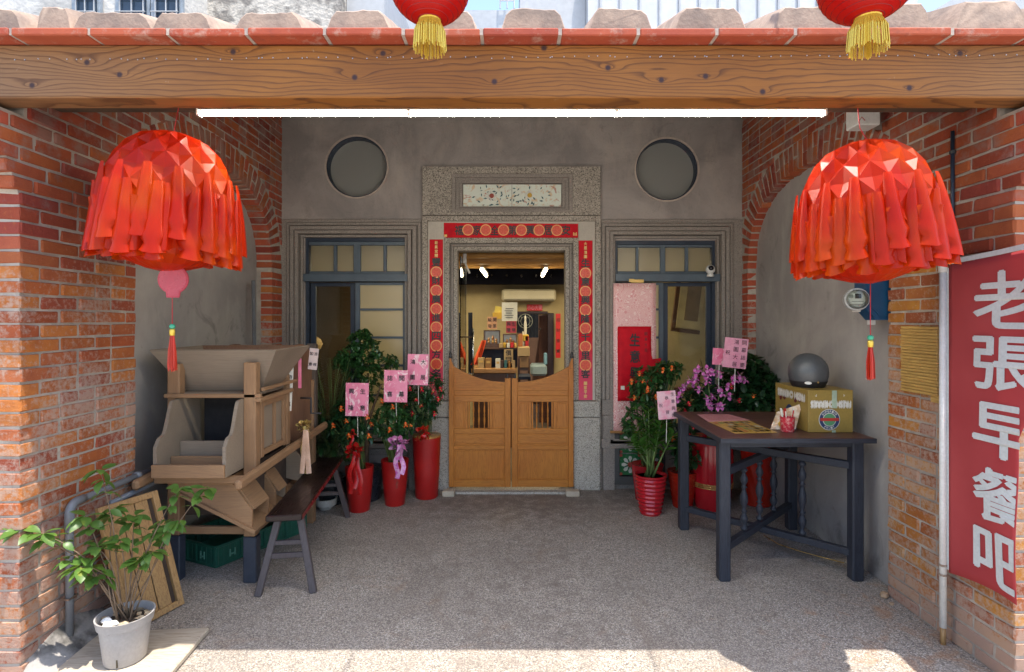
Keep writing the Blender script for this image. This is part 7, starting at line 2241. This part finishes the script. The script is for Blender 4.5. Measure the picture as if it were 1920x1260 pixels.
# things on the table
MAT_CARTON = M('olive_gold_carton', (.30, .205, .045), (.26, .175, .038), scale=3, rough=.5, bump=.04)
MAT_CARTONSIDE = M('carton_top_inner', (.45, .36, .22), rough=.7)
bx0, bx1, by0, by1, bz1 = 1.985, 2.285, 3.68, 4.14, TZ + .285
bxr = thing('fruit_carton', 'olive gold cherry carton standing upside down on the table under a helmet', 'box', ((bx0 + bx1) / 2, 3.9, TZ))
m = MB(); m.cbox(bx0, by0, TZ + .001, bx1, by1, bz1, .003); m.build('carton_body', MAT_CARTON, bxr)
MAT_WPRINT = M('white_print', (.70, .68, .62), rough=.5, bump=.02)
MAT_BPRINT = M('blue_print', (.02, .05, .14), rough=.5, bump=.02)
MAT_GPRINT = M('green_print', (.10, .30, .14), rough=.5, bump=.02)
MAT_CHERRY = M('cherry_print', (.12, .012, .018), rough=.5, bump=.02)
flipX, flipZ = (-1, 0, 0), (0, 0, -1)
m = MB(); text(m, 'FRESH CHERRIES', ((bx0 + bx1) / 2 - .0, by0 - .0005, bz1 - .095), .27, .046, flipX, flipZ, .15, .001)
text(m, 'F', ((bx0 + .05), by0 - .0005, bz1 - .035), .012, .016, flipX, flipZ, .0, .001); text(m, '4', ((bx1 - .06), by0 - .0005, bz1 - .035), .012, .016, flipX, flipZ, .0, .001)
m.build('lettering', MAT_WPRINT, bxr)
m = MB(); text(m, 'FRESH CHERRIES', (bx0 - .0005, (by0 + by1) / 2, bz1 - .06), .38, .05, (0, 1, 0), flipZ, .15, .001); m.build('side_lettering', MAT_WPRINT, bxr)
def disc(m, c, r, y, n=36, r2=None): 
    if r2: m.ring(circ(c[0], c[1], r, n), circ(c[0], c[1], r2, n), y - .0006, y, EX)
    else: m.prism(circ(c[0], c[1], r, n), y - .0006, y, EX)
cx, cz = (bx0 + bx1) / 2 - .01, TZ + .088
m = MB(); disc(m, (cx, cz), .071, by0 - .0012); m.build('logo_rim', MAT_WPRINT, bxr)
m = MB(); disc(m, (cx, cz), .067, by0 - .002); lg = m.build('logo_disc', MAT_BPRINT, bxr)
m = MB(); disc(m, (cx, cz), .045, by0 - .0028); m.build('logo_ring', MAT_WPRINT, bxr)
m = MB(); disc(m, (cx, cz), .041, by0 - .0036); m.build('logo_field', MAT_GPRINT, bxr)
m = MB(); m.box(cx - .062, by0 - .0052, cz - .009, cx + .062, by0 - .0046, cz + .011); m.build('logo_band', M('red_print', (.5, .04, .03), rough=.5), bxr)
m = MB()
for word, a0, sg in (('SUPERIOR', 90, -1), ('FRUIT', -90, 1)):
    for i, ch_ in enumerate(word):
        ang = R(a0 + sg * (i - (len(word) - 1) / 2) * 15); p = (cx + .056 * math.cos(ang), by0 - .0028, cz + .056 * math.sin(ang))
        text(m, ch_, p, .011, .014, rot=(ang - PI / 2) if a0 > 0 else (ang + PI / 2), bold=.02, off=.0006)
m.build('logo_lettering', MAT_WPRINT, bxr)
m = MB(); m.box(cx + .015, by0 - .0062, TZ + .165, cx + .048, by0 - .0056, bz1 - .001); m.box(cx + .015, by0 - .0062, TZ + .002, cx + .04, by0 - .0056, TZ + .018); m.build('tape', M('pale_green_tape', (.40, .50, .38), rough=.3), bxr)
for (yy, zz_) in ((3.82, TZ + .20), (4.03, TZ + .19)):
    m = MB()
    for (dy_, dz_) in ((-.028, .01), (.028, .0)):
        m.prism([(yy + dy_ + .02 * math.cos(t), zz_ + dz_ + .024 * math.sin(t)) for t in [2 * PI * k / 14 for k in range(14)]], bx0 - .0012, bx0 - .0002, lambda p, q, a: (a, p, q))
    m.build('cherry_print', MAT_CHERRY, bxr)
m = MB(); m.prism([(3.93 + .055 * math.cos(t), TZ + .085 + .068 * math.sin(t)) for t in [2 * PI * k / 30 for k in range(30)]], bx0 - .0010, bx0 - .0002, lambda p, q, a: (a, p, q)); m.build('side_logo', MAT_BPRINT, bxr)
m = MB(); m.prism([(3.93 + .035 * math.cos(t), TZ + .085 + .045 * math.sin(t)) for t in [2 * PI * k / 30 for k in range(30)]], bx0 - .0016, bx0 - .0008, lambda p, q, a: (a, p, q)); m.build('side_logo_field', MAT_GPRINT, bxr)
# helmet
hc = Vector((FX(1518, 3.86), 3.88, bz1 + .105))
he = thing('helmet', 'dark grey open face scooter helmet on top of the cherry carton', 'helmet', (hc.x, hc.y, bz1))
MAT_HELM = M('scuffed_grey_helmet', (.085, .09, .095), (.06, .064, .07), scale=7, rough=.38, bump=.1, spec=.6)
m = MB(); pr = [(.100, -.100), (.108, -.088), (.120, -.06), (.128, -.03), (.131, 0)] + [(.131 * math.cos(a), .132 * math.sin(a)) for a in [R(x) for x in (12, 24, 36, 48, 58, 68, 78, 86)]] + [(.0, .1325)]
m.lathe(pr, hc, 48); m.build('shell', MAT_HELM, he, 'auto')
m = MB(); m.lathe([(.096, -.104), (.102, -.104), (.1095, -.092), (.1165, -.076), (.1215, -.062), (.1220, -.060)], hc, 48); m.build('rubber_trim', M('black_rubber', (.015, .015, .017), rough=.5), he, 'auto')
m = MB()
for t in range(7):
    pass
a0 = R(-118); c = hc + Vector((.1215 * math.cos(a0), .1215 * math.sin(a0), -.068)); tg = Vector((-math.sin(a0), math.cos(a0), 0))
m.prism([(.022 * math.cos(t), .010 * math.sin(t)) for t in [2 * PI * k / 16 for k in range(16)]], -.001, .003, lambda p, q, a: c + tg * p + Vector((0, 0, q)) + Vector((math.cos(a0), math.sin(a0), 0)) * a); m.build('white_sticker', MAT_WPRINT, he)
m = MB(); c2 = hc + Vector((.004, -.121, -.062)); m.lathe([(.0, -.008), (.007, 0), (.0, .008)], c2, 8); m.build('brass_snap', MAT_GOLDBAND, he)
# cup of straws, packet, menus
cu_ = thing('red_cup', 'red patterned cup of paper wrapped straws on the table before the carton', 'cup', (P(1479, 810, 3.70).x, 3.72, TZ))
c = Vector((P(1479, 810, 3.70).x, 3.72, TZ + .001))
m = MB(); m.lathe([(.040, 0), (.042, .004), (.047, .095), (.048, .10), (.044, .10), (.038, .006), (.0, .005)], c, 28); m.build('cup_body', M('red_patterned_cup', (.52, .02, .04), (.62, .25, .22), scale=60, rough=.4, lo=.5, hi=.6), cu_, 'auto')
r_ = random.Random(3)
for k in range(10):
    a = r_.uniform(0, 2 * PI); m = MB(); p0 = c + Vector((.02 * math.cos(a), .02 * math.sin(a), .02)); p1_ = c + Vector((.045 * math.cos(a), .045 * math.sin(a), r_.uniform(.135, .165)))
    m.tube([p0, p1_], .0042, 6); m.build('straw', MAT_PAPER if k % 2 else MAT_REDRIB, cu_)
pk = thing('snack_packet', 'crumpled pale snack packet leaning on the carton beside the red cup', 'packet', P(1462, 800, 3.80))
m = MB(); vs = []; n = 8; q0 = P(1444, 811, 3.78); q1 = P(1492, 811, 3.74)
for j in range(n + 1):
    for i in range(n + 1):
        s_, t_ = i / n, j / n
        p = q0.lerp(q1, s_) + Vector((.05 * t_, .05 * t_, .17 * t_)) + Vector((0, -.018 * math.sin(PI * s_) * math.sin(PI * t_) + .006 * mnoise.noise(Vector((s_ * 6, t_ * 6, 2))), 0))
        p.x += (.02 * t_); p.z = TZ + .003 + (p.z - q0.z) * (1 - .35 * (1 - s_)); vs.append(p)
m.add(vs, [(j * (n + 1) + i, j * (n + 1) + i + 1, (j + 1) * (n + 1) + i + 1, (j + 1) * (n + 1) + i) for j in range(n) for i in range(n)])
m.build('packet_foil', M('pale_packet_print', (.66, .55, .42), (.50, .30, .16), scale=26, rough=.3, lo=.42, hi=.6), pk, True)
m = MB(); p = P(1462, 794, 3.77); m.prism([(p.x + .017 * math.cos(t), p.z + .02 * math.sin(t)) for t in [2 * PI * k / 16 for k in range(16)]], 3.752, 3.758, EX); m.build('egg_print', MAT_YELPAPER, pk)
def table_sheet(name, corners, mat, lb, cat, z):
    m = MB(); ps = [P(u, v, 1.0) for u, v in corners]; vs = []
    for (u, v) in corners:
        D = (CAMZ - z) * FPX / (v - HZ); p = P(u, v, D); vs.append((p.x, p.y, z))
    top = [Vector(p) + Vector((0, 0, .0015)) for p in vs]
    n = len(vs)
    m.add([Vector(p) for p in vs] + top, [tuple(range(n))[::-1], tuple(range(n, 2 * n))] + [(i, (i + 1) % n, n + (i + 1) % n, n + i) for i in range(n)])
    o = m.build(name, mat); tag(o, lb, cat); return o, [Vector(p) for p in vs]
o, cs = table_sheet('menu_sheet', [(1328, 791), (1404, 789), (1457, 811), (1378, 813)], M('yellow_menu_paper', (.58, .36, .08), (.52, .30, .06), scale=5, rough=.35, bump=.02), 'yellow printed picture menu lying on the table', 'menu', TZ + .0015)
r_ = random.Random(2)
cols_ = [M('menu_print_a', (.55, .18, .05), rough=.4), M('menu_print_b', (.6, .55, .42), rough=.4), M('menu_print_c', (.16, .10, .05), rough=.4), M('menu_print_d', (.20, .26, .07), rough=.4)]
for ci, cm in enumerate(cols_):
    m = MB()
    for a in range(7):
        for b_ in range(5):
            if (a * 3 + b_ * 5 + r_.randint(0, 3)) % 4 != ci: continue
            def q(s_, t_): return cs[0].lerp(cs[1], s_).lerp(cs[3].lerp(cs[2], s_), t_) + Vector((0, 0, .0022))
            s0, t0 = .05 + a * .13, .08 + b_ * .175
            m.add([q(s0, t0), q(s0 + .1, t0), q(s0 + .1, t0 + .13), q(s0, t0 + .13)], [(0, 1, 2, 3)])
    if m.v: m.build('menu_picture', cm, o)
o, cs = table_sheet('pink_order_slips', [(1307, 777), (1366, 777), (1406, 788), (1328, 791)], M('pale_pink_slip', (.66, .33, .33), (.58, .22, .22), scale=40, rough=.6), 'pile of pink printed order slips on the table behind the yellow menu', 'paper slips', TZ + .0045)
m = MB()
for k in range(6):
    t0 = .12 + k * .13
    def q(s_, t_): return cs[0].lerp(cs[1], s_).lerp(cs[3].lerp(cs[2], s_), t_) + Vector((0, 0, .0022))
    m.add([q(.08, t0), q(.9, t0), q(.9, t0 + .03), q(.08, t0 + .03)], [(0, 1, 2, 3)])
m.build('slip_print', M('dark_red_print', (.35, .05, .06), rough=.6), o)

# ------------------------------------------------------------------ electric meter and blue cabinet on the right niche
MAT_BLUEBOX = M('blue_painted_metal', (.012, .075, .17), (.01, .055, .13), scale=6, rough=.4, bump=.08, spec=.5)
cb = thing('meter_cabinet', 'blue metal cabinet on the plaster behind the right lantern tassel', 'cabinet', (2.33, 3.6, 1.7))
m = MB(); m.prism([(2.40, 1.70), (2.27, 1.70), (2.20, 1.78), (2.20, 2.03), (2.40, 2.03)], 3.42, 3.53, lambda p, q, a: (p, a, q)); m.build('cabinet_body', MAT_BLUEBOX, cb)
m = MB(); m.prism([(2.398, 1.725), (2.285, 1.725), (2.225, 1.79), (2.225, 2.01), (2.398, 2.01)], 3.412, 3.42, lambda p, q, a: (p, a, q)); m.build('cabinet_door', MAT_BLUEBOX, cb)
m = MB(); m.cbox(FX(1633, 3.5), 3.50, FZ(609, 3.5), FX(1642, 3.5), 3.54, FZ(597.5, 3.5), .002); m.build('cable_gland', MAT_WHITEPL, cb)
em = thing('electric_meter', 'round glass electric meter mounted beside the blue cabinet', 'meter', (FX(1612, 3.42), 3.42, 1.83))
mc = Vector((FX(1612, 3.40), 3.43, FZ(561, 3.40))); ax_ = Vector((-.35, -.93, 0)).normalized()
mt = Matrix.Translation(mc) @ ax_.to_track_quat('Z', 'Y').to_matrix().to_4x4()
def lathe_m(prof, mat, nm, root, mt, n=36, smooth='auto'):
    m = MB(); m2 = MB(); m2.lathe(prof, (0, 0, 0), n); m.add(m2.v, m2.f, mt); return m.build(nm, mat, root, smooth)
lathe_m([(.060, -.05), (.069, -.045), (.071, -.0), (.069, .012), (.062, .014)], M('pale_grey_plastic', (.45, .46, .46), rough=.35), 'meter_ring', em, mt)
lathe_m([(.0, .010), (.060, .010), (.0605, .012)], M('meter_face_plate', (.60, .60, .58), rough=.4), 'meter_face', em, mt)
lathe_m([(.0605, .016), (.060, .034), (.052, .052), (.03, .060), (.0, .062)], MAT_CLEAR, 'glass_cover', em, mt)
m = MB()
m.box(-.012, .005, .012, .022, .035, .016, mt); m.build('display', MAT_INK, em)
m = MB(); m.box(-.04, -.036, .012, .03, -.028, .0145, mt); m.box(-.03, -.016, .012, .035, -.011, .0145, mt); m.box(-.045, .01, .012, -.022, .03, .0145, mt); m.build('face_print', M('grey_print', (.16, .17, .17), rough=.5), em)
m = MB(); m.cbox(FX(1597, 3.5), 3.46, FZ(585, 3.5), FX(1607, 3.5), 3.50, FZ(573, 3.5), .003); m.build('seal_box', MAT_WHITEPL, em)
m = MB(); m.bar(mc + Vector((.01, .04, -.01)), Vector((2.30, 3.60, 1.86)), .07, .11); m.build('meter_bracket', M('grey_bracket', (.2, .21, .22), rough=.5), em)

# white junction box and dark conduit, slatted bamboo plaque
m = MB(); m.cbox(FX(1604, 3.35), 3.33, FZ(236, 3.35), FX(1647, 3.35), 3.45, FZ(192, 3.35), .006); o = m.build('junction_box', MAT_WHITEPL); tag(o, 'square white junction box high on the brick above the right lantern', 'junction box')
m = MB(); m.tube([P(1612, 236, 3.3), P(1610, 228, 3.28), P(1616, 219, 3.28), P(1622, 226, 3.28)], .0025, 5, False); m.build('red_hook', MAT_STRING, o)
cd = thing('cable_conduit', 'thin dark conduit running down the right brick wall behind the lantern', 'conduit', (2.30, 2.87, 1.9))
x = FX(1786, 2.88)
m = MB(); m.tube([(x, 2.88, 1.9), (x, 2.88, 2.69)], .009, 8); m.build('conduit_pipe', MAT_NAVY, cd, True)
m = MB()
for z in (2.13, 2.58): m.tube([(x, 2.88, z - .008), (x, 2.88, z + .008)], .014, 8)
m.build('conduit_clip', MAT_IRON, cd)
bp = thing('bamboo_plaque', 'yellow bamboo slat plaque fixed to the right brick pier beside the banner', 'plaque', (2.30, 3.1, 1.3))
MAT_BAMBOO = wood('bamboo_slat_wood', (.52, .33, .10), (.44, .26, .07), 'y', rough=.5, dark=(.2, .11, .03))
z0, z1 = 1.285, 1.665
n = 22
for k in range(n):
    h = (z1 - z0) / n; r_ = random.Random(k)
    m = MB(); m.cbox(2.296 - r_.uniform(0, .004), 2.965 + r_.uniform(-.004, .004), z0 + k * h + .0006, 2.312, 3.245 + r_.uniform(-.004, .004), z0 + (k + 1) * h - .0006, .003); m.build('slat', MAT_BAMBOO, bp)
m = MB(); m.cbox(2.30, 2.955, 1.25, 2.312, 3.02, 1.2845, .002); m.build('slat', MAT_BAMBOO, bp)

# ------------------------------------------------------------------ banner pole and flag at the right front
x = FX(1768, 2.88)
po = thing('banner_pole', 'white plastic banner pole strapped upright to the right brick wall', 'pole', (x, 2.88, 0))
m = MB(); m.tube([(x, 2.88, .09), (x, 2.88, 2.06)], .0165, 14); m.build('pole_tube', MAT_WHITEPL, po, True)
m = MB(); m.tube([(x, 2.88, 0), (x, 2.88, .09)], .013, 8); m.build('pole_foot', MAT_YWOOD, po, True)
m = MB()
for z in (.36, .41): m.tube([(x, 2.88, z), (x, 2.88, z + .012)], .0185, 12)
m.build('rusty_clamp', M('rusty_metal', (.20, .12, .07), (.35, .3, .25), scale=60, rough=.8), po)
m = MB(); m.tube([(x, 2.88, 1.95), (x, 2.88, 2.07)], .020, 14); m.build('pole_collar', MAT_WHITEPL, po, True)
m = MB(); m.tube([(x + .02, 2.86, .78), (x + .05, 2.85, .70), (x + .02, 2.85, .64), (x + .055, 2.84, .58), (x + .03, 2.86, .52)], .008, 6); m.build('tie_string', MAT_WHITEPL, po, True)
def mk_flag():
    t = NT('faded_red_banner_cloth')
    n = t.noise(t.pos, 1.8, 4); f = t.noise(t.pos, 420, 2)
    col = t.mix(t.maprange(n, .35, .65), (.52, .085, .088), (.44, .06, .065))
    p = t.bsdf(col, .8, f, .15, .001, spec=.2)
    tl = t.n('ShaderNodeBsdfTranslucent'); tl.inputs[0].default_value = (.6, .06, .07, 1)
    mx = t.n('ShaderNodeMixShader'); mx.inputs[0].default_value = .25
    t.l(p.outputs[0], mx.inputs[1]); t.l(tl.outputs[0], mx.inputs[2]); t.l(mx.outputs[0], t.out.inputs['Surface'])
    return t.m
MAT_FLAG = mk_flag(); MAT_FLAGW = M('greyed_white_cloth', (.62, .64, .64), (.55, .57, .57), scale=4, rough=.8, bump=.05)
def flag_pt(s, z, off=0.0):
    """s metres along the cloth from the pole, z height; a soft hanging fold"""
    k = s / .55
    y = 2.868 - s * (.985 - .03 * k); wob = .010 * math.sin(z * 3.1 + k * 4) * k + .006 * math.sin(z * 9 + s * 12) * k
    sag = .014 * k + .02 * max(0, k - .75) * math.sin(z * 1.7)
    return Vector((x + .012 - sag * .3 + wob - off, y, z + .03 * k * (1 if z > 1.9 else 0)))
def right_edge(z):
    if z > 1.55: return .62
    if z > 1.15: return .62 - (1.55 - z) / .40 * .20
    return .42 - .0 * (1.15 - z)
fl = thing('banner_flag', 'tall red cloth banner with large white characters on the right brick pier', 'banner', (x, 2.7, .5))
NZ, NS_ = 40, 22
def flag_grid(s0, s1f, z0f, z1f, off=0.0):
    vs = []; m = MB()
    for j in range(NZ + 1):
        for i in range(NS_ + 1):
            t = j / NZ; k = i / NS_
            zc = z0f(0) + (z1f(0) - z0f(0)) * t
            s = s0 + (s1f(zc) - s0) * k
            z = z0f(s) + (z1f(s) - z0f(s)) * t
            vs.append(flag_pt(s, z, off))
    m.add(vs, [(j * (NS_ + 1) + i, j * (NS_ + 1) + i + 1, (j + 1) * (NS_ + 1) + i + 1, (j + 1) * (NS_ + 1) + i) for j in range(NZ) for i in range(NS_)])
    return m
m = flag_grid(.012, right_edge, lambda s: .385 + .04 * math.sin(s * 5), lambda s: 1.985)
o = m.build('banner_cloth', MAT_FLAG, fl, True); so = o.modifiers.new('s', 'SOLIDIFY'); so.thickness = .0015
m = flag_grid(-.022, lambda z: .0115, lambda s: .40, lambda s: 1.97); o = m.build('pole_sleeve', MAT_FLAGW, fl, True)
m = flag_grid(.0125, lambda z: .62, lambda s: 1.9875, lambda s: 2.012); o = m.build('top_hem', MAT_FLAGW, fl, True)
chs = '老張早餐吧'
cz_ = [FZ(566, 2.62), FZ(680, 2.62), FZ(804, 2.62), FZ(925, 2.62), FZ(1040, 2.62)]
for i, c_ in enumerate(chs):
    vs, fs = glyph(c_, .022, 0, 4)
    bm = bmesh.new(); bvs = [bm.verts.new((p.x, p.y, p.z)) for p in vs]
    for f in fs:
        try: bm.faces.new([bvs[q] for q in f])
        except ValueError: pass
    S0, WD, HT = .175, .35, .25 if i != 2 else .25
    # clip to the cloth edge, then cut finely so the writing follows the folds
    sc_ = right_edge(cz_[i]) - .004
    lim = (sc_ - S0) / WD - .5
    if lim < .5:
        bmesh.ops.bisect_plane(bm, geom=bm.verts[:] + bm.edges[:] + bm.faces[:], plane_co=(lim, 0, 0), plane_no=(1, 0, 0), clear_outer=True)
    for q in range(-5, 6):
        bmesh.ops.bisect_plane(bm, geom=bm.verts[:] + bm.edges[:] + bm.faces[:], plane_co=(q / 11, 0, 0), plane_no=(1, 0, 0))
        bmesh.ops.bisect_plane(bm, geom=bm.verts[:] + bm.edges[:] + bm.faces[:], plane_co=(0, q / 11, 0), plane_no=(0, 1, 0))
    m = MB(); bm.verts.index_update()
    m.add([flag_pt(S0 + (v.co.x + .5) * WD, cz_[i] + v.co.y * HT, .0035 + v.co.z * 3) for v in bm.verts], [tuple(v.index for v in f.verts) for f in bm.faces])
    bm.free()
    m.build('character', MAT_FLAGW, fl, True)

# loose wire on the floor under the table
m = MB(); pts = []
for (u, v) in ((1432, 1005), (1460, 1022), (1500, 1035), (1540, 1046), (1583, 1057)):
    D = CAMZ * FPX / (v - HZ); p = P(u, v, D); pts.append((p.x, p.y, .006))
m.tube(pts, .0035, 6); o = m.build('loose_wire', MAT_GOLDBAND, None, True); tag(o, 'thin tan wire lying on the floor under the table', 'wire')
# brick and stone crumbs at the foot of the right pier
for k, (u, v, s_) in enumerate(((1658, 1120, .03), (1672, 1134, .014))):
    D = CAMZ * FPX / (v - HZ); p = P(u, v, D); m = MB(); m.lathe([(s_ * .7, 0), (s_, s_ * .4), (s_ * .8, s_ * .9), (.0, s_ * 1.1)], (p.x, p.y, 0), 7, ripple=lambda t, z: 1 + .2 * math.sin(2 * t + k)); o = m.build('loose_stone', M('tan_stone', (.42, .28, .17), rough=.9, bump=.6)); tag(o, ('larger tan stone at the foot of the right brick pier' if k == 0 else 'tiny tan stone beside the larger one at the right brick pier'), 'stone')
# grey stick leaning in the left arch
m = MB(); m.bar(P(477, 680, 5.0), P(475, 526, 5.05), .03, .02); o = m.build('grey_stick', M('grey_stick', (.09, .09, .10), rough=.6)); tag(o, 'slim grey board leaning at the far side of the left arch', 'board')

# small writing and print too fine to pick apart
for o in bpy.data.objects:
    if o.type == 'MESH' and o.name.split('.')[0] in ('lettering', 'gold_lettering', 'menu_picture', 'nail_heads', 'logo_lettering', 'side_lettering', 'pot_lettering', 'slip_print', 'face_print', 'painted_leaves', 'figurine', 'medallion_print'):
        o['kind'] = 'stuff'
